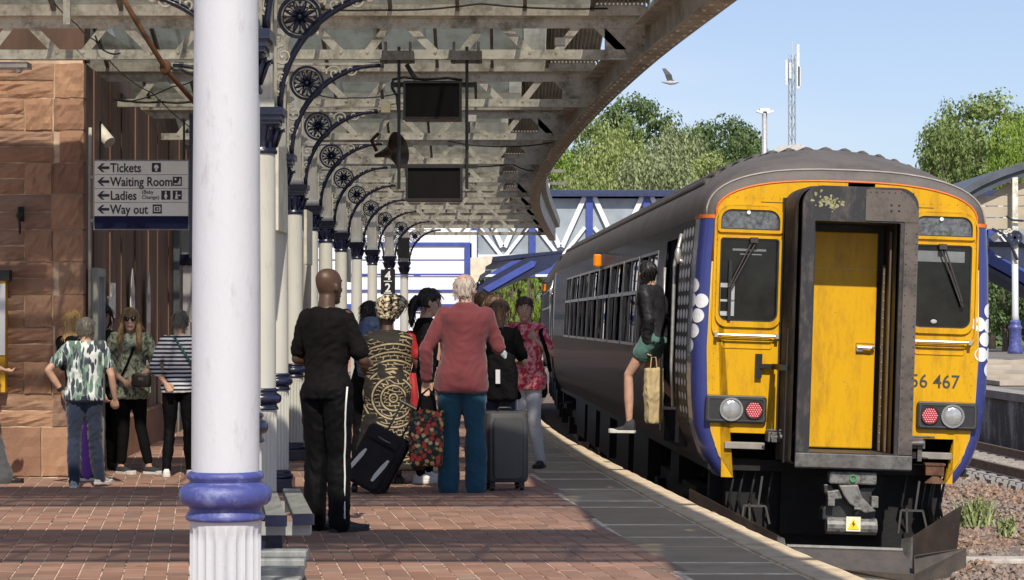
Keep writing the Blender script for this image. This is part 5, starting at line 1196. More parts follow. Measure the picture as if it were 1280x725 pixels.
while z < h - 3:
    for i in range(3):
        p, q = leg[i], leg[(i + 1) % 3]; m.bar((p[0]*.9, p[1]*.9, z), (q[0]*.9, q[1]*.9, z + 1.3), .05, .05); m.bar((q[0]*.9, q[1]*.9, z + 1.3), (p[0]*.9, p[1]*.9, z + 2.6), .05, .05)
    z += 2.6
m.build('lattice', gm_, t); m = MB()
for (a, z0, z1) in ((-.75, h - 4.2, h - 1.2), (.78, h - 4.3, h - 2), (-.3, h - 3.4, h - 1.5)): m.cbox((a, -.3, (z0 + z1)/2), (.3, .2, z1 - z0))
m.cbox((.62, -.3, h - 2.0), (.36, .2, 5.2)); m.tube([(0, 0, h - 2), (0, 0, h + 1)], .04, 5); m.build('antenna', M('antenna_white', (.62, .62, .6), .5), t)
t = thing('small_roof', 'pale roof of a distant building peeping over the train', 'building', P(975, 400, 150))
m = MB(); a = P(963, 180, 150); b_ = P(1000, 195, 150); base = P(975, 400, 150).z; m.loft([[(P(x, y, 150).x, 150 + d, P(x, y, 150).z) for x, y in ((966, 188), (974, 182), (1002, 180), (1012, 188))] for d in (0, 6)]); m.build('roof', M('pale_roof', (.5, .48, .45), .7), t, world=True)
m = MB(); m.box(P(966, 0, 150).x, P(1012, 0, 150).x, 150, 156, -1, P(0, 188, 150).z); m.build('wall', M('pale_wall', (.42, .38, .33), .8), t, world=True)
# gull
t = thing('gull', 'grey gull in flight with one wing raised against the sky', 'bird', P(838, 103, 60))
gl = M('gull_grey', (.16, .165, .18), .7); m = MB(); m.tube([(-.24, 0, .02), (-.14, 0, .01), (0, 0, 0), (.13, 0, .0), (.19, 0, .02), (.235, 0, .0)], [(.01, .01), (.035, .03), (.06, .055), (.045, .045), (.035, .035), (.008, .008)], 10); m.build('body', M('gull_white', (.36, .36, .37), .7), t, smooth=True)
for sg in (-1, 1):
    m = MB(); L_ = [[(-.08, 0, .04), (.08, 0, .04), (.08, 0, .055), (-.08, 0, .055)], [(-.15, sg*.1, .2), (.03, sg*.1, .2), (.03, sg*.1, .21), (-.15, sg*.1, .21)], [(-.23, sg*.16, .36), (-.14, sg*.16, .37), (-.14, sg*.16, .376), (-.23, sg*.16, .366)]] if sg < 0 else [[(-.06, 0, .04), (.1, 0, .04), (.1, 0, .055), (-.06, 0, .055)], [(-.02, .35, .10), (.14, .35, .10), (.14, .35, .11), (-.02, .35, .11)], [(.0, .6, .16), (.06, .62, .15), (.06, .62, .156), (.0, .6, .166)]]
    m.loft(L_); m.build('wing', gl, t)
m = MB(); m.tube([(.23, 0, 0), (.27, 0, -.008)], [.008, .003], 5); m.build('beak', M('beak_yellow', (.5, .3, .03), .5), t)

# ---------------- trees ----------------
def leafm(name, c1, c2, tr=.35):
    m, nt, b = _mat(name); ge = N(nt, 'ShaderNodeNewGeometry'); oi = N(nt, 'ShaderNodeObjectInfo')
    n_ = noi(nt, ge.outputs['Position'], .22, 3)
    ad = N(nt, 'ShaderNodeMath', operation='MULTIPLY_ADD'); nt.links.new(ge.outputs['Random Per Island'], ad.inputs[0]); ad.inputs[1].default_value = .45; nt.links.new(n_, ad.inputs[2])
    c = ramp(nt, ad.outputs[0], [(.35, c1), (1.0, c2)]); nt.links.new(c, b.inputs['Base Color']); b.inputs['Roughness'].default_value = .6
    t_ = N(nt, 'ShaderNodeBsdfTranslucent'); nt.links.new(c, t_.inputs[0]); mx = N(nt, 'ShaderNodeMixShader'); mx.inputs[0].default_value = tr
    nt.links.new(b.outputs[0], mx.inputs[1]); nt.links.new(t_.outputs[0], mx.inputs[2]); nt.links.new(mx.outputs[0], nt.nodes['Material Output'].inputs[0]); return m
lf = [leafm('leaves_light', (.18, .23, .06), (.38, .44, .15)), leafm('leaves_mid', (.12, .17, .045), (.27, .34, .10)), leafm('leaves_dark', (.06, .10, .032), (.15, .22, .07)), leafm('leaves_willow', (.17, .20, .09), (.34, .38, .19)), leafm('leaves_bright', (.12, .20, .02), (.28, .38, .06))]
bark = M('bark', (.10, .075, .055), .9, var=.3, scale=3)
def crown_mesh(seed, n_cl, per, leaf, droop=0, col=0):
    random.seed(seed); m = MB(); cl = []
    for _ in range(n_cl):
        while True:
            p = Vector((random.uniform(-1, 1), random.uniform(-1, 1), random.uniform(-1, 1)))
            if .25 < p.length < 1: break
        p = p.normalized()*(p.length**.45)
        p.z *= .95 if p.z > 0 else .75
        cl.append((p, random.uniform(.13, .26)))
    for p, r in cl:
        for _ in range(per):
            d = Vector((random.gauss(0, 1), random.gauss(0, 1), random.gauss(0, 1))).normalized()
            q = p + Vector((d.x*r, d.y*r, d.z*r*(1.9 if droop else .75)))*random.uniform(.6, 1.05)
            if droop: q.z -= .06
            n_ = (d + Vector((random.uniform(-.7, .7), random.uniform(-.7, .7), random.uniform(-.2, .9)))).normalized()
            u = n_.cross(Vector((0, 0, 1))); u = u.normalized() if u.length > .01 else Vector((1, 0, 0)); v = n_.cross(u)
            s_ = leaf*random.uniform(.6, 1.3); l = s_*(1.9 if droop else 1.2)
            m.add([q - u*s_*.5, q - v*l*.5 + u*s_*.1, q + u*s_*.5, q + v*l*.5], [(0, 1, 2, 3)])
    me = m.mesh('crown', fix=False); return me
crowns = [crown_mesh(1, 150, 75, .055), crown_mesh(2, 170, 70, .05), crown_mesh(3, 150, 80, .045, 1), crown_mesh(4, 60, 50, .09)]
CMs = {}
def tree(x, ytop, ybase, Z, wpx, kind, ci, lab, grp='trees on the skyline behind the station', cat='tree'):
    h_top = P(x, ytop, Z).z; X = P(x, 0, Z).x; rx = wpx/2/F*Z; zb = P(x, ybase, Z).z; rz = (h_top - zb)/2*1.02
    t = thing('tree', lab, cat, (X, Z, -1.1), group=grp)
    key = (ci, kind)
    if key not in CMs: me = crowns[ci].copy(); me.materials.clear(); me.materials.append(lf[kind]); CMs[key] = me
    o = link('crown', CMs[key], t, loc=(0, 0, (h_top + zb)/2 + 1.1)); o.scale = (rx, rx*.9, rz); o.rotation_euler = (0, 0, random.uniform(0, 6.28))
    cz = (h_top + zb)/2 + 1.1; m = MB(); tr_ = max(.12, rx*.07); m.tube([(0, 0, -.2), (tr_*.3, 0, cz*.35), (0, 0, cz*.8), (0, 0, cz + rz*.4)], [tr_, tr_*.8, tr_*.5, tr_*.15], 8)
    m.build('trunk', bark, t, smooth=True)
    m = MB()
    for k in range(5): a = k*1.26 + .4; m.tube([(0, 0, cz*.6), (rx*.35*math.cos(a), rx*.35*math.sin(a), cz), (rx*.7*math.cos(a), rx*.7*math.sin(a), cz + rz*.45)], [tr_*.5, tr_*.3, tr_*.06], 6)
    m.build('limbs', bark, t, smooth=True)
random.seed(21)
TR = [(800, 122, 270, 190, 130, 2, 0, 'tall dark green tree whose crown is the left skyline peak'), (745, 150, 300, 170, 110, 1, 1, 'mid green tree sloping down toward the canopy edge'), (700, 190, 330, 150, 110, 4, 1, 'bright green bushy tree just right of the canopy edge'),
      (770, 165, 320, 140, 95, 0, 2, 'pale feathery tree below the dark skyline peak'), (850, 160, 300, 165, 100, 3, 2, 'greyish willow-like tree in the middle of the skyline'), (868, 158, 300, 188, 90, 1, 0, 'mid green tree filling the dip in the skyline behind the willow'), (925, 168, 300, 168, 80, 2, 1, 'dark green tree just left of the floodlight pole base'), (905, 150, 300, 175, 115, 2, 0, 'dark green tree left of the floodlight pole'),
      (822, 185, 330, 130, 110, 3, 2, 'pale drooping tree low in the centre above the bridge'), (660, 200, 330, 160, 90, 1, 1, 'mid green tree mostly hidden behind the canopy edge'), (885, 195, 330, 135, 90, 0, 1, 'light green tree low beside the train roof'), (735, 205, 340, 128, 90, 0, 2, 'yellow-green tree low right of the canopy edge'),
      (935, 175, 310, 180, 70, 2, 0, 'small dark tree at the foot of the floodlight pole'), (785, 150, 290, 185, 60, 1, 1, 'narrow mid green tree between the two tall dark ones'),
      (1238, 122, 290, 130, 185, 1, 1, 'large round green tree above the far canopy'), (1185, 158, 300, 120, 70, 1, 0, 'rounded tree at the left edge of the right-hand group'), (1200, 138, 300, 150, 110, 1, 2, 'wide mid green tree behind the far canopy, left of the large round one'), (1290, 140, 290, 115, 110, 4, 1, 'bright yellow-green tree at the top right frame edge'), (1262, 150, 300, 105, 60, 4, 0, 'small bright tree in front of the large round one'),
      (1255, 290, 430, 105, 130, 2, 0, 'dark tree beneath the far canopy behind the white column'), (1300, 300, 440, 112, 120, 2, 1, 'dark tree filling the right edge behind the far stairs'), (1225, 300, 440, 118, 90, 2, 0, 'dark tree hidden behind the right side of the train'),
      (625, 330, 420, 110, 30, 4, 3, 'bright small conifer farthest left below the stairs'), (641, 325, 420, 105, 22, 4, 3, 'bright narrow conifer second from the left below the stairs'), (663, 330, 425, 100, 24, 4, 3, 'bright narrow conifer close to the far end of the train'),
      (610, 250, 420, 200, 160, 2, 0, 'dark tree behind the white stair wall'), (690, 280, 420, 190, 120, 2, 1, 'dark tree behind the far end of the train'), (520, 260, 420, 210, 150, 2, 0, 'dark tree far behind the row of columns'), (430, 250, 420, 200, 150, 2, 1, 'dark tree far behind the left columns')]
for a in TR: tree(*a)
# dark hedge that closes the horizon
m = MB(); random.seed(9)
for k in range(9000):
    x = random.uniform(-70, 110); z = random.uniform(-1, 2.6); y = 225 + random.uniform(-2, 2); s_ = .5; u = Vector((random.uniform(-1, 1), random.uniform(-1, 1), random.uniform(-1, 1))).normalized()*s_; v = u.cross(Vector((random.uniform(-1, 1), 1, random.uniform(-1, 1)))).normalized()*s_; c = Vector((x, y, z)); m.add([c - u, c - v, c + u, c + v], [(0, 1, 2, 3)])
tag(m.build('far_hedge', lf[2], fix=False), 'long dark hedge closing the horizon behind the station', 'hedge', kind='stuff')
# ---------------- people ----------------
_SC = bpy.data.scenes.new('build'); TV = [0, 0]; import time; _T0 = time.time()
def evalmesh(me, voxel, smooth=2, wr=0, wsc=(5, 5, 9), seed=0, fac=.6):
    tmp = bpy.data.objects.new('tmp', me); _SC.collection.objects.link(tmp)
    r = tmp.modifiers.new('r', 'REMESH'); r.mode = 'VOXEL'; r.voxel_size = voxel; r.use_smooth_shade = True
    if smooth: s_ = tmp.modifiers.new('s', 'SMOOTH'); s_.factor = fac; s_.iterations = smooth
    with bpy.context.temp_override(scene=_SC, view_layer=_SC.view_layers[0]):
        dg = bpy.context.evaluated_depsgraph_get(); out_ = bpy.data.meshes.new_from_object(tmp.evaluated_get(dg))
    bpy.data.objects.remove(tmp); TV[0] += len(out_.vertices); TV[1] += 1
    if wr:
        n_ = len(out_.vertices); co_ = [0.0]*(3*n_); no_ = [0.0]*(3*n_)
        out_.vertices.foreach_get('co', co_); out_.vertices.foreach_get('normal', no_); nn = noise.noise; off2 = Vector((7, 3, 1))
        for i in range(0, 3*n_, 3):
            x_, y_, z_ = co_[i], co_[i+1], co_[i+2]; q = Vector((x_*wsc[0] + seed*3.1, y_*wsc[1] + seed, z_*wsc[2] + .8*math.sin(x_*9 + seed)))
            w_ = wr*(nn(q)*1.5 + (1 - abs(nn(q*2.1 + off2))*2)*.7 + nn(q*4.7)*.35)
            co_[i] += no_[i]*w_; co_[i+1] += no_[i+1]*w_; co_[i+2] += no_[i+2]*w_
        out_.vertices.foreach_set('co', co_); out_.update()
    out_.polygons.foreach_set('use_smooth', [True]*len(out_.polygons)); return out_
def lerp(a, b, t): return tuple(x + (y - x)*t for x, y in zip(a, b))
PD = dict(hip=((-.085, 0, .93), (.085, 0, .93)), knee=((-.10, .02, .50), (.10, .02, .50)), ankle=((-.11, -.02, .09), (.11, -.02, .09)), toe=((-.13, 1, 0), (.13, 1, 0)),
          sh=((-.185, 0, 1.425), (.185, 0, 1.425)), elbow=((-.255, -.04, 1.14), (.255, -.04, 1.14)), wrist=((-.26, .06, .90), (.26, .06, .90)), head=(0, .03, 1.625), hrot=0, htilt=0)
def pose(**k):
    d = {a: b for a, b in PD.items()}
    for a, v in k.items():
        if a in ('eL', 'eR', 'wL', 'wR', 'kL', 'kR', 'aL', 'aR', 'tL', 'tR', 'sL', 'sR', 'hL', 'hR'):
            key = {'e': 'elbow', 'w': 'wrist', 'k': 'knee', 'a': 'ankle', 't': 'toe', 's': 'sh', 'h': 'hip'}[a[0]]; l = list(d[key]); l[0 if a[1] == 'L' else 1] = v; d[key] = tuple(l)
        else: d[a] = v
    return d
def torso_rings(w_, d_, off=0, z0=.88, z1=1.5, belly=0, sway=(0, 0), taper=1):
    T = [(.80, .160, .110, 0), (.88, .168, .118, -.005), (.95, .166, .118, -.008), (1.03, .150, .108, 0), (1.10, .143, .102, .004), (1.20, .152, .106, .004), (1.30, .170, .112, 0), (1.37, .182, .110, -.004), (1.425, .186, .092, -.008), (1.455, .150, .075, -.008), (1.48, .085, .062, -.004), (1.505, .062, .058, 0)]
    r = []
    for z, rx, ry, oy in T:
        if z < z0 - .001 or z > z1 + .001: continue
        k = 1 if z > 1.44 else w_; kd = d_ if z < 1.44 else 1
        q = max(0, (z - .95)/.5)
        bl = belly*math.exp(-((z - 1.08)/.14)**2)
        r.append((sway[0]*q, oy + sway[1]*q + bl*.6, z, rx*k + off, ry*kd + off + bl))
    return r
def limb(m, a, b_, ra, rb, rm=None, n=12):
    a, b_ = Vector(a), Vector(b_); pts = [a.lerp(b_, t) for t in (0, .25, .5, .75, 1)]
    rm = rm if rm else (ra + rb)/2; rr = [ra, ra*.55 + rm*.45 if rm < ra else rm, rm, (rm + rb)/2, rb]
    m.tube(pts, rr, n); m.ell(a, ra, ra, ra, 10, 6); m.ell(b_, rb, rb, rb, 10, 6)
def hand(m, w_, d, side, grip=0, k=1):
    """palm, four unequal bent fingers and a thumb from the side of the palm"""
    d = Vector(d).normalized(); up = Vector((0, 1, 0)) if abs(d.y) < .8 else Vector((0, 0, 1))
    ax = d.cross(up).normalized()*side; pn = ax.cross(d).normalized()   # ax across the palm, pn palm normal
    w_ = Vector(w_)
    m.loft([[w_ + d*t*k + (ax*math.cos(a)*rx + pn*math.sin(a)*ry)*k for a in [2*math.pi*i/10 for i in range(10)]] for t, rx, ry in ((-.01, .022, .019), (.02, .030, .016), (.06, .040, .014), (.088, .038, .012))])
    for i, (o, L) in enumerate(((-.029, .066), (-.010, .076), (.010, .072), (.028, .056))):
        b0 = w_ + (d*.080 + ax*o)*k; c = .35 + grip*1.0 + i*.06; pts = [b0]; ang = 0
        for s_, f_ in ((.45, c), (.30, c*1.1), (.25, c*.8)):
            ang += f_*.8; pts.append(pts[-1] + (d*math.cos(ang) + pn*math.sin(ang))*L*s_*k)
        m.tube(pts, [.0098*k, .0090*k, .0082*k, .0068*k], 8)
    t0 = w_ + (d*.025 + ax*(-.028))*k; m.tube([t0, t0 + (d*.030 - ax*.022 + pn*.010)*k, t0 + (d*.056 - ax*.022 + pn*.022)*k, t0 + (d*.074 - ax*.012 + pn*.030)*k], [.014*k, .012*k, .0105*k, .008*k], 8)
def head_geo(m, c, rotm, face=True):
    """c = head centre; local +y is where the face looks"""
    def T(p): return Vector(c) + rotm @ Vector(p)
    rings = []
    for z, rx, ry, oy in ((-.122, .018, .022, .058), (-.112, .034, .036, .050), (-.09, .050, .058, .030), (-.06, .061, .078, .014), (-.03, .068, .088, .006), (0, .073, .094, .0), (.03, .076, .098, -.003), (.06, .073, .096, -.006), (.088, .060, .082, -.008), (.108, .040, .058, -.010), (.118, .018, .028, -.010)):
        rings.append([T((rx*math.cos(a), oy + ry*math.sin(a), z)) for a in [2*math.pi*i/20 for i in range(20)]])
    m.loft(rings)
    for s_ in (-1, 1): m.loft([[T((s_*(.070 + q), -.004 + rr*.8*math.cos(a) , -.012 + rr*1.35*math.sin(a))) for a in [2*math.pi*i/10 for i in range(10)]] for q, rr in ((0, .017), (.012, .023), (.019, .018))])
    if face:
        m.loft([[T(p) for p in q] for q in ([(-.006, .082, .028), (.006, .082, .028), (.005, .095, .028), (-.005, .095, .028)], [(-.011, .082, -.005), (.011, .082, -.005), (.008, .107, -.005), (-.008, .107, -.005)], [(-.017, .075, -.030), (.017, .075, -.030), (.010, .117, -.026), (-.010, .117, -.026)], [(-.013, .075, -.038), (.013, .075, -.038), (.007, .104, -.038), (-.007, .104, -.038)])])
        m.tube([T((-.022, .086, -.062)), T((0, .098, -.060)), T((.022, .086, -.062))], [.005, .0085, .005], 8)
        m.tube([T((-.018, .083, -.072)), T((0, .094, -.073)), T((.018, .083, -.072))], [.005, .0085, .005], 8)
        m.tube([T((-.045, .076, .036)), T((-.02, .088, .038)), T((0, .088, .032)), T((.02, .088, .038)), T((.045, .076, .036))], [.007, .009, .006, .009, .007], 8)
        m.ell(T((0, .082, -.103)), .022, .018, .014)
        for s_ in (-1, 1): m.ell(T((s_*.040, .062, -.025)), .022, .018, .022)
def head_rot(ps): return Matrix.Rotation(R(ps['hrot']), 3, 'Z') @ Matrix.Rotation(R(-ps['htilt']), 3, 'X')
SK = {}
def skin(name, c):
    if name in SK: return SK[name]
    m, nt, b = _mat('skin_' + name); n_ = noi(nt, coords(nt), 14, 4)
    nt.links.new(ramp(nt, n_, [(.35, tuple(v*.85 for v in c)), (.65, tuple(v*1.08 for v in c))]), b.inputs['Base Color']); b.inputs['Roughness'].default_value = .5
    b.inputs['Subsurface Weight'].default_value = .08; b.inputs['Subsurface Radius'].default_value = (.02, .008, .005); SK[name] = m; return m
sk_pale, sk_tan, sk_dark = skin('pale', (.52, .33, .25)), skin('tan', (.50, .30, .21)), skin('dark', (.085, .045, .03))
def cloth(name, c, rough=.85, var=.2, bsc=160, sheen=.2):
    if name in MC: return MC[name]
    m, nt, b = _mat(name); co = coords(nt); nt.links.new(ramp(nt, noi(nt, co, 5, 4), [(.3, tuple(v*(1 - var) for v in c)), (.7, tuple(v*(1 + var) for v in c))]), b.inputs['Base Color'])
    b.inputs['Roughness'].default_value = rough; b.inputs['Sheen Weight'].default_value = sheen if sum(c) > .1 else 0; b.inputs['Specular IOR Level'].default_value = .3 if sum(c) > .1 else .12
    bump(nt, b, noi(nt, co, bsc, 2), .25, .002); MC[name] = m; return m
def shoe(par, k, ank, toe, c_up, c_sole, hi=0, L=.27, hw=.045, lift=0, pitch=0):
    a = Vector(ank); d = Vector((toe[0], toe[1], 0)); d.normalize(); s_ = Vector((d.y, -d.x, 0)); h = a - d*.045; z0 = a.z - .09
    rp = Matrix.Rotation(R(pitch), 3, s_)
    def pt(f, o, z): return tuple(x*k for x in (a + rp @ (Vector((0, 0, z0 - a.z + z)) + d*(f*L - .06) + s_*o)))
    secs = []; sol = []
    for f, wd, top in ((0, .55, .055 + hi), (.06, .80, .085 + hi), (.20, .86, .088 + hi), (.30, .84, .085 + hi*.8), (.42, .88, .076), (.60, 1.0, .060), (.78, 1.03, .048), (.92, .86, .040), (1.0, .45, .030)):
        w_ = hw*wd; secs.append([pt(f, w_*x, z) for x, z in ((-1, .018), (1, .018), (1.0, .018 + (top - .018)*.55), (.6, top), (-.6, top), (-1.0, .018 + (top - .018)*.55))])
        sol.append([pt(f*1.03 - .012, w_*1.12*x, z) for x, z in ((-1, 0), (1, 0), (1.02, .028 + .014*(f > .75)), (-1.02, .028 + .014*(f > .75)))])
    m = MB(); m.loft(secs); me = evalmesh(m.mesh(), .007*k, 2); me.materials.append(c_up); o = link('shoe', me, par)
    m = MB(); m.loft(sol); q = m.build('sole', c_sole, o, bevel=.004)
    return o, pt
def person(label, px_, Z, face, H, ps, skinm, top=None, bot=None, hair=None, shoes=None, w=1, d=1, belly=0, x=None, z=0, vox=.0106, grp=None, seed=1, hands=(0.2, 0.2), facegeo=True, exposed_legs=False):
    k = H/1.75; X = (px_ - 640)/F*Z if x is None else x
    t = thing('person', label, 'person', (X, Z, z), rz=R(face), group=grp)
    sc = lambda p: tuple(v*k for v in p)
    sway = (ps['head'][0], ps['head'][1] - .03)
    shs = [(a[0] + sway[0]*.95, a[1] + sway[1]*.95, a[2]) for a in ps['sh']]
    # body: one continuous surface, a touch slimmer than the clothes
    m = MB(); m.ering([(a, b_, c*1, r1, r2) for a, b_, c, r1, r2 in torso_rings(w, d, -.012, belly=belly*.9, sway=sway)], 18)
    hc = Vector(ps['head']); nb = Vector((sway[0], sway[1] - .005, 1.46)); rm = head_rot(ps)
    m.tube([nb, nb.lerp(hc, .5) + Vector((0, -.006, 0)), hc + Vector((0, -.012, -.05))], [.060, .054, .052], 14); head_geo(m, hc, rm, facegeo)
    for i, sg in ((0, -1), (1, 1)):
        s0 = Vector(shs[i]); e = Vector(ps['elbow'][i]); wv = Vector(ps['wrist'][i])
        limb(m, s0 + Vector((-sg*.03, 0, 0)), e, .047, .037, .043); limb(m, e, wv, .037, .024, .036); hand(m, wv, wv - e, sg, hands[i])
        hp, kn, an = ps['hip'][i], ps['knee'][i], ps['ankle'][i]
        limb(m, hp, kn, .078, .048, .066); limb(m, kn, an, .047, .030, .050)
        tv = Vector((ps['toe'][i][0] - 0, ps['toe'][i][1], 0)).normalized(); m.tube([Vector(an) - tv*.03, Vector(an) + tv*.05 + Vector((0, 0, -.05)), Vector(an) + tv*.13 + Vector((0, 0, -.06))], [.03, .03, .015], 8)
    me = m.mesh()
    for v in me.vertices: v.co *= k
    me = evalmesh(me, vox*.84, 2); me.materials.append(skinm); body = link('body', me, t)
    # eyes
    if facegeo:
        for s_ in (-1, 1):
            q = hc + rm @ Vector((s_*.031, .083, .012)); m = MB(); m.ell(q*k, .013*k, .008*k, .007*k, 10, 6); m.build('eye', M('eye_white', (.5, .47, .45), .3, var=.05, bmp=0), t, smooth=True)
            q = hc + rm @ Vector((s_*.031, .089, .012)); m = MB(); m.ell(q*k, .006*k, .005*k, .006*k, 8, 5); m.build('iris', M('iris_dark', (.03, .02, .015), .2, bmp=0), t, smooth=True)
            m = MB(); m.tube([(hc + rm @ Vector((s_*a, b_, c))) * k for a, b_, c in ((.016, .093, .036), (.032, .091, .041), (.048, .078, .035))], [.003, .0042, .002], 6); m.build('eyebrow', hair[1] if hair else MC.get('black_paint'), t, smooth=True)
        m = MB(); m.tube([(hc + rm @ Vector(p))*k for p in ((-.024, .089, -.067), (-.01, .099, -.066), (.01, .099, -.066), (.024, .089, -.067))], [.003, .0062, .0062, .003], 6); m.build('lips', M('lip_red', (.36, .13, .10), .5, bmp=0), t, smooth=True)
    # top
    if top:
        tp = top; m = MB(); off = tp.get('off', .008)
        m.ering([(a, b_, c, r1 + (tp.get('flare', 0)*max(0, (1.2 - c))), r2 + (tp.get('flare', 0)*max(0, (1.2 - c)))) for a, b_, c, r1, r2 in torso_rings(w, d, off, z0=tp.get('hem', .88), z1=tp.get('neck', 1.48), belly=belly, sway=sway)], 20)
        if tp.get('hem', .88) < .80: m.ering([(0, 0, tp['hem'], .17*w + off + tp.get('skirt', .02), .12*d + off + tp.get('skirt', .02)), (0, 0, .82, .165*w + off, .118*d + off)], 20)
        sl_ = tp.get('sleeve', .6); rs = tp.get('srad', .058)
        for i, sg in ((0, -1), (1, 1)):
            if isinstance(sl_, tuple): sL = sl_[i]
            else: sL = sl_
            s0 = Vector(shs[i]) + Vector((-sg*.03, 0, -.005)); e = Vector(ps['elbow'][i]); wv = Vector(ps['wrist'][i])
            if sL <= 0: continue
            if sL <= 1: q = s0.lerp(e, sL); limb(m, s0, q, rs, rs*1.0, rs*.98)
            else: limb(m, s0, e, rs, rs*.84, rs*.92); limb(m, e, e.lerp(wv, sL - 1), rs*.84, rs*.70, rs*.78)
        me = m.mesh()
        for v in me.vertices: v.co *= k
        me = evalmesh(me, vox, tp.get('smooth', 3), tp.get('wr', .006), tp.get('wsc', (6, 6, 9)), seed); me.materials.append(tp['mat']); link(tp.get('name', 'shirt'), me, t)
        if tp.get('collar'): m = MB(); m.ering([(sway[0], sway[1] - .004, 1.465, .078, .072), (sway[0], sway[1] - .006, 1.50, .068, .066), (sway[0], sway[1] - .008, 1.515, .070, .068), (sway[0], sway[1] - .006, 1.47, .086, .080)], 20); me = m.mesh(smooth=True); [setattr(v, 'co', v.co*k) for v in me.vertices]; me.materials.append(tp['collar']); link('collar', me, t)
    if bot:
        m = MB(); off = bot.get('off', .010); lf_ = bot.get('len', 1.0); fl = bot.get('flare', 0)
        m.ering([(a, b_, c, r1, r2) for a, b_, c, r1, r2 in torso_rings(w, d, off - .003, z0=.87, z1=1.02, belly=belly*.8)], 20)
        for i, sg in ((0, -1), (1, 1)):
            hp, kn, an = Vector(ps['hip'][i]), Vector(ps['knee'][i]), Vector(ps['ankle'][i]); bt_ = bot.get('tight', 0)
            limb(m, hp, kn if lf_ > .5 else hp.lerp(kn, lf_*2), .088 + off - bt_*.5, .056 + off - bt_ + (.02 if lf_ <= .5 else 0), .076 + off - bt_)
            if lf_ > .5: q = kn.lerp(an, (lf_ - .5)*2); limb(m, kn, q + Vector((0, 0, -.035*(lf_ >= 1))), .056 + off - bt_, .043 + off - bt_ + fl, .055 + off - bt_ + fl*.4)
        me = m.mesh()
        for v in me.vertices: v.co *= k
        me = evalmesh(me, vox, 3, bot.get('wr', .006), (7, 7, 7), seed + 4); me.materials.append(bot['mat']); link(bot.get('name', 'trousers'), me, t)
    pts = []
    if shoes:
        for i in (0, 1): o, pt = shoe(t, k, ps['ankle'][i], ps['toe'][i], shoes[0], shoes[1], hi=shoes[2] if len(shoes) > 2 else 0, hw=shoes[3] if len(shoes) > 3 else .045); pts.append(pt)
    if hair: make_hair(t, k, hc, rm, hair)
    return t, k, body, pts
def hairmat(name, c):
    if name in MC: return MC[name]
    m, nt, b = _mat(name); co = coords(nt, (60, 60, 3)); n_ = noi(nt, co, 2.2, 3)
    nt.links.new(ramp(nt, n_, [(.3, tuple(v*.45 for v in c)), (.7, tuple(min(1, v*1.5) for v in c))]), b.inputs['Base Color']); b.inputs['Roughness'].default_value = .45
    bump(nt, b, n_, .6, .006); MC[name] = m; return m
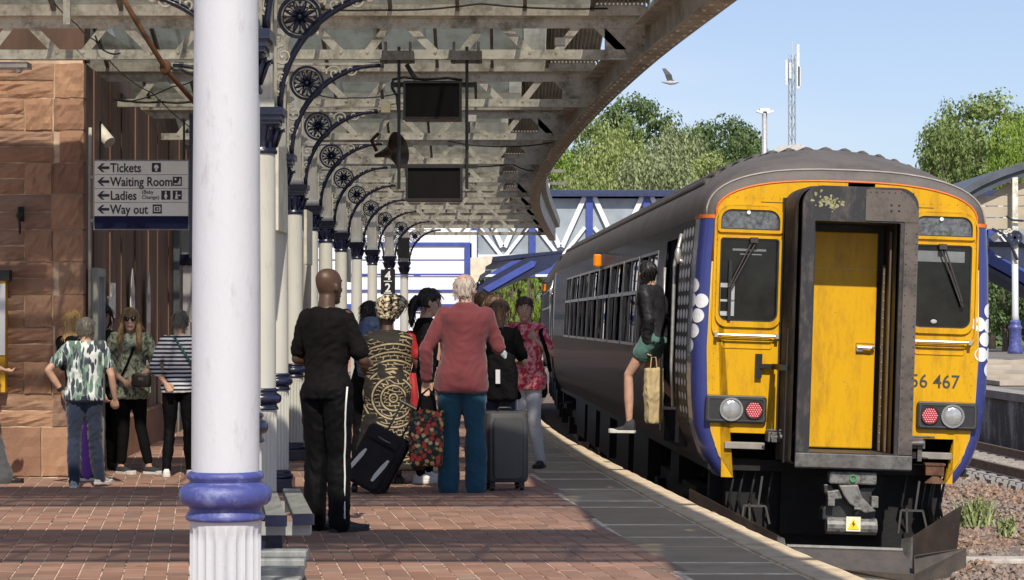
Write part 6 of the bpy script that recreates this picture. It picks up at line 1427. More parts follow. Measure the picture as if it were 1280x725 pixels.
def make_hair(t, k, hc, rm, hair):
    kind, mat_ = hair[0], hair[1]; m = MB()
    def T(p): return (hc + rm @ Vector(p))*k
    def cap(e=.011, front=.062, low=-.05):     # skullcap: back and top, leaving the face
        rings = []
        for z, rx, ry, oy in ((low, .066, .062, -.030), (-.02, .073, .070, -.026), (.01, .077, .080, -.020), (.04, .079, .092, -.008), (.07, .073, .093, -.005), (.095, .058, .078, -.008), (.115, .036, .052, -.010), (.126, .012, .02, -.010)):
            rings.append([T(((rx + e)*math.cos(a), oy + (ry + e)*math.sin(a), z + .2*e)) for a in [2*math.pi*i/20 for i in range(20)]])
        m.loft(rings)
    if kind == 'short': cap(.005, low=-.045)
    elif kind == 'grey_fringe': 
        m.loft([[T((rx*math.cos(a), oy + ry*math.sin(a), z)) for a in [2*math.pi*i/20 for i in range(20)]] for z, rx, ry, oy in ((-.066, .062, .05, -.045), (-.03, .076, .066, -.040), (.01, .081, .071, -.038), (.045, .080, .068, -.036), (.072, .068, .055, -.038), (.088, .045, .035, -.045))])
    elif kind in ('long', 'longish'):
        cap(.010); L = -.34 if kind == 'long' else -.22; sw = hair[2] if len(hair) > 2 else 1
        m.loft([[T((rx*math.cos(a), oy + ry*math.sin(a), z)) for a in [2*math.pi*i/18 for i in range(18)]] for z, rx, ry, oy in ((.05, .082, .075, -.035), (-.03, .088*sw, .066, -.042), (-.12, .098*sw, .050, -.060), (-.20, .100*sw, .042, -.075), (max(L, -.28), .085*sw, .034, -.085), (L - .02, .05*sw, .02, -.09))])
    elif kind == 'front_long':
        cap(.012); 
        for s_ in (-1, 1): m.tube([T((s_*.045, .055, .095)), T((s_*.078, .045, .04)), T((s_*.086, .030, -.03)), T((s_*.092, .035, -.12)), T((s_*.095, .055, -.22)), T((s_*.085, .07, -.31)), T((s_*.07, .075, -.36))], [.018, .022, .024, .030, .034, .028, .010], 10)
        m.loft([[T((rx*math.cos(a), oy + ry*math.sin(a), z)) for a in [2*math.pi*i/16 for i in range(16)]] for z, rx, ry, oy in ((.04, .085, .07, -.03), (-.1, .10, .045, -.05), (-.22, .10, .035, -.07), (-.3, .07, .02, -.08))])
    elif kind == 'pony':
        cap(.007); m.tube([T((0, -.085, .02)), T((0, -.12, .02)), T((.0, -.145, -.03)), T((0, -.15, -.10)), T((0, -.14, -.18)), T((0, -.13, -.25))], [.025, .034, .038, .034, .024, .008], 12)
    elif kind == 'bun':
        cap(.008); m.ell(T((0, -.115, .03)), .04*k, .035*k, .04*k, 12, 8)
    elif kind == 'bob':
        cap(.014); m.loft([[T((rx*math.cos(a), oy + ry*math.sin(a), z)) for a in [2*math.pi*i/18 for i in range(18)]] for z, rx, ry, oy in ((.05, .086, .08, -.03), (-.03, .092, .072, -.036), (-.08, .090, .06, -.045), (-.12, .07, .045, -.05))])
    me = evalmesh(m.mesh(), .0065*k, 2, .0045, (34, 34, 7), 5); me.materials.append(mat_); ho = link('hair', me, t)
    if kind == 'bald': return
    rs_ = random.Random(len(me.vertices)); st_ = MB(); nv = len(me.vertices)
    for _ in range(110):
        v = me.vertices[rs_.randrange(nv)]; p = v.co.copy(); nrm = v.normal.copy(); L_ = (.05 if kind in ('short', 'grey_fringe') else .10)*rs_.uniform(.5, 1.2)
        dn = Vector((rs_.uniform(-.5, .5), rs_.uniform(-.5, .5), -1)); dn = (dn - nrm*dn.dot(nrm)*.9).normalized()
        st_.tube([p, p + dn*L_*.4 + nrm*.006, p + dn*L_*.8 + nrm*.009, p + dn*L_ + nrm*.006], [.0026, .003, .0022, .0008], 4)
    so_ = st_.build('loose_strands', mat_, ho, fix=False); so_['kind'] = 'stuff'
# fabrics
def pattern_mat(name, fn, rough=.8, bsc=150):
    m, nt, b = _mat(name); c = fn(nt); nt.links.new(c, b.inputs['Base Color']); b.inputs['Roughness'].default_value = rough; bump(nt, b, noi(nt, coords(nt), bsc, 2), .2, .002); MC[name] = m; return m
def vor(nt, co, sc, feat='F1', out_='Distance', rnd=1):
    v = N(nt, 'ShaderNodeTexVoronoi', feature=feat); v.inputs['Scale'].default_value = sc; v.inputs['Randomness'].default_value = rnd; nt.links.new(co, v.inputs[0]); return v.outputs[out_]
def warp(nt, co, sc, amt):
    n_ = N(nt, 'ShaderNodeTexNoise'); n_.inputs['Scale'].default_value = sc; nt.links.new(co, n_.inputs[0])
    s_ = N(nt, 'ShaderNodeVectorMath', operation='MULTIPLY_ADD'); nt.links.new(n_.outputs['Color'], s_.inputs[0]); s_.inputs[1].default_value = (amt,)*3; nt.links.new(co, s_.inputs[2]); return s_.outputs[0]
def f_leaf(nt):
    co = warp(nt, coords(nt), 6, .05)
    def lay(c, rot, sx, sc, th, col):
        mp2 = N(nt, 'ShaderNodeMapping'); mp2.inputs['Rotation'].default_value = (0, R(rot), 0); mp2.inputs['Scale'].default_value = (sx, .35, 1); mp2.inputs['Location'].default_value = (rot*.1, 0, sc*.1)
        nt.links.new(co, mp2.inputs[0]); d = vor(nt, mp2.outputs[0], sc); return mixc(nt, ramp(nt, d, [(th, (1, 1, 1)), (th + .05, (0, 0, 0))]), c, col)
    c = lay((.62, .66, .66), 35, 3.0, 7, .50, (.22, .32, .27)); c = lay(c, -40, 3.4, 8, .40, (.035, .045, .06)); c = lay(c, 15, 3.4, 6, .36, (.10, .17, .13)); return lay(c, -70, 4, 9, .30, (.05, .06, .09))
def f_leaf_old(nt):
    co = warp(nt, coords(nt, (1, .4, .6)), 4, .25); base = mixc(nt, ramp(nt, noi(nt, co, 5, 2), [(.42, (0, 0, 0)), (.5, (1, 1, 1))]), (.60, .64, .62), (.30, .42, .38))
    w_ = N(nt, 'ShaderNodeTexWave'); w_.inputs['Scale'].default_value = 9; w_.inputs['Distortion'].default_value = 9; w_.inputs['Detail'].default_value = 1; w_.inputs['Detail Scale'].default_value = 1.4; nt.links.new(co, w_.inputs[0])
    c = mixc(nt, ramp(nt, w_.outputs[1], [(.66, (0, 0, 0)), (.74, (1, 1, 1))]), base, (.03, .035, .05))
    g_ = vor(nt, co, 11); return mixc(nt, ramp(nt, g_, [(.10, (1, 1, 1)), (.18, (0, 0, 0))]), c, (.09, .14, .10))
leafshirt = pattern_mat('leaf_print_shirt', f_leaf)
def f_snake(nt):
    co = coords(nt, (1, 1, .8)); return ramp(nt, noi(nt, warp(nt, co, 9, .06), 24, 4, .7), [(.42, (.07, .085, .06)), (.5, (.28, .32, .23)), (.62, (.42, .46, .37))])
mottle = pattern_mat('mottled_green_blouse', f_snake)
def f_stripe(nt):
    w_ = N(nt, 'ShaderNodeTexWave', bands_direction='Z'); w_.inputs['Scale'].default_value = 8.2; w_.inputs['Distortion'].default_value = .5; w_.inputs['Detail'].default_value = 0; nt.links.new(coords(nt), w_.inputs[0])
    return ramp(nt, w_.outputs[1], [(.45, (.62, .64, .68)), (.53, (.012, .014, .03))])
stripes = pattern_mat('navy_white_stripes', f_stripe)
def f_pink(nt):
    co = warp(nt, coords(nt), 12, .05); c = ramp(nt, noi(nt, co, 22, 3, .6), [(.42, (.42, .025, .06)), (.50, (.62, .10, .14)), (.58, (.75, .45, .42)), (.66, (.50, .04, .07))]); return c
pinkf = pattern_mat('pink_red_print', f_pink)
def f_greek(nt):
    co = coords(nt); ms = N(nt, 'ShaderNodeMapping'); ms.inputs['Location'].default_value = (-.02, 0, -.78); nt.links.new(co, ms.inputs[0])
    w_ = N(nt, 'ShaderNodeTexWave', wave_type='RINGS', rings_direction='Y'); w_.inputs['Scale'].default_value = 4.2; w_.inputs['Distortion'].default_value = .3; w_.inputs['Detail'].default_value = 0; nt.links.new(ms.outputs[0], w_.inputs[0])
    br = N(nt, 'ShaderNodeTexBrick'); br.inputs['Scale'].default_value = 9; br.inputs['Mortar Size'].default_value = .035; br.inputs['Color1'].default_value = (.008, .007, .006, 1); br.inputs['Color2'].default_value = (.01, .008, .006, 1); br.inputs['Mortar'].default_value = (.36, .29, .18, 1); br.inputs['Row Height'].default_value = .3
    mp2 = N(nt, 'ShaderNodeMapping'); mp2.inputs['Rotation'].default_value = (R(90), R(35), 0); nt.links.new(warp(nt, co, 3, .25), mp2.inputs[0]); nt.links.new(mp2.outputs[0], br.inputs[0])
    c = mixc(nt, ramp(nt, w_.outputs[1], [(.55, (0, 0, 0)), (.6, (1, 1, 1))]), br.outputs[0], (.01, .009, .008))
    c = mixc(nt, ramp(nt, w_.outputs[1], [(.90, (0, 0, 0)), (.93, (1, 1, 1))]), c, (.40, .32, .19)); n_ = noi(nt, co, 3.5, 1)
    return mixc(nt, ramp(nt, n_, [(.54, (0, 0, 0)), (.57, (1, 1, 1))]), c, (.015, .012, .01))
greek = pattern_mat('key_pattern_dress', f_greek)
def f_wrap(nt): return ramp(nt, noi(nt, warp(nt, coords(nt), 20, .04), 34, 2), [(.45, (.02, .016, .012)), (.52, (.55, .45, .28)), (.64, (.70, .62, .45))])
wrapm = pattern_mat('headwrap_print', f_wrap)
def f_floral(nt):
    co = coords(nt); v = N(nt, 'ShaderNodeTexVoronoi'); v.inputs['Scale'].default_value = 25; nt.links.new(warp(nt, co, 20, .02), v.inputs[0])
    col = ramp(nt, v.outputs['Color'], [(.2, (.50, .05, .03)), (.4, (.55, .30, .10)), (.6, (.06, .10, .04)), (.8, (.60, .45, .25))], 'CONSTANT')
    return mixc(nt, ramp(nt, v.outputs['Distance'], [(.42, (1, 1, 1)), (.60, (0, 0, 0))]), (.010, .012, .012), col)
floralm = pattern_mat('floral_tapestry', f_floral, .7)
blk = cloth('black_cotton', (.005, .005, .006), sheen=.05); blk2 = cloth('black_sport_cloth', (.003, .003, .004), .7, sheen=0); tee = cloth('charcoal_tee', (.007, .006, .007), .8, sheen=.03)
redj = cloth('faded_red_jacket', (.155, .036, .043), .9, .12); teal = cloth('teal_trousers', (.007, .055, .095), .85, .15); denim = cloth('dark_denim', (.018, .028, .055), .85)
greyt = cloth('grey_flares', (.075, .08, .09), .9); purple = cloth('purple_cloth', (.12, .045, .28), .8); whitet = cloth('white_trousers', (.50, .52, .56), .85, .08); navyc = cloth('navy_nylon', (.03, .055, .13), .5)
tealshort = cloth('green_shorts', (.07, .15, .13), .85); darkj = cloth('dark_sheen_jacket', (.022, .022, .025), .45); redc = cloth('red_satin', (.34, .014, .016), .6)
hblack = hairmat('black_hair', (.012, .009, .008)); hbrown = hairmat('brown_hair', (.09, .045, .022)); hblond = hairmat('blond_hair', (.42, .26, .09)); hgrey = hairmat('grey_hair', (.13, .12, .10)); hlg = hairmat('light_grey_hair', (.48, .42, .36)); hgin = hairmat('long_fair_hair', (.30, .19, .09)); hred = hairmat('short_auburn_hair', (.06, .028, .018))
sw = M('shoe_white', (.66, .66, .66), .6, var=.06, bmp=.1); sb = M('shoe_black', (.012, .012, .012), .45); sbr = M('shoe_brown', (.035, .02, .014), .45); sg_ = M('shoe_grey', (.38, .38, .38), .7); cvs = M('canvas_charcoal', (.03, .03, .035), .8); solw = M('sole_white', (.6, .58, .54), .6, bmp=0)
def strap(t, k, pts, w_, mat_, name='strap'):
    m = MB(); m.tube([Vector(p)*k for p in pts], (w_*k, .004), 6); return m.build(name, mat_, t, smooth=True)

# man in black, back turned
ps = pose(kL=(-.085, .01, .50), kR=(.10, .0, .50), aL=(-.075, -.03, .09), aR=(.12, -.03, .09), tL=(.35, 1), tR=(.55, .85), eR=(.25, .06, 1.13), wR=(.15, .27, 1.10), eL=(-.235, .0, 1.14), wL=(-.10, .22, 1.08), head=(.0, .03, 1.625), hrot=-12)
t, k, body, pts = person('man in black t-shirt and black tracksuit trousers with white side stripe, back turned', 408, 15.6, -28, 1.85, ps, sk_dark, dict(mat=tee, hem=.88, sleeve=.78, srad=.058, off=.010, wr=.009), dict(mat=blk2, flare=.012, off=.016, wr=.009), None, (sb, sb, 0), w=.98, d=1.04, seed=3, facegeo=True)
m = MB()
def leg_line(ps, i, r1, r2, r3, ang):
    hp, kn, an = (Vector(ps[a][i]) for a in ('hip', 'knee', 'ankle')); dirv = Vector((math.cos(R(ang)), math.sin(R(ang)), 0)); q = []
    for s_ in range(13):
        u = s_/12; p = hp.lerp(kn, u*2) if u < .5 else kn.lerp(an, u*2 - 1); r = r1 + (r2 - r1)*u*2 if u < .5 else r2 + (r3 - r2)*(u*2 - 1); q.append(p + dirv*(r + .004*math.sin(u*21)))
    return q
q = [Vector((.20, -.055, .96))] + leg_line(ps, 1, .118, .078, .072, -28)[1:]; m.tube([p*k for p in q], (.007, .007), 5); m.build('white_stripe', M('stripe_white', (.68, .68, .68), .6, bmp=0), t, smooth=True)

# man in faded red jacket
ps = pose(kL=(-.10, .0, .50), kR=(.11, .0, .50), aL=(-.105, -.02, .09), aR=(.12, -.02, .09), tL=(-.12, 1), tR=(.16, 1), eL=(-.275, -.03, 1.15), wL=(-.285, .05, .90), eR=(.295, .04, 1.16), wR=(.28, .25, 1.22), head=(.03, .035, 1.62), hrot=-25, htilt=4)
t, k, body, pts = person('old man in faded red jacket and teal trousers, back turned, pale grey hair', 577, 19.05, 0, 1.885, ps, sk_pale, dict(name='jacket', mat=redj, hem=.80, sleeve=1.93, srad=.070, off=.026, flare=.04, wr=.008, neck=1.505, collar=redj, wsc=(5, 5, 6)), dict(mat=teal, off=.022, flare=.02, wr=.008), ('grey_fringe', hlg), (sbr, sbr), w=1.05, d=1.1, belly=.03, seed=8)
m = MB(); m.box(-.003, .003, -.172, -.150, .80, 1.0); me_ = m


# woman in key-pattern dress with headwrap
ps = pose(eL=(-.27, -.03, 1.15), wL=(-.2, .14, 1.0), eR=(.275, -.02, 1.14), wR=(.29, .03, .90), head=(-.02, .05, 1.60), hrot=25, htilt=-6, aL=(-.08, 0, .09), aR=(.09, 0, .09))
t, k, body, pts = person('woman in black and gold key-pattern dress and headwrap pulling the black suitcase', 487, 20.1, 8, 1.64, ps, sk_dark, dict(name='dress', mat=greek, hem=.14, sleeve=0, off=.022, skirt=.10, wr=.008, flare=.05), None, None, (sb, sb), w=1.30, d=1.35, belly=.03, seed=12)
m = MB(); limb(m, Vector((.175*1.1, .0, 1.42)), Vector((.262, -.015, 1.25)), .060, .062); me = m.mesh(); [setattr(v, 'co', v.co*k) for v in me.vertices]; me = evalmesh(me, .01, 2, .006, (9, 9, 9), 2); me.materials.append(redc); link('sleeve', me, t)
m = MB(); m.tube([Vector((.225, -.02, 1.235))*k, Vector((.285, -.02, 1.245))*k], .07*k, 14) if False else None
m = MB(); m.ering([(.25, -.12, .16, .05, .05), (.235, -.12, .5, .05, .045), (.215, -.11, .8, .04, .035), (.20, -.10, 1.0, .03, .03)], 10); me = m.mesh(smooth=True); me.materials.append(redc); link('red_panel', me, t)
m = MB(); hc = Vector(ps['head']); rm = head_rot(ps)
rings = [[(hc + rm @ Vector((rx*math.cos(a) + .02*dd, oy + ry*math.sin(a), z)))*k for a in [2*math.pi*i/20 for i in range(20)]] for z, rx, ry, oy, dd in ((-.02, .082, .088, -.012, 0), (.02, .098, .105, -.012, .2), (.06, .112, .118, -.014, .6), (.10, .115, .115, -.018, 1.0), (.135, .095, .09, -.02, 1.2), (.155, .05, .05, -.02, 1.2))]
m.loft(rings); m.ell((hc + Vector((.10, -.03, .09)))*k, .055*k, .05*k, .06*k); me = m.mesh(); hk = hc*k; [setattr(v, 'co', hk + Vector((0, 0, .03)) + (v.co - hk)*1.25) for v in me.vertices]; me = evalmesh(me, .008, 2, .010, (16, 16, 16), 9); me.materials.append(wrapm); link('headwrap', me, t)

# person carrying navy rucksack
ps = pose(eR=(.26, .06, 1.16), wR=(.2, .28, 1.15), hrot=15)
t, k, body, pts = person('dark-haired person half hidden behind the man in black, wearing a navy rucksack', 461, 21.2, -10, 1.66, ps, sk_tan, dict(mat=blk, sleeve=.8), dict(mat=blk), ('bob', hblack), (sb, sb), seed=2)
bpk = thing('rucksack', 'large navy rucksack on the back of the dark-haired person', 'rucksack', (colX(0)*0 + (468 - 640)/F*20.95, 20.90, 1.0), rz=R(-10))
m = MB(); m.loft([[(x*sx, y*sy, z) for x, y in rrect(0, 0, 1, 1, .32, 4)] for z, sx, sy in ((-.06, .22, .10), (-.04, .30, .18), (.12, .33, .22), (.30, .32, .21), (.44, .28, .16), (.50, .18, .08))]); me = evalmesh(m.mesh(), .009, 2, .010, (9, 9, 9), 1); me.materials.append(navyc); link('bag_body', me, bpk)
m = MB(); m.loft([[(x*sx, -.10 + y*sy, z) for x, y in rrect(0, 0, 1, 1, .3, 4)] for z, sx, sy in ((-.02, .24, .06), (.02, .27, .10), (.16, .26, .10), (.2, .2, .05))]); me = evalmesh(m.mesh(), .009, 2, .005, (12, 12, 12), 3); me.materials.append(navyc); link('front_pocket', me, bpk)
for sx in (-.1, .1): m = MB(); m.tube([(sx, .08, .46), (sx, .14, .50), (sx, .20, .44)], (.02, .006), 6); m.build('shoulder_strap', navyc, bpk, smooth=True)
m = MB(); m.tube([(-.04, .05, .49), (0, .05, .54), (.04, .05, .49)], .008, 6); m.build('grab_loop', black, bpk)

# dark-haired woman in black, profile to the right
ps = pose(tL=(.05, 1), tR=(-.05, 1), aL=(-.06, .05, .09), aR=(.07, -.05, .09), eL=(-.24, .0, 1.14), wL=(-.2, .18, 1.05), head=(0, .05, 1.625), htilt=8)
t, k, body, pts = person('young woman in black with dark tied-back hair and white trainers, facing right', 530, 20.2, -82, 1.77, ps, sk_pale, dict(mat=blk, sleeve=1.9, srad=.05, hem=.84), dict(mat=blk, tight=.012), ('pony', hblack), (sw, sw, .03, .052), w=.9, d=.95, seed=6)
m = MB(); hc = Vector(ps['head']); 
for sx in (-.012, .012): m.ell((hc + Vector((sx, -.105, .03)))*k, .014, .02, .035)
m.build('hair_claw', wrapm, t, smooth=True)

# woman with long fair-brown hair, back turned, in black
ps = pose(eL=(-.24, .03, 1.13), wL=(-.13, .24, 1.13), eR=(.25, .03, 1.14), wR=(.12, .24, 1.12), hrot=-20)
t, k, body, pts = person('woman in black with long straight brown hair, back turned, beside the woman in pink', 624, 20.9, -18, 1.67, ps, sk_pale, dict(mat=blk, sleeve=.8, hem=.84, off=.014), dict(mat=denim), ('long', hairmat('straight_brown_hair', (.11, .06, .03)), .85), (sb, solw), w=.95, seed=7)
bg_ = thing('shoulder_bag', 'black shoulder bag with straps on the woman with long brown hair', 'bag', ((627 - 640)/F*20.7, 20.66, .72), rz=R(-18))
m = MB(); m.loft([[(x*sx, y*sy, z) for x, y in rrect(0, 0, 1, 1, .3, 4)] for z, sx, sy in ((0, .22, .12), (.03, .30, .17), (.25, .30, .17), (.42, .24, .12), (.47, .12, .05))]); me = evalmesh(m.mesh(), .009, 2, .008, (9, 9, 9), 6); me.materials.append(blk); link('bag_body', me, bg_)
m = MB(); m.tube([(-.1, .05, .42), (-.1, .14, .62), (-.08, .2, .7)], (.015, .005), 6); m.tube([(.1, .05, .42), (.1, .14, .62), (.08, .2, .7)], (.015, .005), 6); m.build('straps', blk, bg_)['kind'] = 'stuff'
m = MB(); m.box(-.02, .02, -.115, -.10, .17, .30); m.build('white_tag', whitep, bg_)
bo = thing('water_bottle', 'small clear water bottle with blue cap held by the women on the right', 'bottle', ((632 - 640)/F*20.6, 20.62, 1.12), rot=(R(10), R(-20), 0))
m = MB(); m.lathe([(.02, -.10), (.034, -.095), (.034, -.01), (.032, .03), (.034, .05), (.022, .08), (.012, .10)], n=14); m.build('bottle', M('bottle_clear', (.45, .50, .55), .1, var=.5, scale=30, spec=.8), bo, smooth=True)
m = MB(); m.lathe([(.014, .10), (.014, .125)], n=10); m.build('cap', M('cap_blue', (.06, .25, .5), .4), bo)

# woman in pink top, white trousers
ps = pose(eL=(-.28, -.02, 1.16), wL=(-.15, .10, 1.30), eR=(.25, .02, 1.14), wR=(.20, .26, 1.17), kL=(-.10, .02, .5), kR=(.06, .06, .50), aL=(-.13, -.10, .09), aR=(.05, .05, .09), hrot=25, head=(0, .04, 1.62), htilt=6)
t, k, body, pts = person('short-haired woman in pink and red patterned top and white trousers facing the crowd', 657, 22.2, 158, 1.72, ps, sk_pale, dict(mat=pinkf, sleeve=.72, srad=.062, hem=.80, off=.016, flare=.05, wr=.007), dict(mat=whitet, off=.012, tight=.004), ('short', hred), (M('sandal_black', (.02, .018, .016), .6), sb), w=1.08, d=1.15, belly=.03, seed=14, hands=(.9, .5))
m = MB(); m.ering([(.10, .02, .70, .10, .14), (.11, .03, .9, .09, .135), (.12, .03, 1.1, .08, .125), (.13, .02, 1.3, .07, .11), (.12, .0, 1.44, .06, .08)], 14); me = m.mesh(); [setattr(v, 'co', v.co*k) for v in me.vertices]; me = evalmesh(me, .01, 2, .008, (8, 8, 8), 4); me.materials.append(blk); link('open_cardigan', me, t)
strap(t, k, [(-.16, -.10, 1.40), (-.20, .02, 1.45), (-.20, .10, 1.38), (-.26, .05, 1.15), (-.27, .0, .98)], .02, blk, 'bag_strap')
m = MB(); hc = Vector(ps['head']); 
ph = thing('phone', 'dark mobile phone held out by the woman in the pink top', 'phone', P(648, 424, 22.0)); m = MB(); m.cbox((0, 0, 0), (.075, .15, .01), Matrix.Rotation(R(25), 3, 'X') @ Matrix.Rotation(R(40), 3, 'Z')); m.build('handset', black, ph, bevel=.003)
hb = thing('handbag', 'black handbag hanging at the hip of the woman in pink', 'handbag', ((674 - 640)/F*22.3, 22.35, .70)); m = MB(); m.loft([[(x*sx, y*sy, z) for x, y in rrect(0, 0, 1, 1, .3, 4)] for z, sx, sy in ((0, .12, .2), (.04, .16, .28), (.22, .15, .26), (.28, .08, .2))]); me = evalmesh(m.mesh(), .01, 2, .006, (9, 9, 9), 6); me.materials.append(blk); link('bag_body', me, hb)
m = MB(); m.tube([(0, -.1, .26), (0, -.03, .55), (0, .03, .55), (0, .1, .26)], .008, 6); m.build('handle', blk, hb)

# two heads behind the red jacket
ps = pose(hrot=0); person('brown-haired person just behind the shoulder of the man in the red jacket', 603, 25.2, 10, 1.80, ps, sk_pale, dict(mat=navyc, sleeve=1.8), dict(mat=blk), ('longish', hbrown), (sb, sb), vox=.011, seed=20)
ps = pose(hrot=-40); t, k, body, pts = person('woman with fair brown hair and sunglasses on her head beyond the red jacket', 616, 24.0, -45, 1.75, ps, sk_pale, dict(mat=cloth('olive_top', (.06, .06, .035)), sleeve=1.8), dict(mat=blk), ('longish', hbrown), (sb, sb), vox=.011, seed=21)

# --- left group
ps = pose(eL=(-.36, -.06, 1.19), wL=(-.22, -.02, .97), eR=(.27, -.03, 1.14), wR=(.30, .04, .90), kL=(-.10, .03, .5), aL=(-.10, -.05, .09), kR=(.10, .07, .50), aR=(.14, .16, .11), tL=(-.05, 1), tR=(.45, .9), head=(.01, .065, 1.60), htilt=-12, hrot=-8)
t, k, body, pts = person('person in leaf-print shirt and dark jeans walking away with left hand on hip', 106, 19.6, 6, 1.525, ps, sk_tan, dict(mat=leafshirt, hem=.88, sleeve=.62, srad=.066, off=.018, wr=.007), dict(mat=denim, off=.012, wr=.008), ('short', hgrey), (sg_, solw), w=1.12, d=1.15, seed=31)
m = MB(); wv = Vector(ps['wrist'][0]); e = Vector(ps['elbow'][0]); dv = (wv - e).normalized(); m.tube([(wv - dv*.02)*k, (wv - dv*.055)*k], .034*k, 12); m.build('watch', black, t)
# glasses woman
ps = pose(eL=(-.27, .0, 1.15), wL=(-.10, .20, 1.02), eR=(.27, .0, 1.15), wR=(.06, .20, .98), kL=(-.11, .05, .5), kR=(.06, .03, .5), aL=(-.20, .08, .09), aR=(.09, .0, .09), tL=(-.9, .7), tR=(-.7, .8), head=(0, .04, 1.62))
t, k, body, pts = person('woman with long fair hair, large sunglasses and mottled green blouse facing the camera', 163, 21.35, 188, 1.60, ps, sk_pale, dict(name='blouse', mat=mottle, hem=.80, sleeve=1.35, srad=.075, off=.022, wr=.010, flare=.06), dict(name='leggings', mat=blk, tight=.004, off=.008, len=.94, wr=.002), ('front_long', hgin), (cvs, solw), w=.95, seed=33, hands=(.7, .7))
hc = Vector(ps['head'])
for sx in (-.034, .034): m = MB(); m.ering([((hc.x + sx)*k, (hc.y + .096)*k, (hc.z - .012 + 0)*k, .020*k, .006), ((hc.x + sx)*k, (hc.y + .100)*k, (hc.z + .010)*k, .031*k, .007), ((hc.x + sx)*k, (hc.y + .096)*k, (hc.z + .032)*k, .027*k, .006)], 12); m.build('sunglass_lens', M('lens_black', (.006, .006, .007), .08, bmp=0), t, smooth=True)
m = MB(); m.tube([(hc + Vector(p))*k for p in ((-.078, .0, .02), (-.066, .085, .024), (0, .102, .020), (.066, .085, .024), (.078, .0, .02))], .004*k, 6); m.build('sunglass_frame', black, t, smooth=True)
strap(t, k, [(-.08, .09, 1.43), (-.03, .15, 1.30), (.03, .165, 1.15), (.10, .16, 1.0)], .012, blk, 'bag_strap')
cb_ = thing('clutch_bag', 'small black shoulder bag held in front by the woman in sunglasses', 'bag', ((177 - 640)/F*21.1, 21.10, .84)); m = MB(); m.loft([[(x, y, z) for x, y in rrect(0, 0, sx, .07, .03, 3)] for z, sx in ((0, .16), (.02, .19), (.11, .19), (.13, .16))]); m.build('bag_body', M('bag_leather', (.03, .022, .018), .4), cb_, smooth=True)
m = MB(); m.cbox((0, -.037, .08), (.05, .006, .03)); m.build('clasp', steel, cb_)
# blond person hidden
ps = pose(head=(-.12, .02, 1.62), hrot=40, aL=(-.1, .0, .09), tR=(.6, .8), eL=(-.25, .02, 1.14), wL=(-.1, .2, 1.1)); person('blond person in black top and purple trousers, mostly behind the leaf-print shirt', 101, 20.5, -35, 1.58, ps, sk_pale, dict(mat=blk, sleeve=.9), dict(mat=purple, off=.012), ('long', hblond), (cvs, solw), seed=35)
ps = pose(hrot=0); person('dark-haired person in dark top standing by the pale door frame behind the group', 128, 21.9, 200, 1.63, ps, sk_tan, dict(mat=cloth('dark_green_top', (.03, .035, .025)), sleeve=1.9), dict(mat=blk), ('bob', hblack), (sb, sb), vox=.010, seed=36)
# striped
ps = pose(eL=(-.26, -.05, 1.15), wL=(-.14, -.12, .98), eR=(.25, 0, 1.14), wR=(.22, .1, .9), kL=(-.10, .02, .5), aL=(-.13, -.06, .09), aR=(.12, .15, .09), head=(.01, .045, 1.61), htilt=-6)
t, k, body, pts = person('person in navy and white striped top and black trousers beside the white column', 224, 21.0, 8, 1.58, ps, sk_tan, dict(mat=stripes, hem=.88, sleeve=1.45, srad=.062, off=.014, wr=.006), dict(mat=blk2, off=.008, tight=.004, wr=.006), ('short', hgrey), (sw, solw), w=1.05, seed=41)
strap(t, k, [(-.06, -.075, 1.475), (.0, -.125, 1.38), (.08, -.135, 1.26), (.16, -.10, 1.12)], .012, M('teal_strap', (.03, .12, .13), .6), 'bag_strap')
# far left edge
ps = pose(kR=(.08, .10, .5), aR=(.12, .20, .09), kL=(-.08, -.02, .5), aL=(-.1, -.18, .12), eR=(.25, .02, 1.14), wR=(.2, .20, 1.08))
person('person in grey flared trousers and pale blue sleeve walking in at the left frame edge', -26, 20.2, -75, 1.68, ps, sk_pale, dict(mat=cloth('light_blue_shirt', (.16, .22, .30)), sleeve=1.3, srad=.065), dict(mat=greyt, flare=.06, off=.016, wr=.008), ('short', hbrown), (sb, sb), seed=43)
# passenger stepping down from the train
ps = pose(hL=(-.085, 0, .93), kR=(.14, .30, .62), aR=(.10, .22, .20), kL=(-.05, .20, .60), aL=(-.03, .26, .17), tL=(-.2, 1), tR=(0, 1), sL=(-.17, .0, 1.41), sR=(.17, .0, 1.41), eL=(-.20, .10, 1.15), wL=(-.12, .14, .92), eR=(.24, .08, 1.17), wR=(.25, .20, .98), head=(0, .13, 1.60), htilt=-38, hrot=10)
ps = pose(kL=(-.09, .25, .56), aL=(-.09, .24, .06), kR=(.09, .10, .62), aR=(.10, -.22, .30), tL=(-.1, 1), tR=(0, 1), eL=(-.22, -.02, 1.14), wL=(-.15, .02, .88), eR=(.24, -.05, 1.2), wR=(.30, -.2, 1.15), head=(0, .08, 1.60), htilt=-28, hrot=-35)
t, k, body, pts = person('passenger in dark jacket and green shorts stepping down backwards-lit from the train door', 818, 22.55, 66, 1.75, ps, sk_tan, dict(name='jacket', mat=darkj, hem=.84, sleeve=1.9, srad=.066, off=.02, wr=.009), dict(name='shorts', mat=tealshort, len=.20, off=.022, wr=.006), ('long', hblack, .8), (cvs, solw, .055, .05), z=.36, seed=51)
t['label'] = 'passenger with dark hair, dark jacket and green shorts stepping down from the train door'
bgm = cloth('tan_bag_canvas', (.42, .32, .17), .8); tb = thing('carrier_bag', 'tan carrier bag held low in the train doorway by the stepping passenger', 'bag', P(817, 529, 22.40)); tb.scale = (.72, .8, .98)
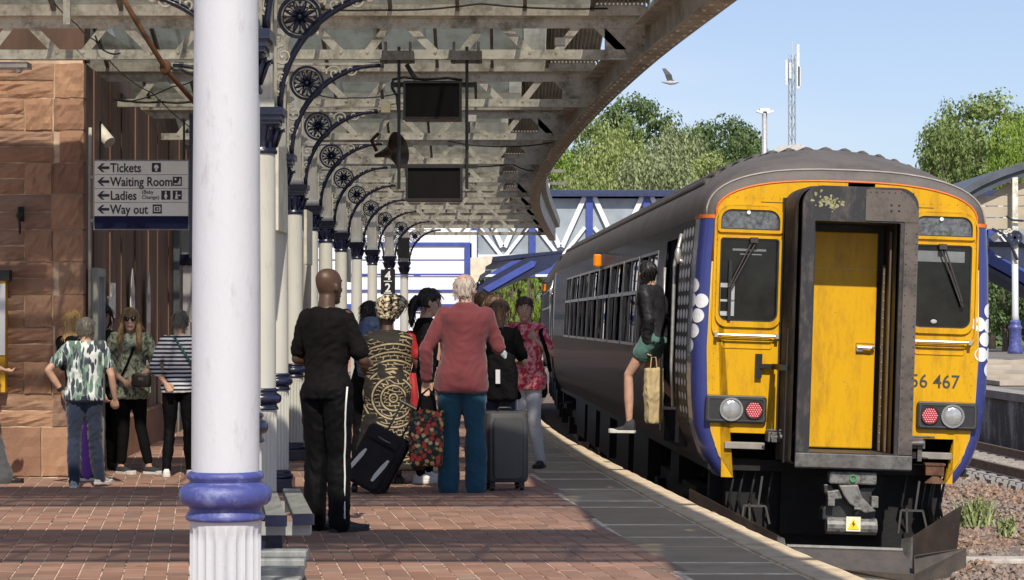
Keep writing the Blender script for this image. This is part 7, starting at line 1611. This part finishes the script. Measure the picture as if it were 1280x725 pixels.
m = MB(); m.loft([[(x, y, z) for x, y in rrect(0, 0, a, b_, .02, 3)] for z, a, b_ in ((0, .22, .12), (.02, .24, .14), (.3, .27, .13), (.56, .28, .06))]); me = evalmesh(m.mesh(), .012, 1, .012, (6, 6, 6), 2); me.materials.append(bgm); link('bag_body', me, tb, rot=(0, 0, R(30)))
m = MB(); m.tube([(-.05, 0, .54), (-.03, 0, .68), (.03, 0, .68), (.05, 0, .54)], .008, 6); m.build('handle', bgm, tb)

# seated passengers seen through the train windows
for (v, u, fc, lab, hr, mt, hd) in ((5.6, -.85, 170, 'seated passenger with short dark hair in the window nearest the boarding woman', ('short', hblack), cloth('pale_tee', (.35, .35, .34)), 20), (8.4, -.9, 175, 'seated passenger in dark top in the middle of the train windows', ('short', hbrown), blk, -10), (11.0, -.9, 185, 'seated passenger farthest along the train windows, in a pale top', ('bob', hbrown), cloth('pale_blue_tee', (.3, .34, .4)), 0)):
    q = WM[car.name] @ Vector((u, v, 1.15)); ps = pose(kL=(-.1, .40, .93), kR=(.1, .40, .93), aL=(-.1, .42, .52), aR=(.1, .42, .52), wL=(-.15, .22, .98), wR=(.15, .22, .98), hrot=hd)
    person(lab, 0, q.y, fc, 1.72, ps, sk_pale, dict(mat=mt, sleeve=.7), dict(mat=denim), hr, (sb, sb), x=q.x, z=q.z + .42 - .93, vox=.012, seed=int(v))
# ---------------- luggage ----------------
def wheel(par, x, y, r=.028, w_=.03, name='wheel'):
    m = MB(); m.tube([(x - w_/2, y, r), (x + w_/2, y, r)], r, 14); m.build(name, black, par, auto=40); m = MB(); m.cbox((x, y, r + .02), (w_ + .012, .03, .04)); m.build('wheel_fork', black, par)
sc_ = thing('suitcase', 'upright dark grey four-wheeled suitcase beside the man in the red jacket', 'suitcase', ((631 - 640)/F*19.2, 19.35, .0), rz=R(12))
greyh = M('suitcase_grey_shell', (.055, .056, .058), .42, var=.08, scale=3, bmp=.12, bsc=240)
m = MB(); m.loft([[(x, y, z) for x, y in rrect(0, 0, a, b_, .05, 5)] for z, a, b_ in ((.07, .33, .24), (.085, .36, .27), (.12, .375, .285), (.62, .37, .28), (.67, .35, .26), (.685, .30, .22))]); m.build('shell', greyh, sc_, auto=35)
m = MB(); m.loft([[(x, y - .0, z) for x, y in rrect(0, .05, a, .018, .006, 2)] for z, a in ((.065, .36), (.11, .385), (.63, .38), (.69, .33))]); m.build('zip_band', black, sc_, auto=35)
m = MB(); m.loft([[(x, y - .12, z) for x, y in rrect(0, 0, a, .07, .03, 4)] for z, a in ((.11, .24), (.13, .29), (.58, .29), (.63, .25))]); m.build('front_bulge', greyh, sc_, auto=35)
m = MB(); m.cbox((0, -.158, .40), (.05, .006, .016)); m.build('badge', steel, sc_); m = MB(); m.tube([(-.07, 0, .68), (-.05, 0, .715), (.05, 0, .715), (.07, 0, .68)], .010, 8); m.build('top_handle', black, sc_, smooth=True)
for x, y in ((-.13, -.10), (.13, -.10), (-.13, .10), (.13, .10), (.0, -.12)): wheel(sc_, x, y) if not (x == 0) else None
# black tilted trolley case
tc_ = thing('suitcase', 'black soft trolley case with two silver flashes, tilted and pulled by its handle', 'suitcase', ((462 - 640)/F*19.0, 19.0, .0), rot=(0, 0, R(-12)))
tl_ = Matrix.Rotation(R(27), 3, 'Y') @ Matrix.Rotation(R(-8), 3, 'X')
def tv(p): return tl_ @ Vector(p) + Vector((-.045, 0, .075))
softb = cloth('black_case_fabric', (.020, .019, .021), .8)
m = MB(); m.loft([[tv((x, y, z)) for x, y in rrect(0, 0, a, b_, .04, 4)] for z, a, b_ in ((-.03, .32, .22), (.0, .37, .26), (.46, .37, .26), (.50, .33, .22))]); m.build('case_body', softb, tc_, auto=40)
m = MB(); m.loft([[tv((x, y - .14, z)) for x, y in rrect(0, 0, a, .06, .025, 4)] for z, a in ((.0, .26), (.02, .31), (.33, .31), (.36, .27))]); m.build('front_pocket', softb, tc_, auto=40)
m = MB(); m.loft([[tv((x, y - .135, z)) for x, y in rrect(0, 0, .29, .04, .015, 4)] for z in (.385, .455)]); m.build('upper_pocket', softb, tc_, auto=40)
for sx in (-.12, .10):
    m = MB(); m.loft([[tv((sx + a*.9 + q, -.176, z)), tv((sx + b_*.9 + q, -.176, z)), tv((sx + b_*.9 + q, -.168, z)), tv((sx + a*.9 + q, -.168, z))] for z, a, b_, q in ((.06, -.012, .012, -.02), (.12, -.022, .020, -.01), (.22, -.020, .022, .012), (.28, -.006, .016, .022))]); m.build('silver_flash', M('silver_flash', (.52, .51, .47), .5, var=.1), tc_)
m = MB(); m.tube([tv((-.05, -.16, .42)), tv((-.03, -.175, .415)), tv((.05, -.175, .415)), tv((.07, -.16, .42))], .008, 6); m.build('grab_handle', steel, tc_, smooth=True)
m = MB()
for k_ in range(6): m.tube([tv((-.18 + .0*k_, -.12 + .045*k_, .48)), tv((-.186, -.12 + .045*k_, .02))], .004, 4) if k_ in (1, 4) else None
m.tube([tv((.186, -.10, .49)), tv((.188, -.10, .0))], .006, 4); m.tube([tv((.186, .06, .49)), tv((.188, .06, .0))], .006, 4); m.build('piping', black, tc_)['kind'] = 'stuff'
m = MB(); m.tube([tv((-.07, .13, .45)), tv((-.07, .13, .76))], .009, 6); m.build('pull_rod', black, tc_); m = MB(); m.tube([tv((.07, .13, .45)), tv((.07, .13, .76))], .009, 6); m.build('pull_rod', black, tc_); m = MB(); m.tube([tv((-.09, .13, .77)), tv((.09, .13, .77))], .016, 8); m.build('pull_handle', black, tc_)
for sx in (-.14, .12): m = MB(); m.tube([(sx - .015, .02, .04), (sx + .02, .02, .04)], .04, 14); m.build('wheel', black, tc_, auto=40)
# floral shopper
fb_ = thing('shopping_bag', 'black tapestry shopping bag with red and orange flowers beside the red jacket', 'bag', ((533 - 640)/F*18.9, 18.95, .235), rz=R(-8))
m = MB(); m.loft([[(x, y, z) for x, y in rrect(0, 0, a, b_, .03, 4)] for z, a, b_ in ((0, .24, .14), (.02, .27, .17), (.3, .29, .16), (.47, .29, .07))]); me = evalmesh(m.mesh(), .010, 1, .010, (7, 7, 7), 7); me.materials.append(floralm); link('bag_body', me, fb_)
for y in (-.03, .03): m = MB(); m.tube([(-.08, y, .46), (-.05, y, .60), (.02, y*.3, .66), (.06, y, .60), (.08, y, .46)], .008, 6); m.build('handle', blk, fb_, smooth=True)

bpy.data.scenes.remove(_SC)
print('PEOPLE', time.time() - _T0, TV)
